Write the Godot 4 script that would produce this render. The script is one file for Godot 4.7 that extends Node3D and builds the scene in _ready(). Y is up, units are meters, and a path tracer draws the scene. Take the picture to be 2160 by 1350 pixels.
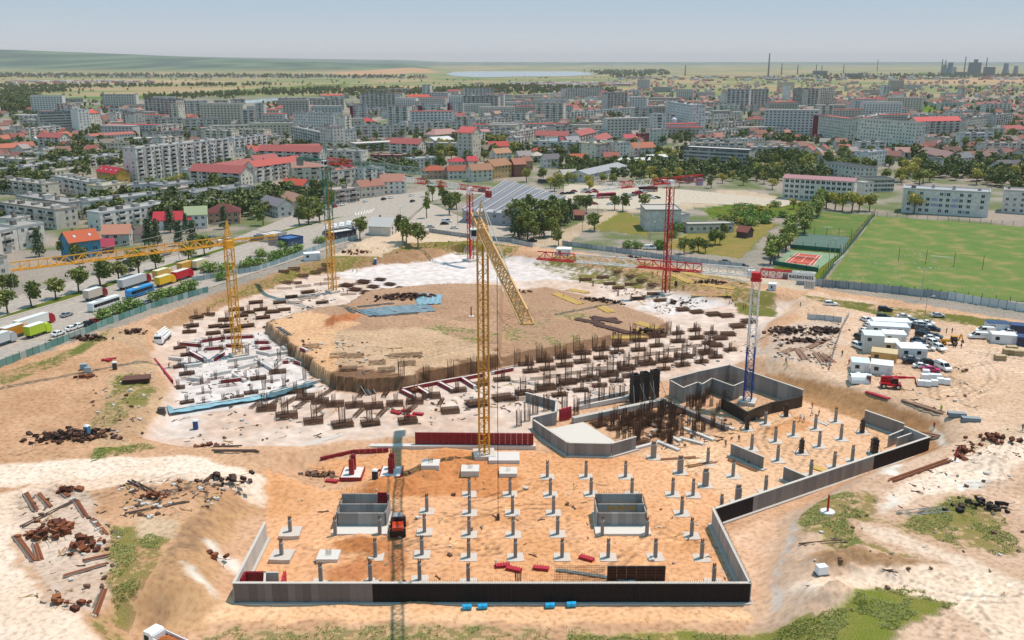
extends Node3D
# A stadium building site seen from the air, with the town behind it. Units are metres; the camera stands over x = z = 0 and looks along -z.

var rng := RandomNumberGenerator.new()
var M := {}
var taken := {}
var DB := 0

# ---------------------------------------------------------------- shapes
class MB:
	var v := PackedVector3Array()
	var n := PackedVector3Array()
	var c := PackedColorArray()
	var col := Color(0.5, 0.5, 0.5)
	var xf := Transform3D.IDENTITY
	func tri(a: Vector3, b: Vector3, d: Vector3) -> void:
		a = xf * a; b = xf * b; d = xf * d
		var m := (b - a).cross(d - a).normalized()
		v.append(a); v.append(d); v.append(b)
		for i in 3:
			n.append(m); c.append(col)
	func quad(a: Vector3, b: Vector3, d: Vector3, e: Vector3) -> void:
		a = xf * a; b = xf * b; d = xf * d; e = xf * e
		var m := (b - a).cross(e - a).normalized()
		v.append(a); v.append(d); v.append(b); v.append(a); v.append(e); v.append(d)
		for i in 6:
			n.append(m); c.append(col)
	func hexa(p: Array) -> void: # bottom 0-3 and top 4-7, both counterclockwise from above
		quad(p[3], p[2], p[1], p[0]); quad(p[4], p[5], p[6], p[7])
		for i in 4:
			var j := (i + 1) % 4
			quad(p[i], p[j], p[j + 4], p[i + 4])
	func bx(x0: float, y0: float, z0: float, x1: float, y1: float, z1: float, inx := 0.0, inz := 0.0) -> void:
		hexa([Vector3(x0, y0, z1), Vector3(x1, y0, z1), Vector3(x1, y0, z0), Vector3(x0, y0, z0),
			Vector3(x0 + inx, y1, z1 - inz), Vector3(x1 - inx, y1, z1 - inz), Vector3(x1 - inx, y1, z0 + inz), Vector3(x0 + inx, y1, z0 + inz)])
	func box(ctr: Vector3, s: Vector3, yaw := 0.0) -> void:
		var keep := xf
		xf = xf * Transform3D(Basis(Vector3.UP, yaw), ctr)
		bx(-s.x / 2, -s.y / 2, -s.z / 2, s.x / 2, s.y / 2, s.z / 2)
		xf = keep
	func beam(a: Vector3, b: Vector3, w: float, h := -1.0) -> void:
		if h < 0: h = w
		var d := (b - a).normalized()
		var s := d.cross(Vector3.UP if absf(d.y) < 0.95 else Vector3.RIGHT).normalized() * w / 2
		var u := s.cross(d).normalized() * h / 2
		var p := [a - s - u, a + s - u, a + s + u, a - s + u, b - s - u, b + s - u, b + s + u, b - s + u]
		for i in 4:
			var j := (i + 1) % 4
			quad(p[i], p[j], p[j + 4], p[i + 4])
		quad(p[3], p[2], p[1], p[0]); quad(p[4], p[5], p[6], p[7])
	func rod(a: Vector3, b: Vector3, w: float) -> void: # three-sided bar
		var d := (b - a).normalized()
		var s := d.cross(Vector3.UP if absf(d.y) < 0.95 else Vector3.RIGHT).normalized() * w / 2
		var u := s.cross(d).normalized() * w / 2
		var o := [s - u * 0.6, u, -s - u * 0.6]
		for i in 3:
			quad(a + o[(i + 1) % 3], a + o[i], b + o[i], b + o[(i + 1) % 3])
	func tube(a: Vector3, b: Vector3, r0: float, r1: float, k := 8, caps := true) -> void:
		var d := (b - a).normalized()
		var s := d.cross(Vector3.UP if absf(d.y) < 0.95 else Vector3.RIGHT).normalized()
		var u := s.cross(d).normalized()
		for i in k:
			var p := s * cos(TAU * i / k) + u * sin(TAU * i / k)
			var q := s * cos(TAU * (i + 1) / k) + u * sin(TAU * (i + 1) / k)
			quad(a + q * r0, a + p * r0, b + p * r1, b + q * r1)
			if caps:
				tri(a, a + p * r0, a + q * r0); tri(b, b + q * r1, b + p * r1)
	func prism(p: PackedVector2Array, y0: float, y1: float) -> void: # x, z outline pulled up
		var k := p.size()
		if not Geometry2D.is_polygon_clockwise(p): p = p.duplicate(); p.reverse()
		for i in k:
			var a := p[i]; var b := p[(i + 1) % k]
			quad(Vector3(b.x, y0, b.y), Vector3(a.x, y0, a.y), Vector3(a.x, y1, a.y), Vector3(b.x, y1, b.y))
		var t := Geometry2D.triangulate_polygon(p)
		for i in range(0, t.size(), 3):
			var q := [p[t[i]], p[t[i + 1]], p[t[i + 2]]]
			if (q[1] - q[0]).cross(q[2] - q[0]) > 0: q.reverse()
			tri(Vector3(q[0].x, y1, q[0].y), Vector3(q[1].x, y1, q[1].y), Vector3(q[2].x, y1, q[2].y))
	func side(p: PackedVector2Array, w: float, topw := -1.0) -> void: # (x, y) outline in profile, w wide in z; points above the middle may be narrower
		if topw < 0: topw = w
		if Geometry2D.is_polygon_clockwise(p): p = p.duplicate(); p.reverse()
		var ymin := 1e9; var ymax := -1e9
		for q in p:
			ymin = minf(ymin, q.y); ymax = maxf(ymax, q.y)
		var k := p.size()
		var L := []; var R := []
		for q in p:
			var hw := lerpf(w, topw, smoothstep(0.45, 1.0, (q.y - ymin) / (ymax - ymin))) / 2
			L.append(Vector3(q.x, q.y, hw)); R.append(Vector3(q.x, q.y, -hw))
		for i in k:
			var j := (i + 1) % k
			quad(L[j], L[i], R[i], R[j])
		var t := Geometry2D.triangulate_polygon(p)
		for i in range(0, t.size(), 3):
			var a: int = t[i]; var b: int = t[i + 1]; var d: int = t[i + 2]
			if (p[b] - p[a]).cross(p[d] - p[a]) < 0:
				var s := b; b = d; d = s
			tri(L[a], L[b], L[d]); tri(R[a], R[d], R[b])
	func mesh(m: Material) -> ArrayMesh:
		var a := []; a.resize(Mesh.ARRAY_MAX)
		a[Mesh.ARRAY_VERTEX] = v; a[Mesh.ARRAY_NORMAL] = n; a[Mesh.ARRAY_COLOR] = c
		var o := ArrayMesh.new()
		o.add_surface_from_arrays(Mesh.PRIMITIVE_TRIANGLES, a)
		o.surface_set_material(0, m)
		return o

func C(h: String) -> Color:
	return Color(h).srgb_to_linear()

func pv(a: Array) -> PackedVector2Array:
	var o := PackedVector2Array()
	for i in range(0, a.size(), 2): o.append(Vector2(a[i], a[i + 1]))
	return o

# ---------------------------------------------------------------- nodes
func numbered(called: String) -> String:
	if not taken.has(called):
		taken[called] = 0
		return called
	taken[called] += 1
	return "%s_%03d" % [called, taken[called]]

func tag(o: Node, label := "", cat := "", group := "", kind := "") -> void:
	if label: o.set_meta("label", label)
	if cat: o.set_meta("category", cat)
	if group: o.set_meta("group", group)
	if kind: o.set_meta("kind", kind)

func thing(called: String, label: String, cat: String, at := Vector3.ZERO, yaw := 0.0, group := "") -> Node3D:
	var o := Node3D.new()
	o.name = numbered(called); add_child(o)
	o.position = at; o.rotation.y = yaw
	tag(o, label, cat, group, "thing")
	return o

func part(mb: MB, called: String, m: Material, parent: Node, kind := "") -> MeshInstance3D:
	return inst(mb.mesh(m), called, parent, kind)

func inst(me: Mesh, called: String, parent: Node, kind := "") -> MeshInstance3D:
	var o := MeshInstance3D.new()
	o.mesh = me
	if parent == self: o.name = numbered(called)
	else:
		var nm := called; var k := 0
		while parent.has_node(nm):
			k += 1; nm = "%s_%03d" % [called, k]
		o.name = nm
	parent.add_child(o)
	if kind: o.set_meta("kind", kind)
	return o

func dup(o: Node3D, called: String, at: Vector3, yaw: float, label: String, sc := 1.0) -> Node3D:
	var r: Node3D = o.duplicate()
	r.name = numbered(called); add_child(r)
	r.position = at; r.rotation = Vector3(0, yaw, 0); r.scale = Vector3.ONE * sc
	r.set_meta("label", label)
	return r

const NTH := ["first", "second", "third", "fourth", "fifth", "sixth", "seventh", "eighth", "ninth", "tenth", "eleventh", "twelfth", "thirteenth", "fourteenth", "fifteenth", "sixteenth", "seventeenth", "eighteenth", "nineteenth", "twentieth"]
func nth(i: int) -> String:
	if i < 20: return NTH[i]
	var tens: String = ["twenty", "thirty", "forty", "fifty", "sixty", "seventy", "eighty", "ninety"][(i + 1) / 10 - 2]
	if (i + 1) % 10 == 0: return tens.trim_suffix("y") + "ieth"
	return tens + "-" + NTH[(i + 1) % 10 - 1]

# ---------------------------------------------------------------- materials
func noise_tex(f: float, oct: int, lo: float, hi: float, seed_: int, size := 512, normal := 0.0) -> NoiseTexture2D:
	var nz := FastNoiseLite.new()
	nz.seed = seed_; nz.frequency = f; nz.noise_type = FastNoiseLite.TYPE_SIMPLEX_SMOOTH
	nz.fractal_octaves = oct
	var t := NoiseTexture2D.new()
	t.width = size; t.height = size; t.seamless = true; t.noise = nz
	if normal > 0:
		t.as_normal_map = true; t.bump_strength = normal
	else:
		var g := Gradient.new()
		g.set_color(0, Color(lo, lo, lo)); g.set_color(1, Color(hi, hi, hi))
		t.color_ramp = g
	return t

func mat(called: String, rough: float, metal := 0.0, tex: Texture2D = null, sc := 1.0, world := true) -> StandardMaterial3D:
	var m := StandardMaterial3D.new()
	m.resource_name = called
	m.vertex_color_use_as_albedo = true
	m.roughness = rough; m.metallic = metal
	if tex:
		m.albedo_texture = tex
		m.uv1_triplanar = true; m.uv1_world_triplanar = world; m.uv1_scale = Vector3.ONE * sc
	m.cull_mode = BaseMaterial3D.CULL_DISABLED
	M[called] = m
	return m

func make_materials() -> void:
	var coarse := noise_tex(0.012, 5, 0.8, 1.0, 3)
	var fine := noise_tex(0.05, 4, 0.78, 1.0, 5)
	var st := noise_tex(0.022, 7, 0, 1, 9, 1024)
	var sg := Gradient.new()
	sg.set_color(0, Color(0.7, 0.66, 0.63)); sg.set_color(1, Color(1, 1, 1))
	sg.add_point(0.3, Color(0.88, 0.86, 0.84)); sg.add_point(0.5, Color(0.94, 0.93, 0.92)); sg.add_point(0.7, Color(0.97, 0.96, 0.95))
	st.color_ramp = sg
	mat("soil", 1.0, 0.0, st, 0.033)
	var gr := mat("grass", 1.0, 0.0, noise_tex(0.06, 6, 0.6, 1.0, 11, 1024), 0.05)
	gr.specular_mode = BaseMaterial3D.SPECULAR_DISABLED
	mat("slab", 0.95, 0.0, noise_tex(0.008, 7, 0.8, 1.0, 13, 1024), 0.025)
	mat("matte", 0.9, 0.0, coarse, 0.11)
	mat("plaster", 0.9, 0.0, coarse, 0.06)
	mat("concrete", 0.9, 0.0, fine, 0.16)
	mat("asphalt", 0.95, 0.0, noise_tex(0.02, 5, 0.82, 1.0, 17, 1024), 0.02)
	mat("paint", 0.45)
	mat("gloss", 0.25)
	mat("steel", 0.45, 0.6)
	mat("rust", 0.85, 0.0, fine, 0.6)
	mat("glass", 0.08)
	mat("roof", 0.8, 0.0, fine, 0.1)
	mat("cloth", 0.7)
	mat("wood", 0.85, 0.0, coarse, 0.7)
	var l := mat("leaf", 0.7)
	l.backlight = Color(0.35, 0.4, 0.12)
	mat("bark", 0.95)
	mat("water", 0.12)
	var tt := noise_tex(0.005, 4, 0, 1, 41, 1024)
	var tg := Gradient.new()
	tg.set_color(0, Color("8a7f48")); tg.set_color(1, Color("526a28"))
	tg.add_point(0.3, Color("737539")); tg.add_point(0.42, Color("647230")); tg.add_point(0.62, Color("5c722c"))
	tt.color_ramp = tg
	mat("turf", 1.0, 0.0, tt, 0.014)

func _ready() -> void:
	rng.seed = 20240611
	# camera: 80 m above the town, tilted down 15.6 degrees
	var cam := Camera3D.new()
	cam.name = "camera"; add_child(cam)
	cam.position = Vector3(0, 85, 0)
	cam.rotation_degrees = Vector3(-15.615, 0, 0)
	cam.fov = 38.187; cam.near = 0.5; cam.far = 60000.0
	cam.current = true
	# sky, haze and exposure
	var we := WorldEnvironment.new()
	we.name = "environment"; add_child(we)
	var env := Environment.new()
	we.environment = env
	env.background_mode = Environment.BG_SKY
	var sm := ProceduralSkyMaterial.new()
	sm.sky_top_color = Color(0.47, 0.66, 0.765)
	sm.sky_horizon_color = Color(0.77, 0.755, 0.76)
	sm.sky_curve = 0.048
	sm.ground_horizon_color = Color(0.74, 0.75, 0.77); sm.ground_bottom_color = Color(0.45, 0.42, 0.38)
	sm.sun_angle_max = 1.0
	var sky := Sky.new()
	sky.sky_material = sm
	env.sky = sky
	env.tonemap_mode = Environment.TONE_MAPPER_LINEAR
	env.tonemap_exposure = 1.28
	env.background_energy_multiplier = 1.0
	env.fog_enabled = true
	env.fog_density = 0.000042
	env.fog_light_color = Color(0.97, 0.95, 0.95)
	env.sdfgi_enabled = true; env.ssao_enabled = true; env.ssil_enabled = true
	# sun: high, from the right and a little beyond the site
	var sun := DirectionalLight3D.new()
	sun.name = "sun"; add_child(sun)
	sun.light_energy = 1.1
	sun.light_color = Color(1.0, 0.945, 0.89)
	sun.light_angular_distance = 0.5
	sun.shadow_enabled = true
	sun.look_at_from_position(Vector3(0.36, 1.0, -0.21) * 300, Vector3.ZERO, Vector3.RIGHT)

	make_materials()
	var t0 := Time.get_ticks_msec()
	make_ground()
	print("ground ", Time.get_ticks_msec() - t0)
	build_all()
	print("all ", Time.get_ticks_msec() - t0)

# ---------------------------------------------------------------- ground
var GX := PackedFloat32Array()
var GZ := PackedFloat32Array()
var GH := PackedFloat32Array()
var NX := 0
var NZ := 0
const FX0 := -172.0
const FX1 := 172.0
const FZ0 := -404.0
const FZ1 := -112.0

func lines(a: float, b: float, step: float, grow: float, far0: float, far1: float, grow1 := 0.0) -> PackedFloat32Array:
	if grow1 == 0.0: grow1 = grow
	var lo := []
	var s := step; var p := a
	while p > far0:
		s *= grow; p -= s; lo.append(p)
	lo.reverse()
	var o := PackedFloat32Array(lo)
	p = a
	while p < b - step * 0.5:
		o.append(p); p += step
	s = step
	o.append(b); p = b
	while p < far1:
		s *= grow1; p += s; o.append(p)
	return o

func gh(x: float, z: float) -> float:
	var i := clampi(GX.bsearch(x) - 1, 0, NX - 2)
	var j := clampi(GZ.bsearch(z) - 1, 0, NZ - 2)
	var u := clampf((x - GX[i]) / (GX[i + 1] - GX[i]), 0, 1)
	var w := clampf((z - GZ[j]) / (GZ[j + 1] - GZ[j]), 0, 1)
	var k := j * NX + i
	return lerpf(lerpf(GH[k], GH[k + 1], u), lerpf(GH[k + NX], GH[k + NX + 1], u), w)

func on(p: Vector3, up := 0.0) -> Vector3:
	return Vector3(p.x, gh(p.x, p.z) + up, p.z)

func inside_cells(pts: PackedVector2Array, f: Callable, jx: PackedFloat32Array, jz: PackedFloat32Array, amp: float) -> void:
	var r := Rect2(pts[0], Vector2.ZERO)
	for p in pts: r = r.expand(p)
	r = r.grow(amp)
	var i0 := maxi(GX.bsearch(r.position.x) - 1, 0); var i1 := mini(GX.bsearch(r.end.x) + 1, NX)
	var j0 := maxi(GZ.bsearch(r.position.y) - 1, 0); var j1 := mini(GZ.bsearch(r.end.y) + 1, NZ)
	for j in range(j0, j1):
		for i in range(i0, i1):
			var k := j * NX + i
			if Geometry2D.is_point_in_polygon(Vector2(GX[i] + jx[k] * amp, GZ[j] + jz[k] * amp), pts):
				f.call(k, GX[i], GZ[j])

func box_blur(i0: int, i1: int, j0: int, j1: int, r: int) -> void:
	for pass_ in 2:
		for j in range(j0, j1):
			var o := j * NX
			var src := GH.slice(o + i0, o + i1)
			var w := src.size(); var s := 0.0
			for i in range(-r, w):
				s += src[clampi(i + r, 0, w - 1)] - (src[maxi(i - r - 1, 0)] if i > -r else 0.0)
				if i >= 0: GH[o + i0 + i] = s / (2 * r + 1)
				elif i == -r: s = src[0] * (2 * r + 1)
		for i in range(i0, i1):
			var w := j1 - j0
			var src := PackedFloat32Array(); src.resize(w)
			for j in w: src[j] = GH[(j0 + j) * NX + i]
			var s := src[0] * (2 * r + 1)
			for j in w:
				s += src[mini(j + r, w - 1)] - src[maxi(j - r - 1, 0)]
				GH[(j0 + j) * NX + i] = s / (2 * r + 1)

func hill(x: float, z: float) -> float:
	# the ridge across the plain on the left, 7 to 9 km off
	if z > -5200: return 0.0
	var s := -x / -z # lateral slope, 0 ahead, 0.55 at the left edge
	var top := 165.0 * smoothstep(0.05, 0.62, s) + 45.0 * smoothstep(0.06, 0.12, s)
	return top * smoothstep(-6300, -9600, z + sin(x * 0.0011) * 500) + 70.0 * smoothstep(-12000, -24000, z)

func make_ground() -> void:
	GX = lines(FX0, FX1, 0.7, 1.085, -32000, 32000)
	GZ = lines(FZ0, FZ1, 0.6, 1.045, -26000, 400, 1.25)
	NX = GX.size(); NZ = GZ.size()
	var N := NX * NZ
	GH.resize(N)
	var jx := PackedFloat32Array(); jx.resize(N)
	var jz := PackedFloat32Array(); jz.resize(N)
	var na := FastNoiseLite.new(); na.seed = 7; na.frequency = 0.11; na.fractal_octaves = 4
	var nb := FastNoiseLite.new(); nb.seed = 21; nb.frequency = 0.025; nb.fractal_octaves = 5
	var nc := FastNoiseLite.new(); nc.seed = 33; nc.frequency = 0.55; nc.fractal_octaves = 2
	var nf := FastNoiseLite.new(); nf.seed = 5; nf.frequency = 0.0011; nf.fractal_octaves = 4
	var cl := PackedColorArray(); cl.resize(N)
	var mid := PackedByteArray(); mid.resize(N)
	var n1 := PackedFloat32Array(); n1.resize(N)
	var n2 := PackedFloat32Array(); n2.resize(N)
	var tA := C("a3958a"); var tB := C("8f8a80"); var tG := C("66703f"); var fA := C("a9926a"); var fB := C("6f7f45"); var fC := C("8a8a55")
	var hA := C("3c5240"); var hB := C("6c8262")
	for j in NZ:
		var z := GZ[j]
		for i in NX:
			var x := GX[i]; var k := j * NX + i
			var a := na.get_noise_2d(x, z); var b := nb.get_noise_2d(x, z)
			jx[k] = a * 1.6; jz[k] = na.get_noise_2d(z + 500, x) * 1.6
			n1[k] = clampf(0.5 + b * 1.3 + a * 0.5, 0, 1); n2[k] = clampf(0.5 + nc.get_noise_2d(x, z) * 0.9 + a * 0.4, 0, 1)
			var h := 5.0
			var q: Color
			if z > -2300:
				q = tA.lerp(tB, n1[k])
				if z < -400: q = q.lerp(tG, clampf(0.35 + b * 2.0, 0, 1))
			else:
				var f := nf.get_noise_2d(x, z * 2.2)
				h += hill(x, z)
				q = fA.lerp(fB, smoothstep(-0.18, 0.2, f)).lerp(fC, smoothstep(0.1, 0.3, nf.get_noise_2d(z * 3.0, x)))
				if h > 12: q = q.lerp(hA.lerp(hB, smoothstep(-0.1, 0.25, nf.get_noise_2d(x * 2, z * 2))), smoothstep(12, 40, h))
			GH[k] = h; cl[k] = q
	# levels: 0 deep basement, 1.5 stadium ring, 5 town and old pitch
	var low := func(k, _x, _z): GH[k] = 0.0
	var ring := func(k, _x, _z): GH[k] = 1.5
	inside_cells(pv([-51.6,-177,-53.9,-164.3,-54.1,-151.4,-51.8,-138.7,-48.7,-130.3,-61.7,-126.7,-58.8,-111.6,41.5,-111.6,41.9,-126.4,44.1,-135.8,48.8,-149.7,55.5,-160.5,71.6,-174.8,97.2,-190.3,100.5,-201,94.9,-210.4,78.2,-231.5,71.7,-245,63.4,-255.5,42.2,-243,15.7,-221,5.1,-204.8,-23.5,-203,-46,-187.7,-52.8,-181.6]), low, jx, jz, 1.0)
	inside_cells(pv([-83.5,-193.4,-86.1,-213.9,-89.2,-228.2,-104,-253.1,-111.8,-284.6,-104,-311,-93.5,-340.9,-82.5,-365,-61.8,-380.2,-37.2,-395.6,-22.7,-414.4,0,-396.6,38.8,-369.4,53.2,-347.8,68.4,-322.9,81.3,-319.5,100.6,-316.2,100.4,-309.8,83.6,-290.1,75.1,-269.2,71.7,-253.1,62.5,-251.8,41.5,-239.5,15.5,-218.8,5,-202,-23.2,-200.6,-38.8,-195,-50.3,-188.7,-70.9,-187.7]), ring, jx, jz, 0.6)
	inside_cells(pv([-67.5,-184.3,-64.6,-175.2,-50.2,-172.5,-32.4,-164.5,-30.3,-168.6,-43.8,-178.7,-52.7,-182.3]), func(k, x, _z): GH[k] = clampf(remap(x, -72.0, -34.0, 5.0, 0.0), 0, 5), jx, jz, 0.5)
	var i0 := GX.bsearch(FX0 - 6); var i1 := GX.bsearch(FX1 + 6)
	var j0 := GZ.bsearch(FZ0 - 6); var j1 := GZ.bsearch(FZ1 + 8)
	box_blur(i0, i1, j0, j1, 4)
	# steep cuts: the old pitch left standing in the middle, the far edge of the ring
	inside_cells(pv([-78.8,-284.5,-72.8,-292.6,-67.1,-301.1,-57,-307.4,-51.7,-326.6,-25,-338.6,0,-337.8,12.7,-344.9,35.7,-322.3,50.6,-298,50.6,-287.9,47.4,-282.3,2.7,-254.3,-28.8,-230.9,-38.3,-227.9,-46.8,-230.6,-59.1,-249.8]), func(k, x, _z): GH[k] = remap(clampf(x, -40, 20), -40, 20, 5.0, 4.0), jx, jz, 0.6)
	inside_cells(pv([-101.6,-250.9,-101.5,-303,-81,-358.3,-22.2,-404.8,38.1,-362.5,67.3,-317.5,80.5,-290.1,70.7,-257.5,41.9,-241.8,15.2,-222.2,4.5,-204.6,-23.5,-203.2,-41.2,-196.1,-51.8,-190.7,-69.8,-190.7,-81.3,-196.1,-87.7,-227.4]), func(k, _x, _z): GH[k] = minf(GH[k], 1.5) if GH[k] < 4.4 else GH[k], jx, jz, 0.5)
	# heaps and hollows: x, z, radius, height
	var heaps := [-56.6,-283.4,5,2,-53.3,-290.3,4,1.5,-95.8,-201.9,10,0.6,-102.9,-228.7,9,1.2] + [-18.2,-180.9,7,1.6,-12.4,-185.2,6,1.5,-7.6,-181.6,6,1.2,-27.4,-174.1,7,1.6,-21.8,-177,5,1.3,-26.7,-150.6,7,0.5,-31.2,-142.5,5,0.5,-22.8,-140.9,8,0.7,-42.9,-182.8,6,-1,70.8,-211.4,6,0.8,63.8,-206.8,4,0.7] + [57.1,-137.5,7,2.2,51.9,-136.1,5,2,62.6,-135.3,6,1.4,50.2,-126.5,6,2,100.4,-176.3,8,1.4] + [-69.8,-404.8,7,2.5,-49.2,-410.1,6,2]
	for q in range(0, heaps.size(), 4):
		var r: float = heaps[q + 2]
		for j in range(GZ.bsearch(heaps[q + 1] - r), GZ.bsearch(heaps[q + 1] + r)):
			for i in range(GX.bsearch(heaps[q] - r), GX.bsearch(heaps[q] + r)):
				var k := j * NX + i
				var d := Vector2(GX[i] - heaps[q], (GZ[j] - heaps[q + 1]) * 1.2).length() / r + jx[k] * 0.25
				GH[k] += heaps[q + 3] * (1.0 - smoothstep(0.0, 1.0, d)) * (0.8 + n2[k] * 0.4)
	# what the ground is made of, patch over patch: material 0 soil, 1 grass, 2 pale lean concrete
	var put := func(m: int, ca: String, cb: String, amp: float, pts: Array, cover := 1.0):
		var A := C(ca); var B := C(cb)
		inside_cells(pv(pts), func(k, _x, _z):
			if cover < 1.0 and n2[k] * 0.6 + n1[k] * 0.4 > cover: return
			mid[k] = m
			cl[k] = A.lerp(B, clampf(n1[k] * 0.6 + n2[k] * 0.7 - 0.15, 0, 1)), jx, jz, amp)
	ground_patches(put)
	# neighbouring patches bleed into each other over half a metre
	var src := cl.duplicate()
	for j in range(j0 + 1, j1 - 1):
		for i in range(i0 + 1, i1 - 1):
			var k := j * NX + i
			cl[k] = (src[k] * 2.0 + src[k - 1] + src[k + 1] + src[k - NX] + src[k + NX]) / 6.0
	wheel_marks(cl, mid)
	for j in range(j0, j1):
		for i in range(i0, i1):
			var k := j * NX + i
			GH[k] += (n2[k] - 0.5) * (0.1 if GH[k] < 0.4 else 0.3 if mid[k] == 0 else (0.18 if mid[k] == 1 else 0.03))
	# one mesh, a surface for each material
	var V := PackedVector3Array(); V.resize(N)
	var NR := PackedVector3Array(); NR.resize(N)
	for j in NZ:
		for i in NX:
			var k := j * NX + i
			V[k] = Vector3(GX[i], GH[k], GZ[j])
			var ia := maxi(i - 1, 0); var ib := mini(i + 1, NX - 1); var ja := maxi(j - 1, 0); var jb := mini(j + 1, NZ - 1)
			NR[k] = Vector3(-(GH[j * NX + ib] - GH[j * NX + ia]) / (GX[ib] - GX[ia]), 1.0, -(GH[jb * NX + i] - GH[ja * NX + i]) / (GZ[jb] - GZ[ja])).normalized()
	var idx := [PackedInt32Array(), PackedInt32Array(), PackedInt32Array()]
	for j in NZ - 1:
		for i in NX - 1:
			var k := j * NX + i
			idx[mid[k]].append_array(PackedInt32Array([k, k + 1, k + NX, k + 1, k + NX + 1, k + NX]))
	var me := ArrayMesh.new()
	for s in 3:
		var a := []; a.resize(Mesh.ARRAY_MAX)
		a[Mesh.ARRAY_VERTEX] = V; a[Mesh.ARRAY_NORMAL] = NR; a[Mesh.ARRAY_COLOR] = cl; a[Mesh.ARRAY_INDEX] = idx[s]
		me.add_surface_from_arrays(Mesh.PRIMITIVE_TRIANGLES, a)
		me.surface_set_material(s, M[["soil", "grass", "slab"][s]])
	tag(inst(me, "ground", self), "", "", "", "structure")

func wheel_marks(cl: PackedColorArray, mid: PackedByteArray) -> void:
	# twin ruts of lorries and loaders: pressed soil, a shade darker or paler than the loose soil beside it
	var areas := [[pv([-42.4,-151.4,-21.8,-168.4,2.1,-191.5,32.5,-181.6,37.8,-158.6,37.8,-135.8,-36.2,-135.8]), 34, 26.0], [pv([32.8,-184,54.3,-205.3,75,-221,90.5,-199.6,51.2,-168.4,40.9,-164.3]), 14, 18.0], [pv([-65.3,-278,-48.9,-307.4,0,-328,42.3,-295,2.8,-258,-29.4,-236.4,-46.7,-240.4]), 26, 34.0],
		[pv([-98.6,-162.5,-83.5,-169.9,-63.7,-173.2,-34.7,-162.5,-48.5,-166.6,-87.5,-158.5,-84.5,-127.8,-64.1,-110.1,-90.3,-110.1,-109.6,-151]), 22, 46.0], [pv([-106.1,-180.3,-113.9,-217.9,-108.1,-244.6,-101.5,-211.2,-90.1,-180.3]), 14, 24.0], [pv([102,-272.7,147.1,-253.4,116.5,-196.1,104.4,-204.9]), 22, 34.0], [pv([72,-166.5,113.5,-189.9,98.3,-154.8,83.3,-164.5]), 12, 30.0], [pv([59.8,-134,79.2,-134,84,-122.2,62.4,-114.2]), 12, 30.0], [pv([92.8,-307.4,126.1,-289.1,152.1,-262.7,144.7,-248.9,103.8,-278]), 10, 40.0], [pv([-108.7,-274.2,-88.4,-320.9,-60.3,-358.3,-67.2,-334.9,-100.4,-284.6]), 8, 30.0]]
	for q in areas:
		var P: PackedVector2Array = q[0]
		var r := Rect2(P[0], Vector2.ZERO)
		for p in P: r = r.expand(p)
		var made := 0
		while made < q[1]:
			var p := r.position + Vector2(rng.randf(), rng.randf()) * r.size
			if not Geometry2D.is_point_in_polygon(p, P): continue
			made += 1
			var a := rng.randf() * TAU
			var bend := rng.randfn() * 0.035
			var g := rng.randf_range(0.7, 0.84) if rng.randf() < 0.6 else rng.randf_range(1.1, 1.18)
			var L: float = q[2] * rng.randf_range(0.5, 1.2)
			var s := 0.0
			while s < L:
				s += 0.3
				a += bend * 0.3
				p += Vector2(cos(a), sin(a)) * 0.3
				if not Geometry2D.is_point_in_polygon(p, P): break
				for side in [-0.95, 0.95]:
					var w: Vector2 = p + Vector2(-sin(a), cos(a)) * float(side)
					var i := GX.bsearch(w.x); var j := GZ.bsearch(w.y)
					if i <= 0 or j <= 0 or i >= NX or j >= NZ: continue
					if w.x - GX[i - 1] < GX[i] - w.x: i -= 1
					if w.y - GZ[j - 1] < GZ[j] - w.y: j -= 1
					var k := j * NX + i
					if mid[k] != 1 and rng.randf() < 0.55:
						cl[k] = Color(cl[k].r * g, cl[k].g * g, cl[k].b * g).clamp(Color(0, 0, 0), Color(0.85, 0.85, 0.85))
						GH[k] -= 0.015

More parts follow.
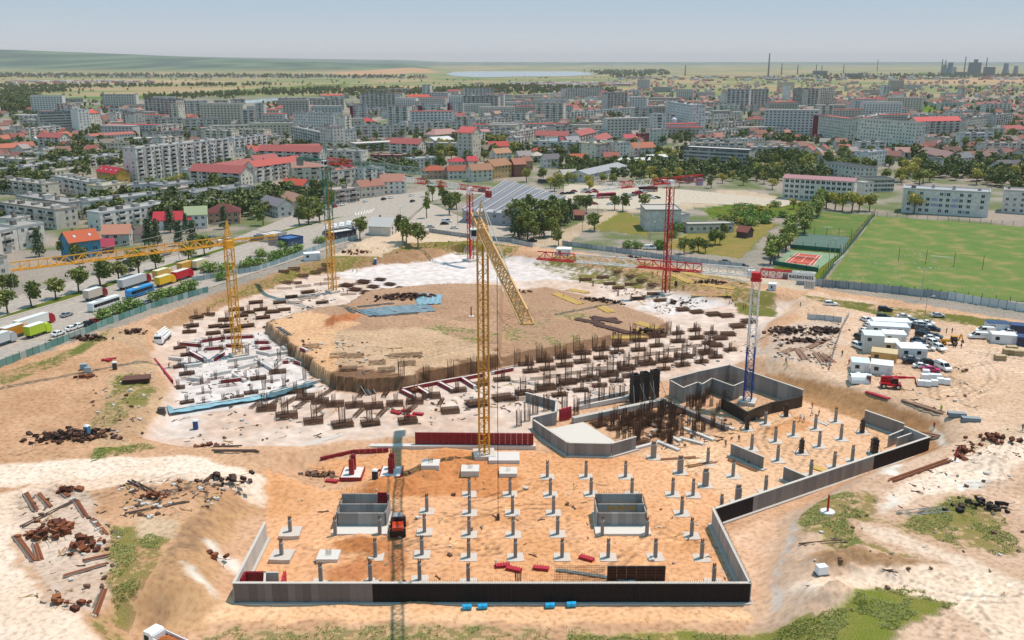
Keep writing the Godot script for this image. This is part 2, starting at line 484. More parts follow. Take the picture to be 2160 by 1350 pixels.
func ground_patches(put: Callable) -> void:
	put.call(0, "d6ae8e", "bd9270", 2.0, [-97,-101.7,-198.3,-231.5,-139.7,-239.3,-108.8,-311.3,-89.7,-355.8,-65.6,-392.7,-26.7,-427.9,10.6,-408.5,62.6,-373.4,85.9,-339.7,111.7,-330.7,168.2,-281.4,229.6,-247.7,105.6,-101.7])
	# left of the pit: hauling yard, dry banks
	put.call(0, "cfa583", "b58a66", 2.0, [-178.2,-221.4,-140.2,-240.4,-115.7,-278,-107.1,-272.7,-95.8,-236.4,-84.8,-217.9,-81,-187.9,-87.4,-174.3,-34.5,-161.5,-48,-164.5,-57.2,-158.5,-55.4,-121.4,-83.7,-100.4,-140.6,-121.4])
	put.call(0, "c9a987", "ad8b6c", 2.0, [-129.7,-272.7,-115.7,-278,-98.6,-240.4,-85.2,-217.9,-82,-196.1,-85.6,-186.6,-92.4,-187.9,-105.4,-228.7,-106.2,-253.4])
	put.call(1, "93904e", "b3986e", 1.5, [-102.9,-228.7,-99.4,-232.5,-90.9,-223.2,-89.8,-204.9,-90.4,-189.2,-95.4,-194.7], 0.62)
	put.call(1, "6d8038", "8d8a4c", 1.5, [-89.7,-184,-79.5,-186.6,-76.4,-184,-84.6,-179.1,-87.5,-176.7], 0.7)
	put.call(1, "7a8442", "a08a5c", 1.0, [-137.2,-232.5,-128.6,-248.9,-124.6,-278,-121.8,-262.7,-124.9,-238.4,-131,-223.2], 0.6)
	put.call(0, "e9d4c2", "dfc2aa", 1.5, [-118.2,-151,-99.3,-160.5,-99.1,-163.5,-84,-171,-63.1,-174.3,-49.4,-169.9,-31.8,-161.5,-35,-159.5,-48.3,-165.6,-62.3,-168.8,-81.2,-164.5,-89.3,-158.5,-85.4,-137.8,-73.7,-123.9,-58.8,-114.4,-59.4,-100.4,-83.7,-100.4])
	put.call(0, "d8c4b4", "c4aa96", 1.5, [-94.9,-162.5,-86.8,-166.6,-78.6,-158.5,-71,-145.8,-63.8,-130.5,-63,-122.6,-68.7,-122.6,-80.7,-137.8,-89.9,-151])
	put.call(1, "939049", "b3966c", 1.6, [-69.2,-149.4,-60.5,-145.1,-60.1,-139.5,-59.3,-129.4,-59.5,-124.2,-60.7,-122.9,-66.7,-136.5,-71.4,-149.4], 0.72)
	put.call(1, "80883f", "b09a6c", 1.2, [-64,-123.3,-58.7,-122.6,-56.1,-117.8,-59.3,-119,-63.2,-121.4], 0.6)
	put.call(0, "c3a88b", "d8bfa0", 1.2, [-70.1,-152.8,-62.8,-151.9,-57.9,-150.1,-58.4,-144.2,-64.8,-145.8])
	put.call(0, "cfa67c", "b38a63", 1.2, [-58.6,-162.4,-50.5,-166.5,-51.7,-157.6,-51.8,-146.1,-49.5,-133.8,-46.6,-124.4,-58.2,-124.4,-59.1,-132.4,-60.1,-146.1])
	put.call(0, "957458", "ad8866", 1.0, [-58.1,-161.1,-52.7,-164.3,-53.8,-155.7,-54.3,-145.2,-53.5,-133,-53.7,-124.2,-56.6,-124.2,-57.8,-131.6,-59.3,-145.2], 0.5)
	put.call(0, "efdfd0", "e4cdb8", 1.0, [-124,-159.5,-105.6,-175.4,-87.4,-178.5,-65,-179.9,-50.8,-175.2,-31.2,-163.5,-35.1,-159.9,-48.7,-167.2,-63.3,-171.6,-83.4,-169.4,-100.1,-165.1,-115.3,-146.7])
	put.call(0, "edd9c8", "e2c8b2", 1.2, [-99.7,-145.8,-93.9,-153.8,-83.1,-137.8,-71.4,-125.2,-58.8,-117.8,-48.3,-108,-56.4,-100.4,-81.7,-117.8])
	# basement floor
	put.call(0, "e6b086", "d39866", 1.0, [-52.2,-179.3,-36.9,-172.6,-31.7,-177,-45.4,-185.2,-22.7,-195.5,4.8,-194.2,12.8,-191.5,27.6,-191.5,55,-208.3,76,-224.4,97.1,-199.6,48.6,-165.3,38.3,-158.6,39.1,-134.4,-45.3,-134.4,-47.3,-160.5])
	put.call(0, "e6be9c", "d6a880", 0.8, [27.6,-191.5,55,-208.3,66.3,-216.1,76,-224.4,97.7,-201,48.6,-165.3,44.1,-162.4,40.6,-181.6])
	put.call(0, "f0c8a0", "e4b084", 1.0, [-48.3,-129,-46.5,-133,39.8,-131.4,42.6,-127.7,35.8,-127.2,-49.2,-127.2])
	put.call(0, "b97542", "d08d58", 1.4, [-31,-172.6,-25.1,-179.3,-18.5,-184,-17.2,-194.2,-8.5,-191.5,-2.1,-185.2,2,-179.3,1,-171.5,-7.7,-170.1,-20.1,-170.5,-28.5,-168.8])
	put.call(0, "b4703c", "c98750", 1.2, [-33.2,-153.2,-21.8,-153.2,-23.6,-147.2,-30.6,-148.1])
	put.call(0, "b9764a", "cf8f5c", 1.2, [-32.2,-143.3,-26.9,-146.4,-19.2,-144.8,-18.4,-138,-31.1,-138])
	put.call(0, "b9764a", "cf8f5c", 1.0, [-24.2,-166.3,-21.5,-165.3,-18.7,-144.8,-19.1,-135.8,-22.3,-137.2,-22.5,-153.2])
	put.call(0, "c98c5c", "d8a070", 1.0, [60.4,-206.8,71.8,-214.5,73.8,-209.8,62.2,-201])
	# ring: pale lean concrete, dusty towards the edges
	put.call(2, "e6d0c2", "d2b29c", 0.7, [-83.5,-193.4,-86.1,-213.9,-89.2,-228.2,-104,-253.1,-111.8,-284.6,-104,-311,-93.5,-340.9,-82.5,-365,-61.8,-380.2,-37.2,-395.6,-22.7,-414.4,0,-396.6,38.8,-369.4,53.2,-347.8,68.4,-322.9,81.3,-319.5,100.6,-316.2,100.4,-309.8,83.6,-290.1,75.1,-269.2,71.7,-253.1,62.5,-251.8,41.5,-239.5,15.5,-218.8,5,-202,-23.2,-200.6,-38.8,-195,-50.3,-188.7,-70.9,-187.7])
	put.call(2, "ebe0dc", "dccdc6", 1.0, [-45.2,-392.6,-22.8,-415.5,0,-396.6,38.8,-369.4,46.1,-350.2,13.2,-358.3,-25.9,-351.8,-50.6,-342.4,-59,-350.2,-74,-371.1])
	put.call(2, "e9dfdb", "d6c9c3", 1.0, [-99.9,-274.2,-79.1,-284.6,-49.2,-238.7,-49.4,-232.9,-62.6,-220.5,-80.9,-210.7,-91.9,-238.7])
	put.call(2, "e8dad2", "d6bfb0", 1.0, [-82.4,-196.1,-83.2,-210.7,-75.1,-210.7,-70.2,-198.9])
	put.call(2, "ebe0dc", "dccec6", 0.6, [56.6,-334.9,75.8,-317.5,53.5,-304.8,43.3,-314.2])
	put.call(2, "e4cfc0", "d0b4a0", 1.4, [-101.1,-301.7,-81.2,-350.2,-62.2,-358.3,-50.4,-340.9,-59.5,-320.9,-82.6,-298.2])
	# old pitch in the middle: bare earth, weeds, wheel-worn sand at its left end
	put.call(0, "b79478", "a88468", 0.5, [-79.1,-283.4,-73.1,-293.8,-67.4,-302.3,-57.2,-308.7,-51.9,-328,-25.1,-340.1,0,-339.3,12.8,-346.5,35.9,-323.7,50.8,-299.2,51.1,-287.4,47.1,-280.1,2.7,-252.5,-28.6,-229.4,-38.1,-226.4,-47.2,-229,-59.3,-248])
	put.call(0, "8a6648", "75553c", 0.5, [-80.5,-288.3,-79.5,-292.8,-61.2,-258.8,-48.4,-238.7,-39.6,-235.9,-29.8,-239.1,2.8,-263,49,-292.2,52.5,-297.5,50.5,-284.9,47.1,-279.5,2.7,-252.5,-28.7,-229.9,-38.3,-226.9,-47.4,-229.5,-60.2,-249])
	put.call(0, "deb48c", "cfa077", 2.0, [-77.6,-283.4,-68,-298,-48.3,-283.4,-53.5,-262.7,-46.7,-240.4,-49.1,-232.5,-59.1,-249.8])
	put.call(0, "cdae90", "b89878", 2.5, [-55.4,-272.7,-26.7,-278,-2.7,-253.4,-28.9,-232.5,-46.7,-240.4])
	put.call(0, "b06a40", "c68355", 0.8, [-59.3,-278,-57.9,-290.3,-48.2,-292.6,-52.1,-283.4])
	put.call(1, "8c8f55", "b19a76", 2.0, [-30.2,-283.4,-14.8,-278,-2.9,-272.7,-11.3,-262.7,-23.3,-272.7], 0.3)
	put.call(1, "8c8f55", "b19a76", 2.0, [0,-320.9,31.9,-301.1,25.2,-278,9.9,-262.7,-3,-278], 0.24)
	# far bank, verge under the fence
	put.call(0, "b79270", "9a7656", 1.0, [-110.5,-279.5,-102.8,-307.3,-92.6,-337.7,-81.7,-361.9,-61.4,-378,-36.9,-392.5,-22.6,-412.4,-26.5,-424.8,-43.7,-419.1,-65.7,-392.5,-86.1,-373.4,-97.8,-343.9,-108.5,-315.1,-116.9,-280.6])
	put.call(1, "85853f", "a9905c", 1.2, [-105.9,-307.4,-97.1,-341.7,-85,-368.8,-71.5,-403.4,-39.3,-420.2,-17.6,-422.6,4.3,-408.9,0,-392.9,-22.2,-406.7,-42.2,-404.5,-65,-376.2,-83.4,-361.6,-94.8,-333.2], 0.62)
	put.call(1, "8a8a48", "a8875c", 1.2, [8.1,-387.8,40.5,-387.8,61.8,-368.8,78.4,-355.6,88.4,-335.5,80.5,-317.4,69.2,-328,53.6,-339.3,22.6,-358.2], 0.6)
	put.call(0, "d9c3ab", "cbb094", 1.5, [-77,-387.8,-67.4,-432.2,-52.2,-458.2,-18.1,-434.7,-22,-422.6,-45.7,-417.9,-56.7,-387.8])
	put.call(1, "7c8440", "9b8a55", 1.0, [81.3,-335.5,94.9,-320.9,89.5,-301.1,78.2,-307.4], 0.8)
	# right: compound, roads, rebar yard
	put.call(0, "dcbea6", "c9a688", 2.0, [91.2,-307.4,109.6,-324.4,157.4,-272.7,200.8,-228.7,138.7,-151,92.5,-151,92.1,-180.3,97.6,-196.1,89,-217.9,70.1,-240.4,71.4,-255.6,93.8,-289.1])
	put.call(0, "d2bcac", "bea591", 2.0, [83.1,-278,110.2,-292,87.6,-238.4,71.8,-246.7,71.4,-255.6])
	put.call(1, "7d8240", "a38b5a", 1.2, [103,-319.5,177.8,-272.7,171.8,-262.7,138.9,-283.4,119.6,-292,107.5,-307.4], 0.62)
	put.call(0, "b98d62", "a2764e", 1.0, [70,-244.4,90.2,-220.6,101,-203,97.8,-189.9,91.4,-187.3,92.1,-204.5,75.8,-224.8,68.2,-237.5])
	put.call(0, "cdb49a", "b99c80", 2.0, [93.2,-182.5,118,-198.5,146.9,-173.1,119.5,-136.5,93.6,-152.9,79.3,-173.1])
	put.call(0, "d6b9a2", "c29f84", 1.5, [36.1,-151.2,91.4,-187.3,109.6,-175.2,97.1,-138.2,94.5,-102.9,26.1,-102.9,38.5,-127])
	put.call(0, "e4c0a4", "d4aa8a", 1.0, [38.5,-154,49.3,-161.4,51.8,-155.8,46.6,-140.7,41.9,-126.7,38.9,-128])
	put.call(1, "8f8f48", "b59a6c", 1.6, [52.4,-156.1,63,-164.4,68.7,-162.4,68.4,-156.7,65.2,-153,69.9,-149.5,74.3,-153.9,86.6,-161.5,90,-153.9,87.3,-142.1,81.7,-139,75.4,-142.9,66.8,-150.4,60.6,-152.1,60.4,-142.1,69.8,-137.5,61.6,-139,55.8,-140.6,54.4,-143.7,52.6,-148.7], 0.8)
	put.call(1, "86903f", "aa9a5c", 1.4, [8.7,-123.9,30.6,-124.4,44.7,-122.8,52.1,-123.2,53.6,-129.6,65.1,-128.3,64.8,-125.9,68.7,-124.7,59.3,-119.8,45.3,-104.2,6.9,-104.2], 0.85)
	put.call(1, "94904e", "bda286", 1.4, [-42.9,-126.2,9.6,-126.2,7.7,-106.1,-42.3,-106.1,-47.7,-122.6], 0.55)
	put.call(0, "ecd8c6", "dfc5b0", 1.2, [70.1,-161.5,91.1,-177.6,115,-192.7,124.4,-183.7,117.3,-171.9,106.3,-176.5,90.2,-165.5,80.1,-161.5,70.9,-156.6])
	put.call(0, "ecd6c2", "e0c4aa", 1.0, [42.6,-130.9,60.8,-134.6,72.1,-135.4,78.4,-130.9,86.2,-125.9,79.4,-114.2,69.2,-114.2,67.2,-124.7,58.1,-129.6,46.1,-127.2])
	put.call(0, "e6d2c0", "d9c0aa", 1.0, [62.5,-150.4,67,-148.7,81.8,-131.8,84.2,-121.5,77.4,-129.1,71.4,-137.5,63.7,-144.5])
	put.call(0, "8f6d4e", "a98663", 1.0, [49.6,-139,53,-142.1,57.1,-139.8,64.7,-136.8,71.8,-136.8,62,-133.9,50.7,-134.9])
	put.call(2, "eee6dc", "dccdbb", 1.4, [70.5,-162.4,73.4,-160.5,70.2,-154.8,67.7,-153.9], 0.7)
	put.call(2, "eee6dc", "dccdbb", 1.4, [98.7,-204.4,99.4,-198.5,97.3,-191.6,95.1,-190.2,97.3,-200], 0.7)
	put.call(2, "eee6dc", "d9c8b4", 1.4, [77.2,-177.6,80.2,-175.3,77,-169.7,74.5,-173], 0.7)
	put.call(2, "eee6dc", "d9c8b4", 1.4, [86.9,-166.6,95,-169.8,91.4,-164.5,86.3,-163.5], 0.6)
	put.call(2, "d9d4d0", "c4bbb2", 0.8, [52.6,-157.6,52.3,-153.1,48.3,-143.8,45.1,-138.5,41.9,-128,41.1,-128,44.3,-138.5,47.9,-145.5,50.7,-152.2], 0.75)
	put.call(2, "f0e8de", "e0d0be", 0.9, [-55.3,-138.4,-53.1,-139,-50,-134.4,-48.5,-131,-51.2,-133.3], 0.85)
	put.call(2, "f0e8de", "e0d0be", 0.9, [-55.4,-148.9,-52.9,-149.2,-51,-145.6,-48.8,-146.9,-46.9,-141.6,-49.2,-142.4,-52.4,-144.8], 0.75)
	# town ground in view: green plots, tracks, sports ground
	put.call(1, "8f9148", "a8935c", 2.0, [35.6,-458.2,65.1,-432.2,70.5,-487.3,60.7,-511.6], 0.9)
	put.call(1, "8f9148", "b39a62", 2.0, [74.8,-398.1,96.1,-382.9,136.8,-472.3,122.7,-495.1,97.7,-472.3,68.2,-408.9])
	put.call(1, "5f7a30", "8a9048", 1.5, [107.2,-520.2,135.2,-547.8,180.2,-547.8,160.9,-503.2,135.9,-487.3,105.7,-487.3])
	put.call(0, "cbb79f", "b9a48c", 1.5, [45.8,-557.6,147.7,-600.6,174.6,-547.8,135.2,-547.8,83.1,-503.2,42.9,-520.2,31.5,-557.6])
	put.call(1, "6f8434", "8a8c40", 1.0, [105,-364.3,171.3,-503.2,191.7,-495.1,114.9,-335.5])
	put.call(0, "cdbba4", "b8a48d", 1.0, [69.5,-368.8,90.2,-358.2,113.1,-335.5,106.2,-324.4,86.7,-343.3,67.7,-358.2])
	put.call(0, "c3ae95", "af9a80", 1.0, [10.6,-408.9,23.4,-408.9,34.6,-444.8,64.3,-520.2,56.3,-520.2,28.5,-458.2,8.9,-426.1])
	put.call(1, "6c8a35", "8d9a48", 2.0, [643.4,-1626.5,793.7,-1846.4,856.9,-1748,682.3,-1479.3,619.2,-1506.6])
	# plain beyond the town
	put.call(0, "b39a72", "a78a60", 10.0, [-1186.7,-2981,-631.3,-3341.4,-287.5,-3212,-262.3,-2928.3,-643.1,-2690.3,-1045,-2690.3])
	put.call(1, "6d8a4a", "7e9455", 10.0, [-1096.5,-2220.1,-855.8,-2525.9,-771.3,-2380.3,-891.4,-2028.7])
	put.call(1, "7d8a55", "8f9460", 10.0, [-884.2,-2690.3,-664.5,-3715.1,-483.3,-3035.6,-688.3,-2380.3])
	put.call(0, "c49a70", "b98d62", 10.0, [-1214,-6446.3,-747.6,-8386.9,-553.8,-6985.4,-941.4,-5583.8])
	put.call(0, "bd9c72", "b08c66", 10.0, [1472.5,-3800,2803.5,-5233.4,3132.8,-4782.9,2284.3,-3481.5,1661.3,-3633.9])
	put.call(0, "b9a07a", "a98f6a", 10.0, [-2118.2,-4182.3,-1799.8,-4649.5,-1147.1,-3982.1,-1349.8,-3481.5,-1730.5,-3481.5])

# ---------------------------------------------------------------- tower cranes
func lattice(mb: MB, a: Vector3, b: Vector3, w: float, h: float, bay: float, t: float, bands: Array, three := false) -> void:
	# a square (or, with three, triangular) lattice girder from a to b; bands: [share of length, colour] ...
	var d := b - a
	var L := d.length(); d /= L
	var up := Vector3.UP if absf(d.y) < 0.9 else Vector3.RIGHT
	var s := d.cross(up).normalized()
	var u := s.cross(d).normalized()
	var k := maxi(2, roundi(L / bay))
	var cor := [-s * w / 2, s * w / 2, s * w / 2 + u * h, -s * w / 2 + u * h]
	if three: cor = [-s * w / 2, s * w / 2, u * h]
	var m := cor.size()
	for i in k:
		var f := (i + 0.5) / k
		for q in bands:
			if f <= q[0]:
				mb.col = q[1]; break
		var p := a + d * L * i / k; var r := a + d * L * (i + 1) / k
		for j in m:
			mb.beam(p + cor[j], r + cor[j], t)
			var o: Vector3 = cor[(j + 1) % m]
			if (i + j) % 2 == 0: mb.rod(p + cor[j], r + o, t * 0.62)
			else: mb.rod(p + o, r + cor[j], t * 0.62)
			if j != 2 or m == 3 or absf(d.y) > 0.9: mb.rod(p + cor[j], p + o, t * 0.55)

func crane(label: String, base: Vector3, top: float, to: Vector3, L: float, Lc: float, apex: float, mastw: float, mbands: Array, jbands: Array, cbands: Array, ballast: String, hook_at: float, hook_drop: float, block: float) -> Node3D:
	var yaw := atan2(-(to.z - base.z), to.x - base.x)
	var r := thing("tower_crane", label, "crane", base, yaw, "tower cranes on the building site")
	var b := MB.new()
	b.col = C("d9d2c8")
	b.bx(-block, -0.6, -block, block, 0.9, block)
	part(b, "foundation_block", M.concrete, r)
	b = MB.new()
	lattice(b, Vector3(0, 0.9, 0), Vector3(0, top, 0), mastw, mastw, 2.4, 0.24, mbands)
	for q in b.v.size(): b.v[q] += Vector3(-mastw / 2 if b.xf == Transform3D.IDENTITY else 0.0, 0, 0)
	part(b, "mast", M.paint, r)
	b = MB.new()
	b.col = mbands[0][1] * 0.6
	for q in range(1, int(top / 9.0)):
		b.bx(-mastw * 0.4, q * 9.0, -mastw * 0.4, mastw * 0.1, q * 9.0 + 0.08, mastw * 0.4)
	b.bx(mastw * 0.25, 1, -0.25, mastw * 0.29, top - 1, 0.25)
	part(b, "ladder", M.steel, r)
	b = MB.new()
	b.col = jbands[jbands.size() - 1][1]
	b.tube(Vector3(0, top, 0), Vector3(0, top + 0.5, 0), mastw * 0.75, mastw * 0.75, 12)
	b.bx(-mastw * 0.55, top + 0.5, -mastw * 0.55, mastw * 0.55, top + 2.2, mastw * 0.55)
	part(b, "slewing_unit", M.paint, r)
	b = MB.new()
	b.col = C("e8e6e2")
	b.bx(0.6, top + 0.3, mastw * 0.6, 2.4, top + 2.3, mastw * 0.6 + 1.3, 0.1, 0.0)
	var cab := part(b, "cab", M.paint, r)
	b = MB.new()
	b.col = C("1c2a33")
	b.bx(2.36, top + 0.9, mastw * 0.6 + 0.12, 2.46, top + 2.1, mastw * 0.6 + 1.18)
	b.bx(0.9, top + 1.2, mastw * 0.6 + 1.27, 2.1, top + 2.1, mastw * 0.6 + 1.34)
	part(b, "window", M.glass, cab)
	var jy := top + 1.2
	b = MB.new()
	lattice(b, Vector3(mastw * 0.5, jy, 0), Vector3(L, jy, 0), 1.7, 2.0, 2.1, 0.26, jbands, true)
	b.beam(Vector3(L, jy, -0.8), Vector3(L, jy, 0.8), 0.25)
	part(b, "jib", M.paint, r)
	b = MB.new()
	lattice(b, Vector3(-mastw * 0.5, jy, 0), Vector3(-Lc, jy, 0), 1.5, 1.0 if apex > 0 else 1.9, 2.0, 0.24, cbands)
	b.col = C("8d8d8b")
	b.bx(-Lc, jy + 0.05, -0.9, -mastw, jy + 0.11, 0.9)
	part(b, "counter_jib", M.paint, r)
	b = MB.new()
	b.col = C("7a7c80")
	b.bx(-Lc * 0.62 - 1.2, jy + 0.2, -0.7, -Lc * 0.62 + 1.2, jy + 1.6, 0.7)
	b.bx(-Lc * 0.62 + 1.2, jy + 0.2, -0.6, -Lc * 0.62 + 2.4, jy + 1.2, 0.6)
	part(b, "hoist_winch", M.steel, r)
	for q in 4:
		b = MB.new()
		b.col = C(ballast)
		b.bx(-Lc + 0.1 + q * 0.62, jy - 2.0, -0.75, -Lc + 0.62 + q * 0.62, jy + 0.7, 0.75)
		part(b, "counterweight", M.concrete, r)
	if apex > 0:
		b = MB.new()
		b.col = jbands[jbands.size() - 1][1]
		var ay := top + apex
		for sx in [-1, 1]:
			for sz in [-1, 1]:
				b.beam(Vector3(sx * mastw * 0.45, top + 2, sz * mastw * 0.45), Vector3(0, ay, sz * 0.15), 0.2)
		for q in 3:
			var f := (q + 1) / 4.0
			var w := mastw * 0.45 * (1 - f)
			b.rod(Vector3(-w, lerpf(top + 2, ay, f), -w), Vector3(w, lerpf(top + 2, ay, f), w), 0.12)
			b.rod(Vector3(-w, lerpf(top + 2, ay, f), w), Vector3(w, lerpf(top + 2, ay, f), -w), 0.12)
		part(b, "tower_head", M.paint, r)
		for q in [[L * 0.36, 1.7], [L * 0.78, 1.7], [-Lc + 1.0, 1.0]]:
			b = MB.new()
			b.col = C("b9b4aa")
			b.beam(Vector3(0, ay - 0.2, 0), Vector3(q[0], jy + q[1], 0), 0.12)
			part(b, "pendant", M.steel, r)
	b = MB.new()
	b.col = C("3c3a38")
	b.bx(hook_at - 0.9, jy - 0.5, -0.8, hook_at + 0.9, jy - 0.1, 0.8)
	var tr := part(b, "trolley", M.steel, r)
	b = MB.new()
	b.col = C("2a2826")
	for q in [-0.22, 0.22]: b.rod(Vector3(hook_at + q, jy - 0.4, 0), Vector3(hook_at + q, jy - hook_drop, 0), 0.07)
	part(b, "hoist_rope", M.steel, tr)
	b = MB.new()
	b.col = C("4a4038")
	b.bx(hook_at - 0.4, jy - hook_drop - 1.2, -0.25, hook_at + 0.4, jy - hook_drop, 0.25, 0.1)
	b.tube(Vector3(hook_at, jy - hook_drop - 1.2, 0), Vector3(hook_at, jy - hook_drop - 1.9, 0), 0.16, 0.05, 6)
	part(b, "hook_block", M.steel, tr)
	return r

func cranes() -> void:
	var ye := C("e8a526"); var rd := C("c4101e"); var wh := C("e2ded8"); var gn := C("1d6b52"); var bl := C("1c3f8c"); var oc := C("c98f3a")
	crane("yellow tower crane at the left with its jib reaching over the boulevard", Vector3(-80.6,1.5,-258.9), 32.4, Vector3(-124.2, 0, -224.3), 55.7, 14.7, 8.0, 2.1, [[1.0, ye]], [[1.0, ye]], [[1.0, ye]], "a6a29a", 30, 3, 2.0)
	crane("tower crane with yellow lower and green upper mast before the red-roofed blocks", Vector3(-67.3,1.5,-337.1), 47.0, Vector3(-27.9, 0, -301.0), 53.4, 17.3, 8.0, 2.1, [[0.60, ye], [1.0, gn]], [[0.28, rd], [1.0, C("8a9a94")]], [[1.0, gn]], "9a9a96", 25, 3, 2.0)
	crane("slim red flat-top crane on the empty far end of the white floor", Vector3(-18,1.5,-394.6), 29.5, Vector3(-49.6, 0, -425.6), 44.3, 12.7, 0.0, 1.8, [[1.0, rd]], [[0.16, rd], [0.32, wh], [0.48, rd], [0.64, wh], [0.8, rd], [1.0, wh]], [[1.0, rd]], "a03030", 20, 3, 2.6)
	crane("tall ochre crane in the middle whose jib points towards the viewer", Vector3(-6.2,0,-191), 49.4, Vector3(2.1, 0, -121.0), 70.5, 21.7, 8.0, 2.2, [[0.2, ye], [1.0, oc]], [[1.0, C("d3a263")]], [[1.0, C("d3a263")]], "b0a898", 30, 49.5, 2.4)
	crane("red flat-top crane on the right rising in front of the derelict hall", Vector3(57.1,1.5,-333.5), 40.3, Vector3(29.9, 0, -314.3), 33.2, 16.0, 0.0, 1.9, [[1.0, rd]], [[0.25, rd], [0.5, wh], [0.75, rd], [1.0, wh]], [[1.0, rd]], "b8a8c0", 15, 3, 2.2)
	var f := crane("crane with white upper and blue lower mast in the concrete basement box", Vector3(60.8,0,-224.4), 32.4, Vector3(6.9, 0, -245.7), 57.9, 14.0, 0.0, 1.9, [[0.48, bl], [1.0, wh]], [[0.22, wh], [0.5, rd], [0.8, wh], [1.0, rd]], [[0.6, rd], [1.0, wh]], "d8d4ce", 20, 3, 2.2)
	var b := MB.new()
	b.col = C("e9e6e0")
	b.bx(-13.8, 33.6, 0.98, -7.6, 35.3, 1.08)
	var board := part(b, "name_board", M.paint, f)
	var tm := TextMesh.new()
	var sf := SystemFont.new(); sf.font_names = PackedStringArray(["Droid Sans"]); sf.font_weight = 700
	tm.font = sf; tm.text = "RAIMONDI"; tm.font_size = 64; tm.pixel_size = 0.0172; tm.depth = 0.05
	var tmm := StandardMaterial3D.new(); tmm.albedo_color = Color(0.05, 0.05, 0.06)
	tm.material = tmm
	var t := inst(tm, "lettering", board)
	t.position = Vector3(-10.7, 34.45, 1.12)
	# the sign must read from the camera's side of the counter-jib
	board.position = Vector3.ZERO
	board.transform = Transform3D(Basis(Vector3.UP, PI), Vector3(-21.4, 0, 0)) if f.rotation.y > PI / 2 or f.rotation.y < -PI / 2 else Transform3D.IDENTITY

# ---------------------------------------------------------------- concrete
func wall_run(called: String, label: String, cat: String, pts: Array, y0: float, h: float, th: float, cols: Array, footing := true, pw := 1.3, m := "concrete", cap := "d8cec4", black := []) -> Node3D:
	# straight stretches of wall poured in panels; pts is x, z, x, z ... ; black: stretches painted with bitumen, as [first, last] share of all panels
	var P := pv(pts)
	var r := thing(called, label, cat, Vector3(P[0].x, y0, P[0].y))
	var total := 0.0
	for i in P.size() - 1: total += P[i].distance_to(P[i + 1])
	var gone := 0.0
	for i in P.size() - 1:
		var a := P[i]; var e := P[i + 1]
		var L := a.distance_to(e); var k := maxi(1, roundi(L / pw)); var w := L / k
		var yaw := atan2(-(e.y - a.y), e.x - a.x)
		var kinds := []
		for q in cols.size() + (1 if black else 0):
			var b := MB.new()
			b.col = C(cols[q]) if q < cols.size() else C("1d1413")
			b.bx(-w / 2 + 0.012, 0, -th / 2, w / 2 - 0.012, h, th / 2)
			b.col = b.col * 0.8
			for hy in [0.22, 0.5, 0.78]: # tie holes
				for sx in [-0.3, 0.3]: b.bx(sx * w - 0.05, h * hy - 0.05, -th / 2 - 0.012, sx * w + 0.05, h * hy + 0.05, th / 2 + 0.012)
			kinds.append(b.mesh(M[m]))
		for j in k:
			var p := a.lerp(e, (j + 0.5) / k) - P[0]
			var f := (gone + L * (j + 0.5) / k) / total
			var kind := rng.randi() % cols.size()
			for z in black:
				if f > z[0] and f < z[1]: kind = cols.size()
			var o := inst(kinds[kind], "panel", r)
			o.position = Vector3(p.x, 0, p.y); o.rotation.y = yaw
		var b := MB.new()
		b.col = C(cols[0])
		b.xf = Transform3D(Basis(Vector3.UP, yaw), Vector3(a.x - P[0].x, 0, a.y - P[0].y))
		b.bx(0, 0.05, -th * 0.3, L, h - 0.05, th * 0.3)
		part(b, "core", M[m], r)
		b = MB.new()
		b.col = C(cap)
		b.xf = Transform3D(Basis(Vector3.UP, yaw), Vector3(a.x - P[0].x, 0, a.y - P[0].y))
		b.bx(-th * 0.4, h, -th * 0.62, L + th * 0.4, h + 0.1, th * 0.62)
		part(b, "capping", M.concrete, r)
		if footing:
			b = MB.new()
			b.xf = Transform3D(Basis(Vector3.UP, yaw), Vector3(a.x - P[0].x, 0, a.y - P[0].y))
			b.col = C("cfc6bd")
			b.bx(-0.5, -0.4, -th / 2 - 0.55, L + 0.5, 0.32, th / 2 + 0.55)
			part(b, "footing", M.concrete, r)
		gone += L
	return r

func starter_bars(parent: Node, at: Vector3, L: float, h: float, yaw := 0.0, gap := 0.3) -> void:
	var b := MB.new()
	b.col = C("7a4a2c")
	var k := int(L / gap)
	for i in k:
		var x := L * i / k + rng.randf() * 0.1
		var q := h * rng.randf_range(0.7, 1.0)
		b.rod(Vector3(x, 0, 0.08), Vector3(x + rng.randf_range(-0.08, 0.08), q, 0.08 + rng.randf_range(-0.08, 0.08)), 0.045)
	var o := part(b, "starter_bars", M.rust, parent, "stuff")
	o.position = at; o.rotation.y = yaw

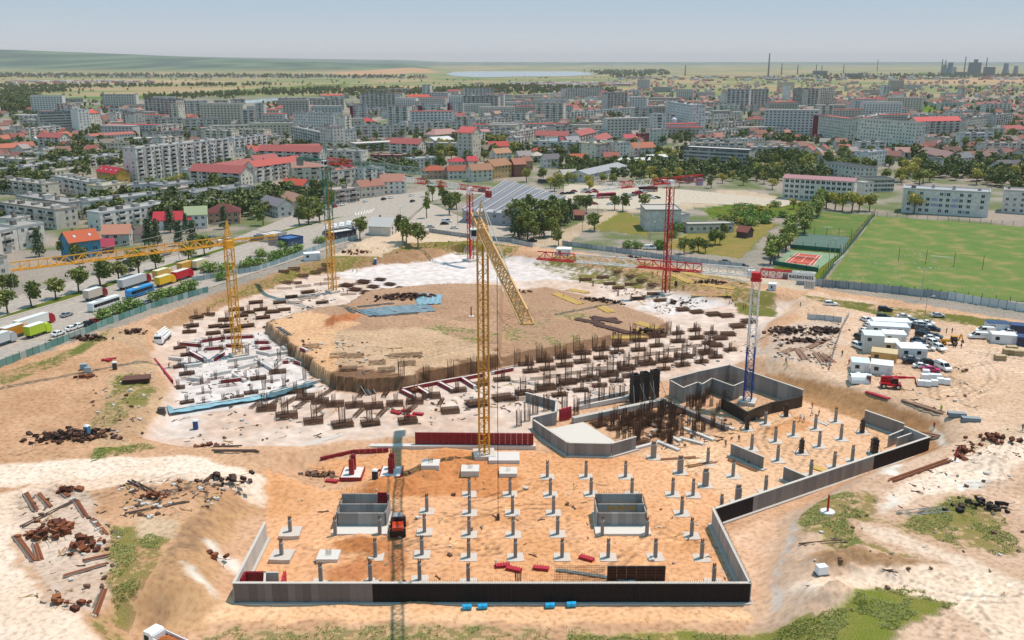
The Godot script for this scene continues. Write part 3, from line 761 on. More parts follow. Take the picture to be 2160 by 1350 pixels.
func column_proto(kind: String) -> Node3D:
	var r := Node3D.new()
	var w := 0.62; var d := 0.62; var h := 3.2
	if kind == "big" or kind == "formwork_big": w = 1.15; d = 0.95; h = 3.4
	var b := MB.new()
	if kind != "plain":
		b.col = C("dccec2")
		var s := 1.5 if kind != "raised" else 1.95
		var t := 0.14 if kind != "raised" else 0.75
		var p := PackedVector2Array([Vector2(-s, -s * 0.92), Vector2(s * 0.96, -s), Vector2(s, s * 0.9), Vector2(s * 0.3, s), Vector2(-s * 0.95, s * 0.94)])
		b.prism(p, -0.5, t)
		part(b, "footing_pad", M.concrete, r)
		b = MB.new()
	if kind.begins_with("formwork"):
		b.col = C("2a2422")
		b.bx(-w / 2 - 0.12, 0, -d / 2 - 0.12, w / 2 + 0.12, h, d / 2 + 0.12)
		part(b, "formwork_shell", M.paint, r)
		b = MB.new()
		b.col = C("544a44")
		for q in 4: b.bx(-w / 2 - 0.2, h * (q + 0.5) / 4, -d / 2 - 0.2, w / 2 + 0.2, h * (q + 0.5) / 4 + 0.14, d / 2 + 0.2)
		for q in [-1, 1]: b.beam(Vector3(q * (w / 2 + 0.1), h * 0.7, 0), Vector3(q * (w / 2 + 1.3), 0.1, 0.3), 0.08)
		part(b, "brace", M.steel, r)
	else:
		b.col = C("a29a94")
		var p2 := PackedVector2Array([Vector2(-w / 2 + 0.04, -d / 2), Vector2(w / 2 - 0.04, -d / 2), Vector2(w / 2, -d / 2 + 0.04), Vector2(w / 2, d / 2 - 0.04), Vector2(w / 2 - 0.04, d / 2), Vector2(-w / 2 + 0.04, d / 2), Vector2(-w / 2, d / 2 - 0.04), Vector2(-w / 2, -d / 2 + 0.04)])
		b.prism(p2, 0, h - 0.25)
		b.col = C("d0c8c0")
		b.prism(p2, h - 0.25, h)
		part(b, "shaft", M.concrete, r)
	b = MB.new()
	b.col = C("6d4128")
	for i in 10:
		var a := Vector3(cos(TAU * i / 10) * w * 0.4, h - 0.1, sin(TAU * i / 10) * d * 0.4)
		b.rod(a, a + Vector3(rng.randf_range(-0.08, 0.08), 0.75, rng.randf_range(-0.08, 0.08)), 0.06)
	b.bx(-w * 0.42, h + 0.3, -d * 0.42, w * 0.42, h + 0.36, d * 0.42)
	part(b, "rebar_ends", M.rust, r)
	return r

func columns() -> void:
	var rows := [
		["in the row against the front wall", [-32.3,-138.7,-23.9,-138.7,-15.6,-138.7,-7.4,-138.7,34.1,-138.7], "pad"],
		["in the second row behind the front wall", [-40.9,-146.9,-24.3,-147.1,-16,-147.2,-7.7,-147.1,0.6,-147.1,8.9,-147.1,17.1,-147.1,25.5,-147.1,33.7,-146.9], "pad"],
		["in the third row behind the front wall", [-41.3,-155.3,-16.3,-155.3,-8,-155.3,0.2,-155.3,8.5,-155.5,33.4,-154.9], "pad"],
		["in the fourth row behind the front wall", [-16.6,-163.8,-8.3,-163.8,0.1,-163.8,8.1,-163.8,33.1,-163.6,41,-164.5], "pad"],
		["in the fifth row behind the front wall", [-8.7,-171.8,-0.4,-172,7.8,-171.8,16.1,-172,24.4,-171.8,32.7,-171.8,36.8,-171.5], "pad"],
		["in the sixth row behind the front wall", [7.5,-180.2,15.7,-180.2,24.1,-180.2], "pad"],
		["in the farthest row of the right bay", [54.5,-194.7,61.1,-199.1,66.3,-202.7,72.8,-206.8,79.2,-211.4], "pad"],
		["in the middle row of the right bay", [58.7,-188.5,70.4,-196.4,76.8,-200.5], "pad"],
		["in the nearest row of the right bay", [51.9,-172.9,63.6,-180.8,70,-185,75.2,-188.5], "pad"],
		["between the right bay and the main basement", [43,-187.2,47,-180.5,61.7,-210.1], "pad"],
		["before the left concrete core", [-32.9,-155.1,-24.6,-155.1], "plain"],
		["before the right concrete core", [16.8,-155.1,25.1,-155.1], "plain"],
		["along the bend", [31.5,-190.1,36.1,-182.4,40.2,-175.9,45.2,-168.4], "big"],
		["still in dark formwork in the right bay", [56.3,-206.5,68.1,-214.9,65.2,-192.7,83.2,-204.5], "formwork"],
		["still in wide dark formwork by the right corner", [81.6,-192.7], "formwork_big"]]
	var protos := {}
	for kind in ["pad", "raised", "plain", "big", "formwork", "formwork_big"]: protos[kind] = column_proto(kind)
	for row in rows:
		var a: Array = row[1]
		var k := a.size() / 2
		for i in k:
			var kind: String = row[2]
			if a[i * 2] < -38 and kind == "pad": kind = "raised"
			var what := "dark-boarded column" if kind.begins_with("formwork") else ("thick grey concrete column" if kind == "big" else "grey concrete column")
			var label: String = "%s, %s from the left %s" % [what, nth(i), row[0]] if k > 1 else "%s %s" % [what, row[0]]
			var o := dup(protos[kind], "concrete_column", on(Vector3(a[i * 2], 0, a[i * 2 + 1]), -0.03), rng.randf_range(-0.06, 0.06), label)
			tag(o, "", "column", "basement columns " + row[0], "thing")
	for kind in protos: protos[kind].free()
	# bare pads and the two columns in red formwork
	var b := MB.new()
	b.col = C("e6ded6")
	b.bx(-1.9, -0.4, -1.7, 1.9, 0.9, 1.7)
	var fm := b.mesh(M.concrete)
	var k2 := 0
	for q in [Vector3(-32.47,0,-146.43), Vector3(-17.35,0,-181.64), Vector3(-8.9,0,-180.94), Vector3(-0.81,0,-181.64)]:
		var t := thing("footing_pad", ["bare white footing block without a column near the front wall", "bare white footing block left of the middle crane", "white footing block just left below the middle crane's base", "white footing block just right below the middle crane's base"][k2], "footing", on(q))
		inst(fm, "block", t)
		b = MB.new(); b.col = C("7a4a2c")
		for i in 12: b.rod(Vector3(-0.4 + 0.8 * (i % 4) / 3, 0.8, -0.4 + 0.4 * (i / 4)), Vector3(-0.4 + 0.8 * (i % 4) / 3, 1.9, -0.4 + 0.4 * (i / 4)), 0.05)
		part(b, "starter_bars", M.rust, t)
		k2 += 1
	k2 = 0
	for q in [Vector3(-33.93,0,-180.7), Vector3(-25.65,0,-180.7)]:
		var t := thing("formwork_footing", ["red-boarded footing with red column forms, the left of two near the blue toilet", "red-boarded footing with red column forms, the right of two near the blue toilet"][k2], "footing", on(q), 0.0, "red-boarded footings")
		b = MB.new(); b.col = C("efe7e0")
		b.bx(-2.1, -0.3, -2.6, 2.1, 0.9, 2.6); part(b, "slab", M.concrete, t)
		b = MB.new(); b.col = C("8c1020")
		for s in [-1, 1]: b.bx(s * 2.2 - 0.1, -0.3, -2.7, s * 2.2 + 0.1, 1.0, 2.7)
		for i in 9: b.bx(-2.3 + i * 0.52, -0.2, 2.62, -1.86 + i * 0.52, 0.95, 2.8)
		part(b, "formwork_side", M.paint, t)
		for z in [-1.6, 0.9]:
			b = MB.new(); b.col = C("8c1020")
			b.bx(-0.5, 0.9, z - 0.4, 0.5, 4.2, z + 0.4)
			b.col = C("c03040")
			for i in 5: b.bx(-0.55, 1.2 + i * 0.65, z - 0.45, 0.55, 1.3 + i * 0.65, z + 0.45)
			part(b, "column_form", M.paint, t)
			b = MB.new(); b.col = C("6d4128")
			for i in 8: b.rod(Vector3(cos(i * 0.785) * 0.3, 4, z + sin(i * 0.785) * 0.25), Vector3(cos(i * 0.785) * 0.3, 5.2, z + sin(i * 0.785) * 0.25), 0.06)
			part(b, "rebar_ends", M.rust, t)
		k2 += 1

func core(label: String, at: Vector3, w: float, d: float, red: bool) -> void:
	var r := thing("concrete_core", label, "concrete core", at)
	var b := MB.new(); b.col = C("e9e0d7")
	b.bx(-w / 2 - 0.6, -0.4, -0.3, w / 2 + 0.6, 0.45, 3.2)
	b.bx(-w / 2 - 0.5, -0.4, -d - 0.5, w / 2 + 0.5, 0.3, -0.3)
	part(b, "slab", M.concrete, r)
	var cols := ["a9a39e", "9c9691", "b3ada8"]
	for z in [[0.0, 3.0], [-d * 0.45, 3.6], [-d, 4.2]]:
		var k := 7
		for i in k:
			b = MB.new(); b.col = C(cols[rng.randi() % 3])
			b.bx(-w / 2 + w * i / k + 0.01, 0.3, z[0] - 0.3, -w / 2 + w * (i + 1) / k - 0.01, z[1], z[0])
			part(b, "panel", M.concrete, r)
	for s in [-1, 1]:
		b = MB.new(); b.col = C("b5afaa")
		b.bx(s * w / 2 - 0.15, 0.3, -d - 0.3, s * w / 2 + 0.15, 3.2, 0.0)
		part(b, "side_wall", M.concrete, r)
	starter_bars(r, Vector3(-w / 2, 4.1, -d - 0.2), w, 1.3)
	starter_bars(r, Vector3(-w / 2, 3.5, -d * 0.45 - 0.2), w, 0.7)
	starter_bars(r, Vector3(-w / 2, 3.1, 0), d, 1.2, PI / 2)
	starter_bars(r, Vector3(w / 2, 3.1, 0), d, 1.2, PI / 2)
	if red:
		b = MB.new(); b.col = C("8c1020")
		b.bx(w / 2 - 2.2, 1.6, -d - 0.02, w / 2 - 0.4, 4.6, -d + 0.2)
		b.col = C("5c0a14")
		for i in 5: b.bx(w / 2 - 2.2, 1.8 + i * 0.6, -d + 0.2, w / 2 - 0.4, 1.95 + i * 0.6, -d + 0.26)
		part(b, "formwork_panel", M.paint, r)
	else:
		for i in 3:
			b = MB.new(); b.col = C("c89858")
			b.bx(-w / 2 + 2.2 + i * 1.9, 2.4, -d * 0.45 + 0.02, -w / 2 + 3.6 + i * 1.9, 3.3, -d * 0.45 + 0.08)
			part(b, "timber_shutter", M.wood, r)

func red_wall(label: String, pts: Array, y0: float, h: float, dark := "7c0f1e") -> Node3D:
	# steel-framed wall formwork, panel by panel
	var P := pv(pts)
	var r := thing("formwork_wall", label, "formwork", Vector3(P[0].x, y0, P[0].y))
	for i in P.size() - 1:
		var a := P[i]; var e := P[i + 1]
		var L := a.distance_to(e); var k := maxi(1, roundi(L / 1.3)); var w := L / k
		var b := MB.new()
		b.col = C(dark)
		b.bx(-w / 2 + 0.02, 0, -0.2, w / 2 - 0.02, h, 0.2)
		b.col = C("a52334")
		for q in 5: b.bx(-w / 2 + 0.02, h * (q + 0.4) / 5, -0.27, w / 2 - 0.02, h * (q + 0.4) / 5 + 0.1, 0.27)
		for q in [-w / 2 + 0.02, w / 2 - 0.1]: b.bx(q, 0, -0.25, q + 0.08, h, 0.25)
		var me := b.mesh(M.paint)
		for j in k:
			var p := a.lerp(e, (j + 0.5) / k) - P[0]
			var o := inst(me, "formwork_panel", r)
			o.position = Vector3(p.x, 0, p.y); o.rotation.y = atan2(-(e.y - a.y), e.x - a.x)
	return r

func basement() -> void:
	var gr := ["978f8b", "908884", "9d9590", "8c8480"]
	var lit := ["b9b1aa", "aca49d", "c4bcb5"]
	var w := wall_run("retaining_wall", "long front basement wall, grey panels at left and black-coated to the right", "wall", [-45.1,-132.7,38.6,-132.7], 0, 3.7, 0.45, ["7d7472", "8a817d", "716866"], true, 1.25, "concrete", "d9d0c6", [[0.265, 1.0]])
	starter_bars(w, Vector3(30, 3.75, 0), 52, 0.7, 0.0, 0.35)
	w = wall_run("retaining_wall", "short pale basement wall at the left end running back from the front wall", "wall", [-45.1,-132.7,-45.3,-153.2], 0, 3.6, 0.4, ["d8d2cb", "cfc8c1"])
	w = wall_run("retaining_wall", "right end basement wall running back from the front corner to the kink", "wall", [38.6,-132.7,38,-158.2], 0, 3.7, 0.45, lit)
	starter_bars(w, Vector3(0, 3.75, 0), 26, 0.7, atan2(25, -0.4))
	w = wall_run("retaining_wall", "outer basement wall of the right bay with black-coated ends", "wall", [38.1,-158.6,94,-193.4], 0, 3.6, 0.45, gr, true, 1.3, "concrete", "ddd4ca", [[0.0, 0.16], [0.7, 1.0]])
	w = wall_run("retaining_wall", "wall closing the right bay below the eroded bank", "wall", [94,-193.4,91,-199.6], 0, 3.6, 0.4, lit)
	w = wall_run("retaining_wall", "grey wall at the foot of the bank in the right bay", "wall", [91.7,-201.9,85.9,-210.4], 0, 3.4, 0.4, ["8d8580", "999089"])
	for q in [[[85.9,-195.8,90.6,-199.3], "left cross wall of the small corner room in the right bay"], [[87.3,-194.4,92.4,-197.7], "right cross wall of the small corner room in the right bay"]]:
		wall_run("partition_wall", q[1], "wall", q[0], 0, 2.9, 0.3, lit, false)
	w = wall_run("partition_wall", "freestanding wall stub with resting workers in the right bay", "wall", [48.9,-191,54.2,-183.8], 0, 3.0, 0.35, ["8d8783", "99928d"])
	w = wall_run("partition_wall", "stub wall joining the outer wall of the right bay", "wall", [57.2,-178.8,60.9,-173.5], 0, 3.0, 0.35, ["857e7a", "918a85"])
	# polygonal pool of walls in the middle right
	w = wall_run("retaining_wall", "bent grey concrete wall around the pale slab right of the red formwork", "wall", [5,-204.8,12.5,-191,22.1,-190.5,28,-194.4], 0, 3.2, 0.4, ["97918d", "a39d98", "8d8783"], true, 1.4)
	w = wall_run("retaining_wall", "back walls of the small stepped room behind the bent wall", "wall", [5,-204.8,10.5,-208.3,11.1,-215.8,3.6,-221.7], 0.2, 3.6, 0.4, ["8d8783", "9c9691"], false)
	w = wall_run("retaining_wall", "high grey walls round the far side of the crane's basement box", "wall", [41.7,-230.1,50,-236,59.9,-241.8,74,-221.7], 0, 4.6, 0.4, ["a09a95", "928b86", "b0aaa5"], false, 1.5)
	starter_bars(w, Vector3(0, 4.6, 0), 24, 1.6, 0.0, 0.35)
	w = wall_run("partition_wall", "inner walls of the crane's basement box", "wall", [41.6,-230.1,44.1,-224.4,48.6,-228.6,49.6,-227.2], 0, 4.2, 0.3, ["9a948f", "a8a29d"], false)
	w = wall_run("partition_wall", "inner cross wall below the blue mast", "wall", [49.3,-227.2,53.1,-232.3,57.4,-226.2,61,-229.7], 0, 4.0, 0.3, ["9a948f", "8b8580"], false)
	w = wall_run("formwork_wall", "black formwork tub in front of the blue mast", "formwork", [53.3,-220.4,57.3,-210.8,64.8,-217.1,74,-221.7], 0, 2.8, 0.4, ["2c2624", "352d2a", "241f1d"], false, 1.3, "paint", "3d3733")
	starter_bars(w, Vector3(0, 2.8, 0), 8, 1.5, -0.9)
	core("low concrete core with a red form panel, the left of two", Vector3(-28.46,0,-158.03), 9.2, 5.6, true)
	core("low concrete core with timber shutters, the right of two", Vector3(20.74,0,-158.03), 9.2, 5.6, false)
	# left front corner room with red boards
	wall_run("partition_wall", "small partition walls of the front left corner room", "wall", [-40.5,-134.1,-41.2,-137.2,-39,-137.2], 0, 2.9, 0.3, ["cfc8c1", "8d8580"], false)
	red_wall("red formwork in the front left corner of the basement", [-45,-135.5,-44.7,-137.8,-41.5,-137.8], 0, 2.7)
	red_wall("single red form panel beside the front left corner room", [-37.8,-134.7,-38.1,-137.8], 0, 2.8, "b81c30")
	# long red formwork between ring and basement
	var rw := red_wall("long dark red formwork wall before the middle crane", [-22.1,-195.8,4.9,-195.2], 0.9, 2.8)
	var b := MB.new(); b.col = C("e2dad2")
	b.bx(-34.5, -1.2, -0.2, 27.5, 0.0, 1.3)
	part(b, "footing", M.concrete, rw)
	red_wall("low red boards stepping down left of the long red formwork", [-42.1,-187.5,-35.6,-191.5,-27.8,-192.6], 0, 1.3)
	red_wall("red form panel in the opening of the small stepped room", [11.6,-210.4,14.5,-212.6], 0.6, 3.0, "a01828")
	# pale slabs
	var s := thing("concrete_slab", "pale concrete slab inside the bent grey wall", "slab", Vector3.ZERO)
	b = MB.new(); b.col = C("e3dad0")
	b.prism(pv([5.4,-204.3,10.4,-205.8,17.3,-209.4,25,-195,22.2,-190.3,12.7,-190.8]), -0.3, 0.8); part(b, "slab", M.concrete, s)
	s = thing("concrete_slab", "white footing slab beside the middle crane's base", "slab", on(Vector3(-2.93,0,-188.47)))
	b = MB.new(); b.col = C("e6deda"); b.bx(-2.2, -0.4, -3.2, 4.6, 0.8, 1.6); part(b, "slab", M.concrete, s)
	s = thing("concrete_beam", "pale ground beam running back along the timbered trench", "beam", Vector3.ZERO)
	b = MB.new(); b.col = C("cfc5bb")
	var e0 := Vector3(14.8,1,-210.1); var e1 := Vector3(39.2,1,-223.2)
	b.beam(e0, e1, 1.3, 1.4); part(b, "beam", M.concrete, s)
	s = thing("concrete_beam", "dark ground beam crossing the rebar field towards the blue mast", "beam", Vector3.ZERO)
	b = MB.new(); b.col = C("8c8580")
	b.beam(Vector3(39.2,0.6,-224.2), Vector3(51.4,0.6,-205.4), 1.0, 1.2); part(b, "beam", M.concrete, s)
	# tall black column forms
	var k := 0
	for q in [Vector3(31.5,0.5,-223.8), Vector3(34.2,0.5,-225.5), Vector3(37.1,0.5,-227.3)]:
		var t := thing("column_formwork", "%s of three tall black column forms standing in a row" % ["left", "middle", "right"][k], "formwork", q, 0.45, "three tall black column forms")
		for sx in [-1, 1]:
			b = MB.new(); b.col = C("221d1b")
			b.bx(sx * 0.85 - 0.12, 0, -0.9, sx * 0.85 + 0.12, 7.6, 0.9); part(b, "form_panel", M.paint, t)
			b = MB.new(); b.col = C("2b2523")
			b.bx(-0.73, 0, sx * 0.8 - 0.1, 0.73, 7.5, sx * 0.8 + 0.1); part(b, "form_panel", M.paint, t)
		b = MB.new(); b.col = C("453c37")
		for i in 6:
			b.bx(-1.05, 0.6 + i * 1.2, 0.92, 1.05, 0.78 + i * 1.2, 1.05); b.bx(-1.05, 0.6 + i * 1.2, -1.05, 1.05, 0.78 + i * 1.2, -0.92)
		part(b, "waling", M.steel, t, "stuff")
		b = MB.new(); b.col = C("b0aaa4")
		b.beam(Vector3(1.0, 5.0, 0.9), Vector3(2.6, 0.1, 2.2), 0.12); b.beam(Vector3(-1.0, 5.0, 0.9), Vector3(-1.6, 0.1, 2.6), 0.12)
		part(b, "prop", M.steel, t)
		k += 1

# ---------------------------------------------------------------- buildings
var town := [] # [node, wall tone, storeys, roof words, district]

func facade(b: MB, a: Vector3, e: Vector3, out: Vector3, h: float, floors: int, bay: float, ww: float, wh: float, skip := 0.0, y_off := 0.0) -> void:
	# windows standing 4 cm proud of a wall from a to e
	var L := a.distance_to(e)
	var k := int(L / bay)
	if k < 1: return
	var d := (e - a) / L
	var fh := h / floors
	for i in k:
		for f in floors:
			if rng.randf() < skip: continue
			var c := a + d * L * (i + 0.5) / k + Vector3(0, fh * (f + 0.52) + y_off, 0)
			var s := d * ww / 2; var u := Vector3(0, wh / 2, 0); var o := out * 0.05
			var g := rng.randf()
			b.col = Color(0.035, 0.042, 0.05) if g < 0.6 else (Color(0.1, 0.11, 0.12) if g < 0.9 else Color(0.3, 0.29, 0.27))
			b.quad(c - s - u + o, c + s - u + o, c + s + u + o, c - s + u + o)
			b.col = Color(0.55, 0.53, 0.5)
			b.quad(c - s - u + o * 1.6, c + s - u + o * 1.6, c + s - u * 0.88 + o * 1.6, c - s - u * 0.88 + o * 1.6)
			b.quad(c - d * 0.05 - u + o * 1.4, c + d * 0.05 - u + o * 1.4, c + d * 0.05 + u + o * 1.4, c - d * 0.05 + u + o * 1.4)

func building(p: Array, d: float, h: float, roof: String, wall: String, roofc: String, label := "", opt := "", district := "", called := "apartment_block") -> Node3D:
	# p: the two ends of the base line nearest the viewer, left to right; the body runs d metres back from it
	var a := Vector3(p[0], 5, p[1]); var e := Vector3(p[2], 5, p[3])
	var L := a.distance_to(e)
	var cat := "house" if called.ends_with("house") else "building"
	var r := thing(called, label, cat, a, atan2(-(e.z - a.z), e.x - a.x))
	var floors := maxi(1, roundi(h / 2.9))
	var b := MB.new()
	var wc := C(wall).lerp(Color(0.95, 0.86, 0.75), 0.58 if Color(wall).s < 0.3 else 0.05)
	b.col = wc
	b.bx(0, -2, -d, L, h, 0)
	var ends := "e" in opt # end walls of another tone
	if ends:
		b.col = C("7d2530"); b.bx(-0.06, -2, -d - 0.06, L * 0.16, h + 0.5, 0.08)
	if "s" in opt: # stair towers breaking the long front
		b.col = C(wall) * 0.82
		for i in maxi(1, int(L / 16)): b.bx(i * 16.0 + 7.0, 0, -0.5, i * 16.0 + 9.4, h + 0.9, 0.3)
	if roof == "g" or roof == "G":
		var rise := minf(d * 0.34, 4.2) if roof == "g" else d * 0.14
		b.col = wc
		b.tri(Vector3(0, h, -d), Vector3(0, h, 0), Vector3(0, h + rise, -d / 2)); b.tri(Vector3(L, h, 0), Vector3(L, h, -d), Vector3(L, h + rise, -d / 2))
		part(b, "wall", M.plaster, r)
		b = MB.new(); b.col = C(roofc)
		var o := 0.5; var t := 0.18
		for s in [0, 1]:
			var z0 := o if s == 0 else -d - o
			var y0: float = h - rise * o / (d / 2)
			var q := [Vector3(-o, y0, z0), Vector3(L + o, y0, z0), Vector3(L + o, h + rise, -d / 2), Vector3(-o, h + rise, -d / 2)]
			if s == 1: q = [q[1], q[0], q[3], q[2]]
			b.hexa([q[0], q[1], q[2], q[3], q[0] + Vector3(0, t, 0), q[1] + Vector3(0, t, 0), q[2] + Vector3(0, t, 0), q[3] + Vector3(0, t, 0)])
		var ro := part(b, "roof", M.roof, r)
		b = MB.new(); b.col = C("8a7468")
		b.bx(L * 0.3, h + rise * 0.5, -d * 0.65, L * 0.3 + 0.7, h + rise + 1.0, -d * 0.65 + 0.7)
		part(b, "chimney", M.plaster, ro)
		if "r" in opt: # dormers or roof lights
			for i in maxi(1, int(L / 6)):
				b = MB.new(); b.col = Color(0.5, 0.55, 0.6)
				var x0: float = L * (i + 0.5) / int(maxf(1, L / 6))
				var f0 := 0.35; var f1 := 0.55
				b.hexa([Vector3(x0 - 0.5, h + rise * f0 + 0.2, -d / 2 * f0), Vector3(x0 + 0.5, h + rise * f0 + 0.2, -d / 2 * f0), Vector3(x0 + 0.5, h + rise * f1 + 0.2, -d / 2 * f1), Vector3(x0 - 0.5, h + rise * f1 + 0.2, -d / 2 * f1),
					Vector3(x0 - 0.5, h + rise * f0 + 0.32, -d / 2 * f0), Vector3(x0 + 0.5, h + rise * f0 + 0.32, -d / 2 * f0), Vector3(x0 + 0.5, h + rise * f1 + 0.32, -d / 2 * f1), Vector3(x0 - 0.5, h + rise * f1 + 0.32, -d / 2 * f1)])
				part(b, "skylight", M.glass, ro)
	elif roof == "h":
		part(b, "wall", M.plaster, r)
		b = MB.new(); b.col = C(roofc)
		var rise := minf(d, L) * 0.3; var o := 0.6; var m := minf(d, L) / 2
		var q := [Vector3(-o, h, o), Vector3(L + o, h, o), Vector3(L + o, h, -d - o), Vector3(-o, h, -d - o)]
		var ra := Vector3(m, h + rise, -d / 2); var rb := Vector3(maxf(m + 0.1, L - m), h + rise, -d / 2)
		b.quad(q[0], q[1], rb, ra); b.quad(q[2], q[3], ra, rb); b.tri(q[1], q[2], rb); b.tri(q[3], q[0], ra)
		b.quad(q[3], q[2], q[1], q[0])
		part(b, "roof", M.roof, r)
	else:
		part(b, "wall", M.plaster, r)
		b = MB.new(); b.col = C(roofc)
		b.bx(0.25, h - 0.3, -d + 0.25, L - 0.25, h + 0.12, -0.25)
		b.col = C(wall) * 0.9
		b.bx(-0.12, h - 0.25, -0.25, L + 0.12, h + 0.6, 0.12); b.bx(-0.12, h - 0.25, -d - 0.12, L + 0.12, h + 0.6, -d + 0.25)
		b.bx(-0.12, h - 0.25, -d + 0.25, 0.25, h + 0.6, -0.25); b.bx(L - 0.25, h - 0.25, -d + 0.25, L + 0.12, h + 0.6, -0.25)
		var ro := part(b, "roof", M.roof, r)
		if not "n" in opt:
			for i in clampi(int(L / 9), 1, 8):
				b = MB.new(); b.col = C(["9a928c", "b8b0a8", "857a74", "c8c2bc"][rng.randi() % 4])
				var x := L * (i + rng.randf_range(0.25, 0.6)) / clampi(int(L / 9), 1, 8)
				var z := -d * rng.randf_range(0.35, 0.65)
				var s := rng.randf_range(0.8, 2.2)
				b.bx(x - s * 0.7, h, z - s, x + s * 0.7, h + rng.randf_range(1.2, 2.4), z + s)
				part(b, "roof_housing", M.plaster, ro)
	b = MB.new()
	var sk := 0.14
	var bay := 3.4 if h > 8 else 3.0
	if "W" in opt: # glazed bands
		facade(b, Vector3(0, 0, 0.09 if ends else 0.0), Vector3(L, 0, 0.0), Vector3(0, 0, 1), h, floors, 2.2, 1.95, 1.5, 0.02)
	elif not "i" in opt:
		facade(b, Vector3(L * 0.18 if ends else 0.4, 0, 0), Vector3(L - 0.4, 0, 0), Vector3(0, 0, 1), h, floors, bay, 1.35, 1.4, sk)
	facade(b, Vector3(L, 0, -0.6), Vector3(L, 0, -d + 0.6), Vector3(1, 0, 0), h, floors, 3.4, 1.3, 1.4, 0.3)
	facade(b, Vector3(0, 0, -d + 0.6), Vector3(0, 0, -0.6), Vector3(-1, 0, 0), h, floors, 3.6, 1.2, 1.4, 0.4)
	if b.v.size() > 0: part(b, "windows", M.glass, r, "stuff")
	if "b" in opt: # balconies in stacks
		b = MB.new()
		var fh := h / floors
		var k := maxi(1, int(L / 7.5))
		for i in k:
			for f in range(0 if h < 8 else 1, floors):
				b.col = C(wall).lerp(C(["e8e4e0", "c9c2ba", "8d8680", "d8cfc4"][rng.randi() % 4]), 0.7)
				var x := L * (i + 0.5) / k
				b.bx(x - 1.9, fh * f + 0.1, 0.02, x + 1.9, fh * f + 1.1, 1.25)
				b.col = Color(0.03, 0.035, 0.04)
				b.bx(x - 1.5, fh * f + 1.1, 0.04, x + 1.5, fh * f + 2.2, 0.2)
		part(b, "balconies", M.plaster, r, "stuff")
	if label == "": town.append([r, wall, floors, roof, district])
	return r

func tone(hex: String) -> String:
	var c := Color(hex)
	if c.s < 0.12: return "white" if c.v > 0.8 else ("pale grey" if c.v > 0.7 else ("grey" if c.v > 0.5 else "dark grey"))
	var h := c.h * 360
	if h < 14 or h > 340: return "pinkish" if c.v > 0.6 else "dark red"
	if h < 40: return "beige" if c.v > 0.72 else "brownish"
	if h < 60: return "cream"
	if h < 170: return "greenish"
	return "bluish"

func label_town() -> void:
	var by := {}
	for t in town:
		if not by.has(t[4]): by[t[4]] = []
		by[t[4]].append(t)
	for d in by:
		var a: Array = by[d]
		a.sort_custom(func(p, q): return p[0].position.x / -p[0].position.z < q[0].position.x / -q[0].position.z)
		for i in a.size():
			var t: Array = a[i]
			var n: Node3D = t[0]
			var rf: String = {"f": "flat roof", "g": "gabled roof", "G": "low roof", "h": "hipped roof"}[t[3]]
			n.set_meta("label", "%s %s with %s, %s from left %s" % [tone(t[1]), "house" if t[2] < 3 else "block", rf, nth(i), d])
			n.set_meta("group", "buildings " + d)

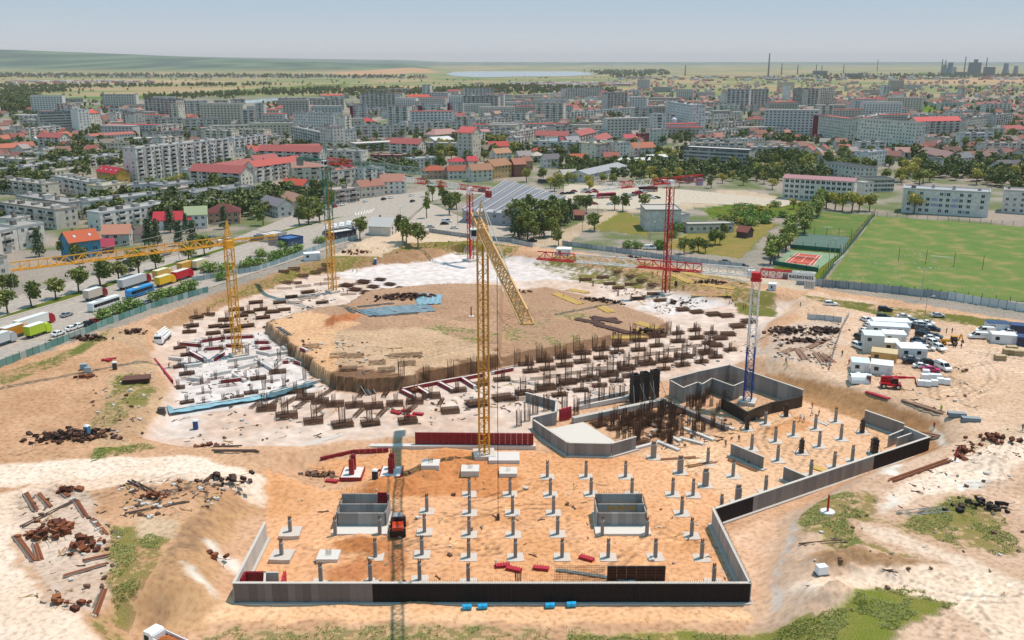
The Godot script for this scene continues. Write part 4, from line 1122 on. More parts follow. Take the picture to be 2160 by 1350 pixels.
func town_blocks() -> void:
	var d5 := "by the boulevard"
	for q in [
		[[-201.5,-448.9,-178.9,-482.7], 11, 8.5, "f", "dcdad8", "b4b0ac", "b"], [[-226.3,-484.7,-197.1,-519.6], 11, 8.5, "f", "d0ccc8", "a9a5a2", ""],
		[[-267,-478.2,-224.8,-452.2], 12, 9.5, "f", "b9a799", "aca6a0", "b"], [[-272.4,-506.8,-231.2,-478.2], 12, 9, "f", "a9a4a0", "a29c98", ""],
		[[-251.4,-448.9,-241.7,-446.6], 10, 6, "f", "d6d2ce", "b0aaa6", ""], [[-216.9,-401.1,-210.7,-412.1], 12, 10, "f", "d8d4d0", "aba5a0", "b"],
		[[-219.6,-389.3,-216.5,-399.7], 12, 10, "f", "cfcbc8", "b0aaa6", "b"], [[-182.2,-530.9,-156.2,-562.4], 16, 7, "f", "c4bdb6", "8f8d8e", ""],
		[[-184.6,-500.5,-159.2,-504.7], 12, 5.5, "f", "d8d2cc", "b8b2ac", ""], [[-239.1,-541.6,-232.2,-561.3], 12, 9.5, "f", "dccba2", "b5b0a8", "b"],
		[[-202.2,-548.4,-194,-566.5], 11, 6.5, "f", "d9bda8", "b4aca4", ""], [[-190.3,-334.3,-188.3,-338.2], 14, 10, "f", "b5aaa0", "a8a29c", ""],
		[[-293.5,-589.1,-272.2,-580.9], 11, 8, "f", "c9c4c0", "a8a4a0", ""]]:
		building(q[0], q[1], q[2], q[3], q[4], q[5], "", q[6], d5)
	building([-184.1,-378.9,-175.2,-387.8], 11, 7.5, "g", "2f8fae", "c9603a", "turquoise gabled house with orange tiled roof by the boulevard", "r", "", "gabled_house")
	building([-184.1,-409.3,-172.5,-411.2], 10, 5.5, "g", "8f9299", "c98a72", "grey house with salmon roof right of the turquoise house", "", "", "gabled_house")
	building([-177.2,-393.2,-172.8,-395], 8, 3, "g", "a86068", "b03a52", "low outbuilding with crimson roof beside the turquoise house", "", "", "gabled_house")
	building([-175.1,-417.8,-164.5,-421.6], 11, 4, "h", "b0a098", "6d5a55", "low house with dark brown hipped roof and tall chimney", "", "", "hipped_house")
	building([-176.1,-449.9,-159,-453.2], 10, 5, "g", "d4d8dc", "c5303f", "white house with bright red gabled roof behind dark firs", "", "", "gabled_house")
	building([-161.6,-453.9,-151.8,-456.7], 10, 7, "g", "cfdbe2", "a6b08a", "pale blue house with sage green roof near the left crane", "", "", "gabled_house")
	building([-155.2,-467.2,-139.7,-470.8], 12, 6, "h", "c79a82", "6c302c", "house with large maroon hipped roof and two skylights", "", "", "hipped_house")
	building([-139.1,-506.8,-124.2,-488.5], 9, 6, "g", "d8d6d4", "8a8088", "white gabled house with grey roof under big trees at the boulevard", "", "", "gabled_house")
	building([-131.5,-524.1,-119.4,-506.8], 9, 6, "g", "c8b0a0", "b88a74", "house with two small roof lights on a salmon roof by the boulevard", "", "", "gabled_house")
	building([-143.4,-575.5,-128,-567.5], 9, 7, "g", "c4c0be", "d0583f", "house with bright orange-red roof behind the green crane mast", "", "", "gabled_house")
	building([-102.3,-535.5,-90.3,-547.4], 12, 8, "f", "c6b2a6", "b9aaa0", "modern flat-roofed house with long balconies at the boulevard's end", "bW", "", "terraced_house")
	var d1 := "in the left quarter"
	for q in [
		[[-258.1,-641,-218.7,-724.9], 12, 22.5, "f", "d9d5d2", "b5aeaa", "bs"], [[-296.9,-597.9,-258.2,-563.6], 12, 9, "f", "b9b2ac", "a9a5a2", "b"],
		[[-324.8,-586.6,-285.4,-562.6], 11, 8, "f", "cdbba6", "aaa4a0", "b"], [[-348.4,-663.5,-337.9,-692.9], 11, 7.5, "f", "d8d5d4", "b0acaa", "b"],
		[[-339.9,-708.6,-319.5,-759.9], 11, 7.5, "f", "d2d2d5", "b5b1ae", "b"], [[-362.9,-657.9,-350.2,-666.3], 11, 6.5, "f", "c8beb6", "a8a29e", ""],
		[[-320.7,-647.7,-305.6,-677.9], 11, 6, "f", "dccfa8", "b2aca4", ""], [[-401.1,-766.4,-389.5,-776.8], 11, 6.5, "f", "d2ccc8", "b3aca8", ""],
		[[-413.4,-752.7,-404.6,-761.8], 11, 6, "f", "cfc6be", "aca6a2", "b"], [[-406,-810.7,-401.3,-843.1], 10, 6, "f", "c9c0b8", "aea8a4", ""],
		[[-454.5,-1102.7,-432.5,-1082.2], 13, 24, "f", "8d7f77", "8a8480", "b"], [[-432.2,-1082.2,-428.6,-1100.8], 12, 22, "f", "bdb0a4", "9a948f", "b"],
		[[-515.5,-1330.6,-460.6,-1301.1], 14, 30, "f", "706b6e", "7d7a7a", "b"], [[-480.7,-1378.9,-447.1,-1393.8], 13, 24, "f", "b6b6bb", "9b9896", "b"],
		[[-455.6,-1450,-435.6,-1456.5], 12, 22, "f", "b09f98", "9b9490", "b"], [[-454.3,-1543.2,-436.9,-1554.3], 13, 20, "f", "9a8c8c", "958f8c", "b"],
		[[-332.1,-1162.6,-317.7,-1166.8], 12, 22, "f", "bcb8ba", "a09a98", "b"], [[-542,-1084,-514.7,-1102.7], 16, 24, "f", "5c6873", "8f9094", "W"],
		[[-507.6,-1087.7,-495.2,-1078.5], 14, 27, "f", "dfe2e4", "a8a8a8", "i"], [[-430,-960.3,-400.1,-999.4], 14, 6.5, "G", "d9d6d6", "b9685e", ""],
		[[-537,-1192.7,-529.3,-1215.3], 16, 17, "h", "dac8c0", "d9533c", ""], [[-560.5,-1295.9,-539.6,-1309], 16, 9, "f", "d6d6d8", "c0bcb8", ""],
		[[-429.3,-1102.7,-391.1,-1121.9], 12, 15, "f", "b3a89f", "9d9690", "b"], [[-393.1,-1129.8,-355.8,-1146], 12, 13, "f", "aaa6a8", "9c9896", "b"],
		[[-378.2,-972,-340.1,-1002.5], 12, 9, "f", "a39b96", "8f8a86", "b"], [[-332.5,-987,-304.4,-1002.5], 12, 9, "f", "b5aca6", "9a948f", "b"],
		[[-377.4,-929.5,-350.5,-943.2], 20, 6, "f", "a8a09a", "d5cfc8", "n"], [[-385.5,-866.1,-358.2,-878.1], 11, 7, "f", "d5c4a4", "aca49c", "b"],
		[[-207.4,-647.7,-190.5,-690.6], 10, 7.5, "g", "b3a59c", "a9605a", "b"], [[-185.4,-642.3,-179.2,-648.4], 10, 6, "g", "d2d4d6", "c7443c", ""],
		[[-225.1,-655.9,-217.8,-675.7], 11, 6, "f", "ccd2d8", "b4b0ae", ""], [[-213.2,-565.1,-200.6,-586.6], 10, 7, "f", "b7bbbf", "a09c9a", "b"],
		[[-233.7,-565.1,-218,-577.3], 10, 7, "f", "c0c0c3", "a5a19f", "b"], [[-240.3,-800.4,-230.9,-810.7], 10, 7, "f", "a8b4bc", "9d9a98", ""],
		[[-565.6,-1060.7,-553.4,-1066], 14, 9, "f", "b59c90", "9a8c84", ""], [[-704.9,-1330.6,-673.9,-1336.1], 24, 7, "f", "a8a4a0", "d9d6d2", "n"],
		[[-548.3,-1199.4,-543,-1206.2], 12, 12, "f", "d4c8c0", "b0a8a0", ""], [[-469.8,-929.5,-458.6,-943.2], 14, 6, "G", "d2d2d4", "dedbd8", ""],
		[[-452.4,-922.7,-444.9,-929.5], 10, 6, "g", "c9b8a8", "d9845c", ""], [[-466.1,-972,-461,-984], 10, 6, "g", "c8a890", "c9744c", ""],
		[[-507.7,-929.5,-500.6,-936.3], 10, 6, "g", "b8a498", "c4705c", ""], [[-453.6,-832,-441.2,-843.1], 10, 6, "g", "b8a8a0", "c87058", ""]]:
		building(q[0], q[1], q[2], q[3], q[4], q[5], "", q[6], d1)
	building([-288.6,-645.7,-268.1,-628.1], 10, 7, "g", "d9a23c", "c12a36", "ochre house with red roof and skylights before the long white slab block", "r", "", "gabled_house")
	var d2 := "behind the green crane"
	for q in [
		[[-238,-1026.7,-188.6,-999.4], 12, 27, "f", "bcbbc1", "a8a3a0", ""], [[-223.1,-950.3,-176.7,-866.1], 12, 17, "f", "dad2ca", "aea6a0", "b"],
		[[-176.4,-866.1,-162.3,-852.2], 12, 23, "f", "cab2aa", "a8a09a", ""], [[-208.8,-1222.2,-187.9,-1226.8], 11, 25, "f", "b9c0ca", "a09a98", "be"],
		[[-118.4,-1215.3,-97.4,-1222.2], 11, 26, "f", "c2c6cc", "a09a98", "be"], [[-89.2,-1309,-66.9,-1309], 11, 25, "f", "b9bfc6", "a09a98", "be"],
		[[-111.5,-1066,-57.9,-1102.7], 12, 13, "f", "c7c1be", "a39c98", "b"], [[-169.6,-1015.2,-115.9,-1031.6], 12, 13, "f", "bab6b5", "9d9896", "b"],
		[[-165.8,-913.4,-153.4,-926.7], 12, 15, "f", "b3b4b8", "9d9a98", ""], [[-189.7,-1156.3,-169.2,-1166.8], 14, 9, "h", "c8b8b0", "c9383c", ""],
		[[-141.3,-848.7,-87.3,-884.2], 20, 8, "f", "b9ada0", "dcd5cd", "nW"], [[-45.1,-775.8,-32.4,-769.2], 14, 24, "g", "b6a588", "d9605c", ""],
		[[-73.1,-890.4,-56.3,-903.1], 18, 8, "G", "d0ccc8", "e0dcd8", ""], [[-210.4,-766.4,-184,-788.4], 11, 9, "g", "cdb4a8", "c4564c", ""],
		[[-195.9,-800.4,-165.8,-808.6], 10, 8, "g", "b89c90", "b5665a", ""], [[-175.2,-634.5,-151.4,-675.7], 10, 11, "g", "dad2ce", "c25b50", "b"],
		[[-152.9,-647.7,-134.2,-654.5], 10, 9, "g", "c9baa2", "b38172", "b"], [[-191.2,-694.4,-177.1,-710.2], 10, 9, "g", "c8b0a4", "b5605a", ""],
		[[-121.4,-620,-102.6,-641], 11, 9.5, "f", "c9beba", "c26a54", "b"], [[-100.9,-632.6,-88.7,-647.7], 11, 9, "f", "d2d2d6", "b8b8b8", "b"],
		[[-114.8,-757.2,-81.7,-750.9], 11, 7, "f", "825050", "c4948a", "b"], [[-145.5,-771.1,-125.3,-780.6], 13, 9, "f", "d6d2ce", "b9b3ae", ""],
		[[-76.4,-714.2,-56.9,-728.3], 12, 8, "f", "dedad6", "b2aca8", ""], [[-268.5,-1691.9,-210.4,-1714.2], 13, 25, "f", "9d9591", "8c8682", "b"],
		[[-209.5,-1904.6,-130.4,-1904.6], 22, 12, "g", "d9c9c1", "d1503c", ""], [[-380.5,-1543.2,-333.8,-1543.2], 14, 22, "f", "abb0b8", "a09c9a", "W"],
		[[-348.2,-1620.2,-286.9,-1620.2], 14, 17, "f", "b3a79f", "9a948f", "b"], [[-81.9,-1569.3,-22.3,-1554.3], 13, 25, "f", "90827b", "8a8480", "b"],
		[[-106.3,-2121.1,-41.3,-2135], 13, 22, "f", "b5b0b2", "98928f", "b"], [[-34.5,-1904.6,-0.9,-1904.6], 40, 15, "f", "5d626c", "a8a8aa", "ni"],
		[[-216.1,-1408.9,-189.9,-1440.3], 13, 12, "f", "a9aaa6", "b0aca6", "b"], [[-180.2,-1378.9,-153.7,-1424.4], 13, 12, "f", "a5a6a8", "a8a4a0", "b"],
		[[-43.8,-1135.8,-0.6,-1199.4], 12, 12, "f", "b6aeb2", "9d9694", "b"], [[-31.7,-1021.7,-0.5,-1043.4], 12, 10, "f", "cab4ac", "a8a09a", "b"],
		[[-52.8,-979.4,-23.2,-990.1], 14, 9, "G", "c99c9e", "c98a88", ""], [[-79.6,-972,-54,-1002.5], 16, 7, "h", "c9a49a", "b88a84", ""],
		[[-312.7,-1166.8,-275.2,-1177.5], 12, 9, "f", "a8a4a2", "a29c98", "b"], [[-243.4,-890.4,-222.7,-922.7], 12, 10, "f", "c4bcb4", "a8a29c", "b"],
		[[-355.1,-1309,-342.7,-1309], 12, 24, "f", "b9b6b8", "9c9896", "b"], [[-360.7,-2366.5,-265.6,-2366.5], 14, 12, "f", "96827a", "8c807a", "b"],
		[[-409.2,-2054.5,-368.4,-2087.3], 20, 9, "G", "d0ccc8", "c9543c", ""], [[-373.2,-1490,-358.2,-1490], 14, 10, "h", "c8b0a0", "b8604c", ""]]:
		building(q[0], q[1], q[2], q[3], q[4], q[5], "", q[6], d2)
	var h2 := "among houses at the boulevard's end"
	for q in [[[-91.6,-560,-78.4,-570.4], 10, 7, "g", "c9aa92", "a76f5c"], [[-80.9,-577.3,-66.5,-582.7], 11, 8, "g", "d9dcd9", "b27b69"], [[-61.8,-654.5,-46.1,-659.3], 10, 6, "h", "c29c84", "b1563c"],
		[[-44.9,-654.5,-31.6,-657.9], 9, 6, "g", "d4d0d0", "a8583e"], [[-27.5,-639.1,-13.2,-645.7], 11, 8, "g", "cec0aa", "a9795d"], [[-12.6,-655.9,-0.3,-669.9], 12, 9, "g", "d2aa6a", "a97959"],
		[[-19.4,-826.6,-2.5,-832], 11, 8, "g", "c8a898", "c1493e"], [[-48.7,-724.9,-35.8,-726.6], 10, 5, "h", "c8a8a4", "c33a45"], [[-33.7,-722.4,-26.4,-724.9], 9, 6, "g", "d0b0a8", "c8424a"], [[-13.1,-761.8,-0.4,-771.1], 10, 8, "g", "d4c8b0", "b88a68"]]:
		building(q[0], q[1], q[2], q[3], q[4], q[5], "", "", h2, "gabled_house")
	var d3 := "behind the bus yard"
	for q in [
		[[189.2,-1156.3,201.1,-1055.4], 15, 33, "f", "d2d4dc", "b4b0ae", ""], [[124.7,-932.2,136,-932.2], 14, 11, "f", "b23039", "b0a8a4", "W"], [[136.2,-932.2,154.8,-934.9], 14, 15, "f", "d0bcb8", "b0a8a4", ""],
		[[104.2,-798.4,123.9,-807.6], 12, 9, "g", "bac6ce", "b96b4d", ""], [[57.3,-800.4,69.8,-778.7], 14, 13, "f", "8f8a84", "c8c0b4", ""], [[70,-778.7,88.7,-806.6], 14, 14, "f", "decea8", "c4bcb0", "b"],
		[[87.8,-788.4,100.3,-796.4], 14, 14, "f", "dad2ce", "b2aaa6", ""], [[138,-750.9,182.6,-720.8], 14, 14, "f", "4c505b", "d3d0cc", "nW"],
		[[52.5,-636.4,85.2,-690.6], 16, 5.5, "G", "c2ced6", "a9a9ad", ""], [[81.8,-733.4,112.4,-736.8], 14, 4.5, "G", "cfcbc8", "dfdcda", ""], [[111.1,-754.5,126.5,-759.9], 11, 5.5, "G", "d0d4d8", "e2e0de", ""],
		[[35.8,-647.7,46.2,-652.4], 9, 4, "g", "d5cdc2", "b9b2aa", ""], [[0,-969,47.5,-1084], 11, 9, "f", "cbbab2", "a69e98", "b"], [[0,-1146,52.4,-1199.4], 11, 9, "f", "bbafaa", "a09894", "b"],
		[[45.1,-984,64.8,-999.4], 13, 15, "f", "9d8f87", "8f8680", "b"], [[73.3,-1078.5,89.8,-1087.7], 12, 12, "f", "a89078", "9a8c84", "b"], [[69.8,-979.4,104.5,-1002.5], 12, 9, "f", "b5b4b4", "a09c98", "b"],
		[[32.8,-1330.6,54.7,-1330.6], 14, 24, "f", "c5ae9e", "a89e96", "b"], [[66.8,-1303.8,168.5,-1418.2], 12, 12, "f", "babec2", "a5a09c", "b"], [[98,-1102.7,191.4,-1303.8], 12, 11, "f", "c6aa96", "a8a09a", "b"],
		[[174.1,-1336.1,218.5,-1350.1], 12, 11, "f", "b5a99f", "a09a96", "b"], [[158.6,-1580.8,195.7,-1608.2], 14, 29, "f", "8d7f7f", "8f8986", "b"], [[116.8,-2087.3,210.1,-2170.4], 14, 23, "f", "b3abab", "98928f", "b"],
		[[361.3,-1600.2,395.8,-1584.6], 14, 35, "f", "bbb8bc", "a09a98", "b"], [[406.2,-1620.2,442.7,-1640.6], 14, 34, "f", "aa9e9a", "948e8a", "b"], [[201.7,-969,246.7,-1026.7], 11, 10, "f", "cbc2bb", "a8a29e", "b"],
		[[237.5,-1087.7,291.4,-1146], 12, 11, "f", "c0b5ad", "a39c98", "b"], [[269.2,-1258,311.4,-1309], 12, 10, "f", "b8aca6", "a09a96", "b"], [[213.6,-905.6,247.6,-918.7], 12, 7.5, "f", "d2cecb", "b4aeaa", ""],
		[[0,-1517.9,8.6,-1517.9], 12, 14, "f", "c8b8b4", "a09a98", "b"], [[12.2,-1490,35.7,-1490], 12, 12, "f", "a8a4a6", "9a9492", "b"], [[57.8,-1799.5,78.6,-1809.5], 12, 10, "f", "a09a98", "8f8a88", ""],
		[[156.9,-1932.8,174.9,-1944.3], 14, 10, "f", "dcdcdc", "c0bcb8", ""], [[232.5,-1904.6,256.6,-1932.8], 16, 12, "f", "d8dade", "b8b4b0", ""], [[267,-1336.1,316.8,-1424.4], 12, 9, "f", "b5a8a2", "9d9894", "b"]]:
		building(q[0], q[1], q[2], q[3], q[4], q[5], "", q[6], d3)
	var h3 := "among houses behind pale sheds"
	for q in [[[30.9,-805.5,49.7,-810.7], 11, 6.5, "f", "bbaba3", "b58a80"], [[27,-724.9,38.4,-730.8], 10, 7, "g", "dcd8d6", "6f6a70"], [[47,-733.4,60.4,-736.8], 11, 6, "g", "b9633f", "ba5a3c"], [[19.3,-815.9,30.4,-819.1], 10, 5, "h", "c8b0a0", "b9452f"],
		[[1.7,-668.5,10.2,-672.1], 11, 9, "g", "8f5238", "b0705a"], [[10,-710.2,16,-714.2], 9, 7, "g", "b08a68", "9a6a54"], [[5.9,-761.8,16.7,-766.4], 10, 6, "g", "b8b0ac", "a09490"], [[17.6,-761.8,27,-766.4], 9, 6, "h", "d8d0c8", "c8b8ac"],
		[[46.5,-878.1,53.4,-880.5], 10, 8, "g", "c86070", "a83a48"], [[52.7,-878.1,64.9,-884.2], 12, 8, "g", "8a8a90", "a09ca0"], [[111.9,-929.5,123.5,-932.2], 10, 7, "g", "d8c0b4", "c8545a"], [[33.8,-884.2,45.4,-890.4], 10, 6, "g", "a8c0cc", "7fb0cc"],
		[[257.4,-987,270.8,-994.7], 10, 7, "g", "9a7a6c", "8f5a48"], [[201.8,-943.2,215.4,-950.3], 10, 5, "h", "b8a09a", "a86a60"]]:
		building(q[0], q[1], q[2], q[3], q[4], q[5], "", "", h3, "gabled_house")
	var d4 := "in the right quarter"
	for q in [
		[[317.4,-994.7,328.5,-922.7], 12, 26, "f", "a8aa9c", "c9605a", "ne"], [[331.4,-903.1,360.7,-840.9], 12, 27, "f", "efe6d6", "6a6260", "n"], [[428.2,-999.4,483.3,-1015.2], 13, 19, "g", "ab998c", "d9605c", "b"],
		[[512.3,-1066,574.2,-1121.9], 13, 18, "f", "ab9f9a", "b0aaa6", ""], [[566,-1102.7,604.5,-1141.9], 13, 20, "f", "b5b0ae", "b0aaa6", "b"], [[223.6,-588.2,243.5,-590.5], 14, 8, "f", "d2cabb", "3b3d44", "nW"],
		[[227.3,-679.4,244.2,-644.3], 12, 9, "f", "b8b4ac", "3b3d44", "n"], [[276.5,-724.9,298,-742], 12, 12, "f", "dadade", "b0aaa6", ""], [[252.4,-750.9,265.2,-754.5], 11, 6, "f", "b8b4b4", "a8a4a2", "W"],
		[[503.7,-1705.2,505.1,-1632.4], 14, 34, "f", "b29c92", "948a84", "b"], [[504.7,-1624.2,526.1,-1632.4], 14, 35, "f", "a88f86", "948a84", "b"], [[543.3,-1674.5,581.3,-1718.7], 14, 33, "f", "b9aca4", "948a84", "b"],
		[[411,-1456.5,499.4,-1600.2], 12, 9, "f", "c8c4c2", "b0aaa6", "b"], [[341.5,-1258,409.5,-1364.3], 14, 9, "G", "c4b4b0", "c48a88", ""], [[296.1,-1087.7,322.1,-1106.5], 13, 9, "f", "c0bcba", "a8a4a0", "W"],
		[[421.5,-1336.1,486.9,-1393.8], 14, 8, "f", "c0b8b4", "b5aca8", "b"], [[472.1,-1258,531.3,-1336.1], 14, 9, "f", "cfcbc8", "d2ccc6", "b"], [[563.8,-1309,602.3,-1336.1], 14, 8, "f", "b8b4b2", "b0aaa6", "b"],
		[[624.3,-1336.1,670,-1364.3], 14, 12, "f", "bab8ba", "a8a4a2", "b"], [[324,-702.2,325.6,-703.8], 10, 9, "f", "b8b0a8", "a09890", ""], [[230.8,-843.1,234.5,-848.7], 14, 10, "f", "c8b8a8", "b0a8a0", ""]]:
		building(q[0], q[1], q[2], q[3], q[4], q[5], "", q[6], d4)
	var h4 := "among houses beside tall blocks"
	for q in [[[347.4,-800.4,347.4,-748.2], 12, 6, "g", "c4bcb8", "a8847c"], [[363,-780.6,381.1,-790.4], 11, 7, "g", "4a3230", "6a4640"], [[356.8,-743.8,372.5,-752.7], 10, 6, "g", "c0c0c4", "7a7a80"], [[543.7,-1035,568,-1043.4], 12, 8, "g", "d0ccca", "b8605c"],
		[[390.3,-771.1,405.5,-775.8], 10, 5, "g", "a89a94", "8f6a64"], [[365.1,-694.4,376.9,-698.3], 11, 5, "g", "8a8488", "6a646a"], [[376,-698.3,386.1,-702.2], 10, 5, "g", "9a949a", "5f5a62"], [[244.8,-854.5,258,-866.1], 10, 6, "f", "d0a060", "b09880"]]:
		building(q[0], q[1], q[2], q[3], q[4], q[5], "", "", h4, "gabled_house")

func town_fill() -> void:
	# the remaining blocks of the packed quarters, set on the same two street directions
	var walls := ["dcd8d2", "d2c8ba", "c9c6c4", "e0dad0", "d6c2b0", "c4b8ac", "cfd2d6", "d9cdb4", "b8aca4"]
	var made := 0; var tries := 0
	while made < 96 and tries < 6000:
		tries += 1
		var z := -1.0 / lerpf(1.0 / 520.0, 1.0 / 2300.0, rng.randf())
		var s := rng.randf_range(-0.58, 0.6); var x := s * -z
		if z > -720 and absf(x - (-60.0 + (z + 558) * -0.36)) < 75: continue
		if z > -760 and x > -110: continue
		if s > 0.3 and rng.randf() < 0.5: continue
		if s < -0.1 and z < -1500: continue
		var L := rng.randf_range(26, 58); var tall := rng.randf() < 0.18 and z < -950
		if tall: L *= 0.5
		var yaw := (-0.35 if s < 0.1 else 0.15) + (PI / 2 if rng.randf() < 0.22 else 0.0) + rng.randf_range(-0.08, 0.08)
		var e := Vector3(x + cos(yaw) * L, 5, z - sin(yaw) * L)
		var ok := true
		for q in 6:
			var p := Vector3(x, 5, z).lerp(e, q / 5.0)
			if not free_at(p.x, p.z, 7.0) or not free_at(p.x, p.z - 12, 7.0): ok = false; break
		if not ok: continue
		made += 1
		var red := rng.randf() < 0.2
		var n := building([x, z, e.x, e.z], 12, rng.randf_range(22, 30) if tall else rng.randf_range(9, 14.5), "g" if red and not tall else "f", walls[rng.randi() % 9], "b5605a" if red else ["b4aca6", "a59d98", "c4bcb4"][rng.randi() % 3], "", "b", ["in the outer left blocks", "in the outer middle blocks", "in the outer right blocks"][0 if s < -0.2 else (1 if s < 0.15 else 2)])
		var bb: AABB = n.get_node("wall").get_aabb()
		blocked.append([n.transform.affine_inverse(), bb.size.x, bb.size.z])

func window_grid(r: Node3D, L: float, h: float, rows: int, cols: Array, w: float, wh: float, y0: float, dy: float, skip: Array) -> void:
	# windows one by one: frame, pane and sill of each
	var f := MB.new(); f.col = C("e6e4e0")
	f.bx(-w / 2 - 0.12, -0.1, 0.0, -w / 2, wh + 0.1, 0.09); f.bx(w / 2, -0.1, 0.0, w / 2 + 0.12, wh + 0.1, 0.09)
	f.bx(-w / 2, wh, 0.0, w / 2, wh + 0.1, 0.09); f.bx(-0.05, 0, 0.0, 0.05, wh, 0.085); f.bx(-w / 2 - 0.2, -0.22, 0.0, w / 2 + 0.2, -0.1, 0.16)
	var fm := f.mesh(M.paint)
	var panes := []
	for c in ["1d242b", "2a333b", "141a20", "4a5258"]:
		var g := MB.new(); g.col = C(c)
		g.bx(-w / 2, 0, 0.01, w / 2, wh, 0.05)
		panes.append(g.mesh(M.glass))
	for y in rows:
		for i in cols.size():
			if [y, i] in skip: continue
			var o := inst(panes[rng.randi() % 4], "window", r)
			o.position = Vector3(cols[i] * L, y0 + dy * y, 0.0)
			inst(fm, "window_frame", o)

func special_buildings() -> void:
	var r := building([163.5,-559.6,199.5,-540.1], 11, 12.6, "G", "e0dad0", "b5858a", "cream four-storey school with pinkish roof left of the football pitch", "in", "", "school_building")
	var L := Vector2(r.position.x, r.position.z).distance_to(Vector2(Vector3(199.5,5,-540.1).x, Vector3(199.5,5,-540.1).z))
	var cl := []
	for i in 13: cl.append(0.06 + 0.88 * i / 12.0)
	window_grid(r, L, 12.6, 4, cl, 2.0, 1.7, 1.0, 3.05, [[1, 3], [2, 6]])
	var b := MB.new(); b.col = C("c9c0b4")
	for i in 5: b.bx(L * (0.02 + i * 0.24) - 0.12, 0, 0.0, L * (0.02 + i * 0.24) + 0.12, 12.4, 0.12)
	part(b, "downpipes", M.plaster, r, "stuff")
	r = building([214.2,-506.5,253.2,-488.8], 15, 13, "f", "ddd6cf", "b3b2b6", "long white dormitory with grey flat roof behind the football pitch", "i", "", "dormitory_building")
	L = Vector2(r.position.x, r.position.z).distance_to(Vector2(Vector3(253.2,5,-488.8).x, Vector3(253.2,5,-488.8).z))
	window_grid(r, L, 13, 4, [0.08, 0.22, 0.3, 0.45, 0.53, 0.68, 0.77, 0.92], 1.7, 1.6, 1.3, 3.0, [[3, 2], [0, 7]])
	b = MB.new(); b.col = C("b7b3cc")
	for q in [[1, 0.335, 0.42], [2, 0.34, 0.41], [1, 0.56, 0.65], [2, 0.57, 0.645], [3, 0.48, 0.5], [0, 0.71, 0.74]]: b.bx(L * q[1], 1.3 + 3.0 * q[0], 0, L * q[2], 2.9 + 3.0 * q[0], 0.06)
	part(b, "lilac_panels", M.plaster, r, "stuff")
	building([269.3,-506.5,293,-493.5], 14, 12, "f", "d2ccc7", "a89a94", "white block with small windows at the right edge behind the pitch", "", "", "dormitory_building")
	building([212,-557.6,219.2,-561.6], 9, 9.5, "f", "d6d0c6", "c2b8ac", "narrow annex at the right end of the cream school", "n", "", "school_annex_building")
	# derelict hall with deep roof troughs
	var pts := pv([-25.4,-472.3,7.6,-458.2,30,-520.2,-3.1,-596])
	r = thing("derelict_hall", "derelict grey hall with long concrete troughs across its roof", "hall", Vector3(pts[0].x, 5, pts[0].y))
	var loc := PackedVector2Array()
	for q in pts: loc.append(q - pts[0])
	b = MB.new(); b.col = C("b3b3b8"); b.prism(loc, -1, 6.5); part(b, "wall", M.plaster, r)
	for i in 7:
		var f := i / 6.0
		b = MB.new(); b.col = C("b4b4b8")
		var p := loc[0].lerp(loc[1], f); var q := loc[3].lerp(loc[2], f)
		b.beam(Vector3(p.x, 7.0, p.y), Vector3(q.x, 7.0, q.y), 0.9, 1.0); part(b, "roof_beam", M.concrete, r)
	b = MB.new(); b.col = C("85858a")
	for i in 6:
		var p := loc[0].lerp(loc[1], (i + 0.5) / 6.0); var q := loc[3].lerp(loc[2], (i + 0.5) / 6.0)
		b.beam(Vector3(p.x, 6.56, p.y).lerp(Vector3(q.x, 6.56, q.y), 0.1), Vector3(q.x, 6.56, q.y), 5.0, 0.1)
	part(b, "roof_felt", M.matte, r)
	b = MB.new()
	facade(b, Vector3(loc[0].x, 0, loc[0].y), Vector3(loc[1].x, 0, loc[1].y), Vector3(0.2, 0, 1).normalized(), 6, 2, 4.5, 1.4, 1.4, 0.2)
	part(b, "windows", M.glass, r, "stuff")
	building([65.1,-448.7,82.6,-448.7], 18, 10, "f", "b9b4b1", "c8beb4", "derelict windowless hall stained by ivy right of the red crane mast", "ni", "", "warehouse_building")
	building([83.5,-452.7,88.3,-456.8], 12, 7, "f", "c8c6c6", "bcb4ac", "small white annex at the right of the derelict windowless hall", "ni", "", "warehouse_annex_building")
	building([84.9,-442.2,108,-444.8], 8, 4, "f", "a8a29c", "c4bcb0", "long low grey shed right of the derelict windowless hall", "n", "", "shed_building")
	building([106.2,-432.2,110.2,-428.5], 6, 3, "g", "5a3a36", "8a4a44", "small dark red wooden hut on the dry meadow", "i", "", "wooden_hut_building")
	building([32.7,-479.7,37.7,-479.7], 6, 3, "g", "6a4438", "9a5a48", "small reddish hut beside the conifers", "i", "", "wooden_hut_building")
	building([-68.5,-437.2,-57.8,-434.7], 10, 4.5, "g", "d5d3d0", "d0ccc9", "small white gabled substation house by the boulevard", "i", "", "substation_building")
	building([-100,-406.7,-94.9,-414.5], 8, 3.2, "f", "2a4a78", "3f6fae", "blue flat-roofed kiosk behind the fence", "n", "", "kiosk_building")
	building([-82.8,-422.6,-73.6,-432.2], 7, 3.2, "f", "2b3348", "e0dcd8", "dark kiosk with pale roof beside the parked white buses", "n", "", "kiosk_building")
	building([-111.3,-417.9,-105.3,-427.3], 8, 3, "f", "c9c2bc", "d6d0ca", "pale low depot left of the blue kiosk", "n", "", "kiosk_building")
	# church with white domes before the tall white block
	var cp := Vector3(179.3,5,-1042.1)
	r = thing("church", "white church with stacked domes before the tall white block", "church", cp)
	r.scale = Vector3.ONE * 0.62
	b = MB.new(); b.col = C("e4e2e4"); b.bx(-11, -1, -14, 11, 14, 4); b.bx(-6, 14, -10, 6, 22, 2); part(b, "nave", M.plaster, r)
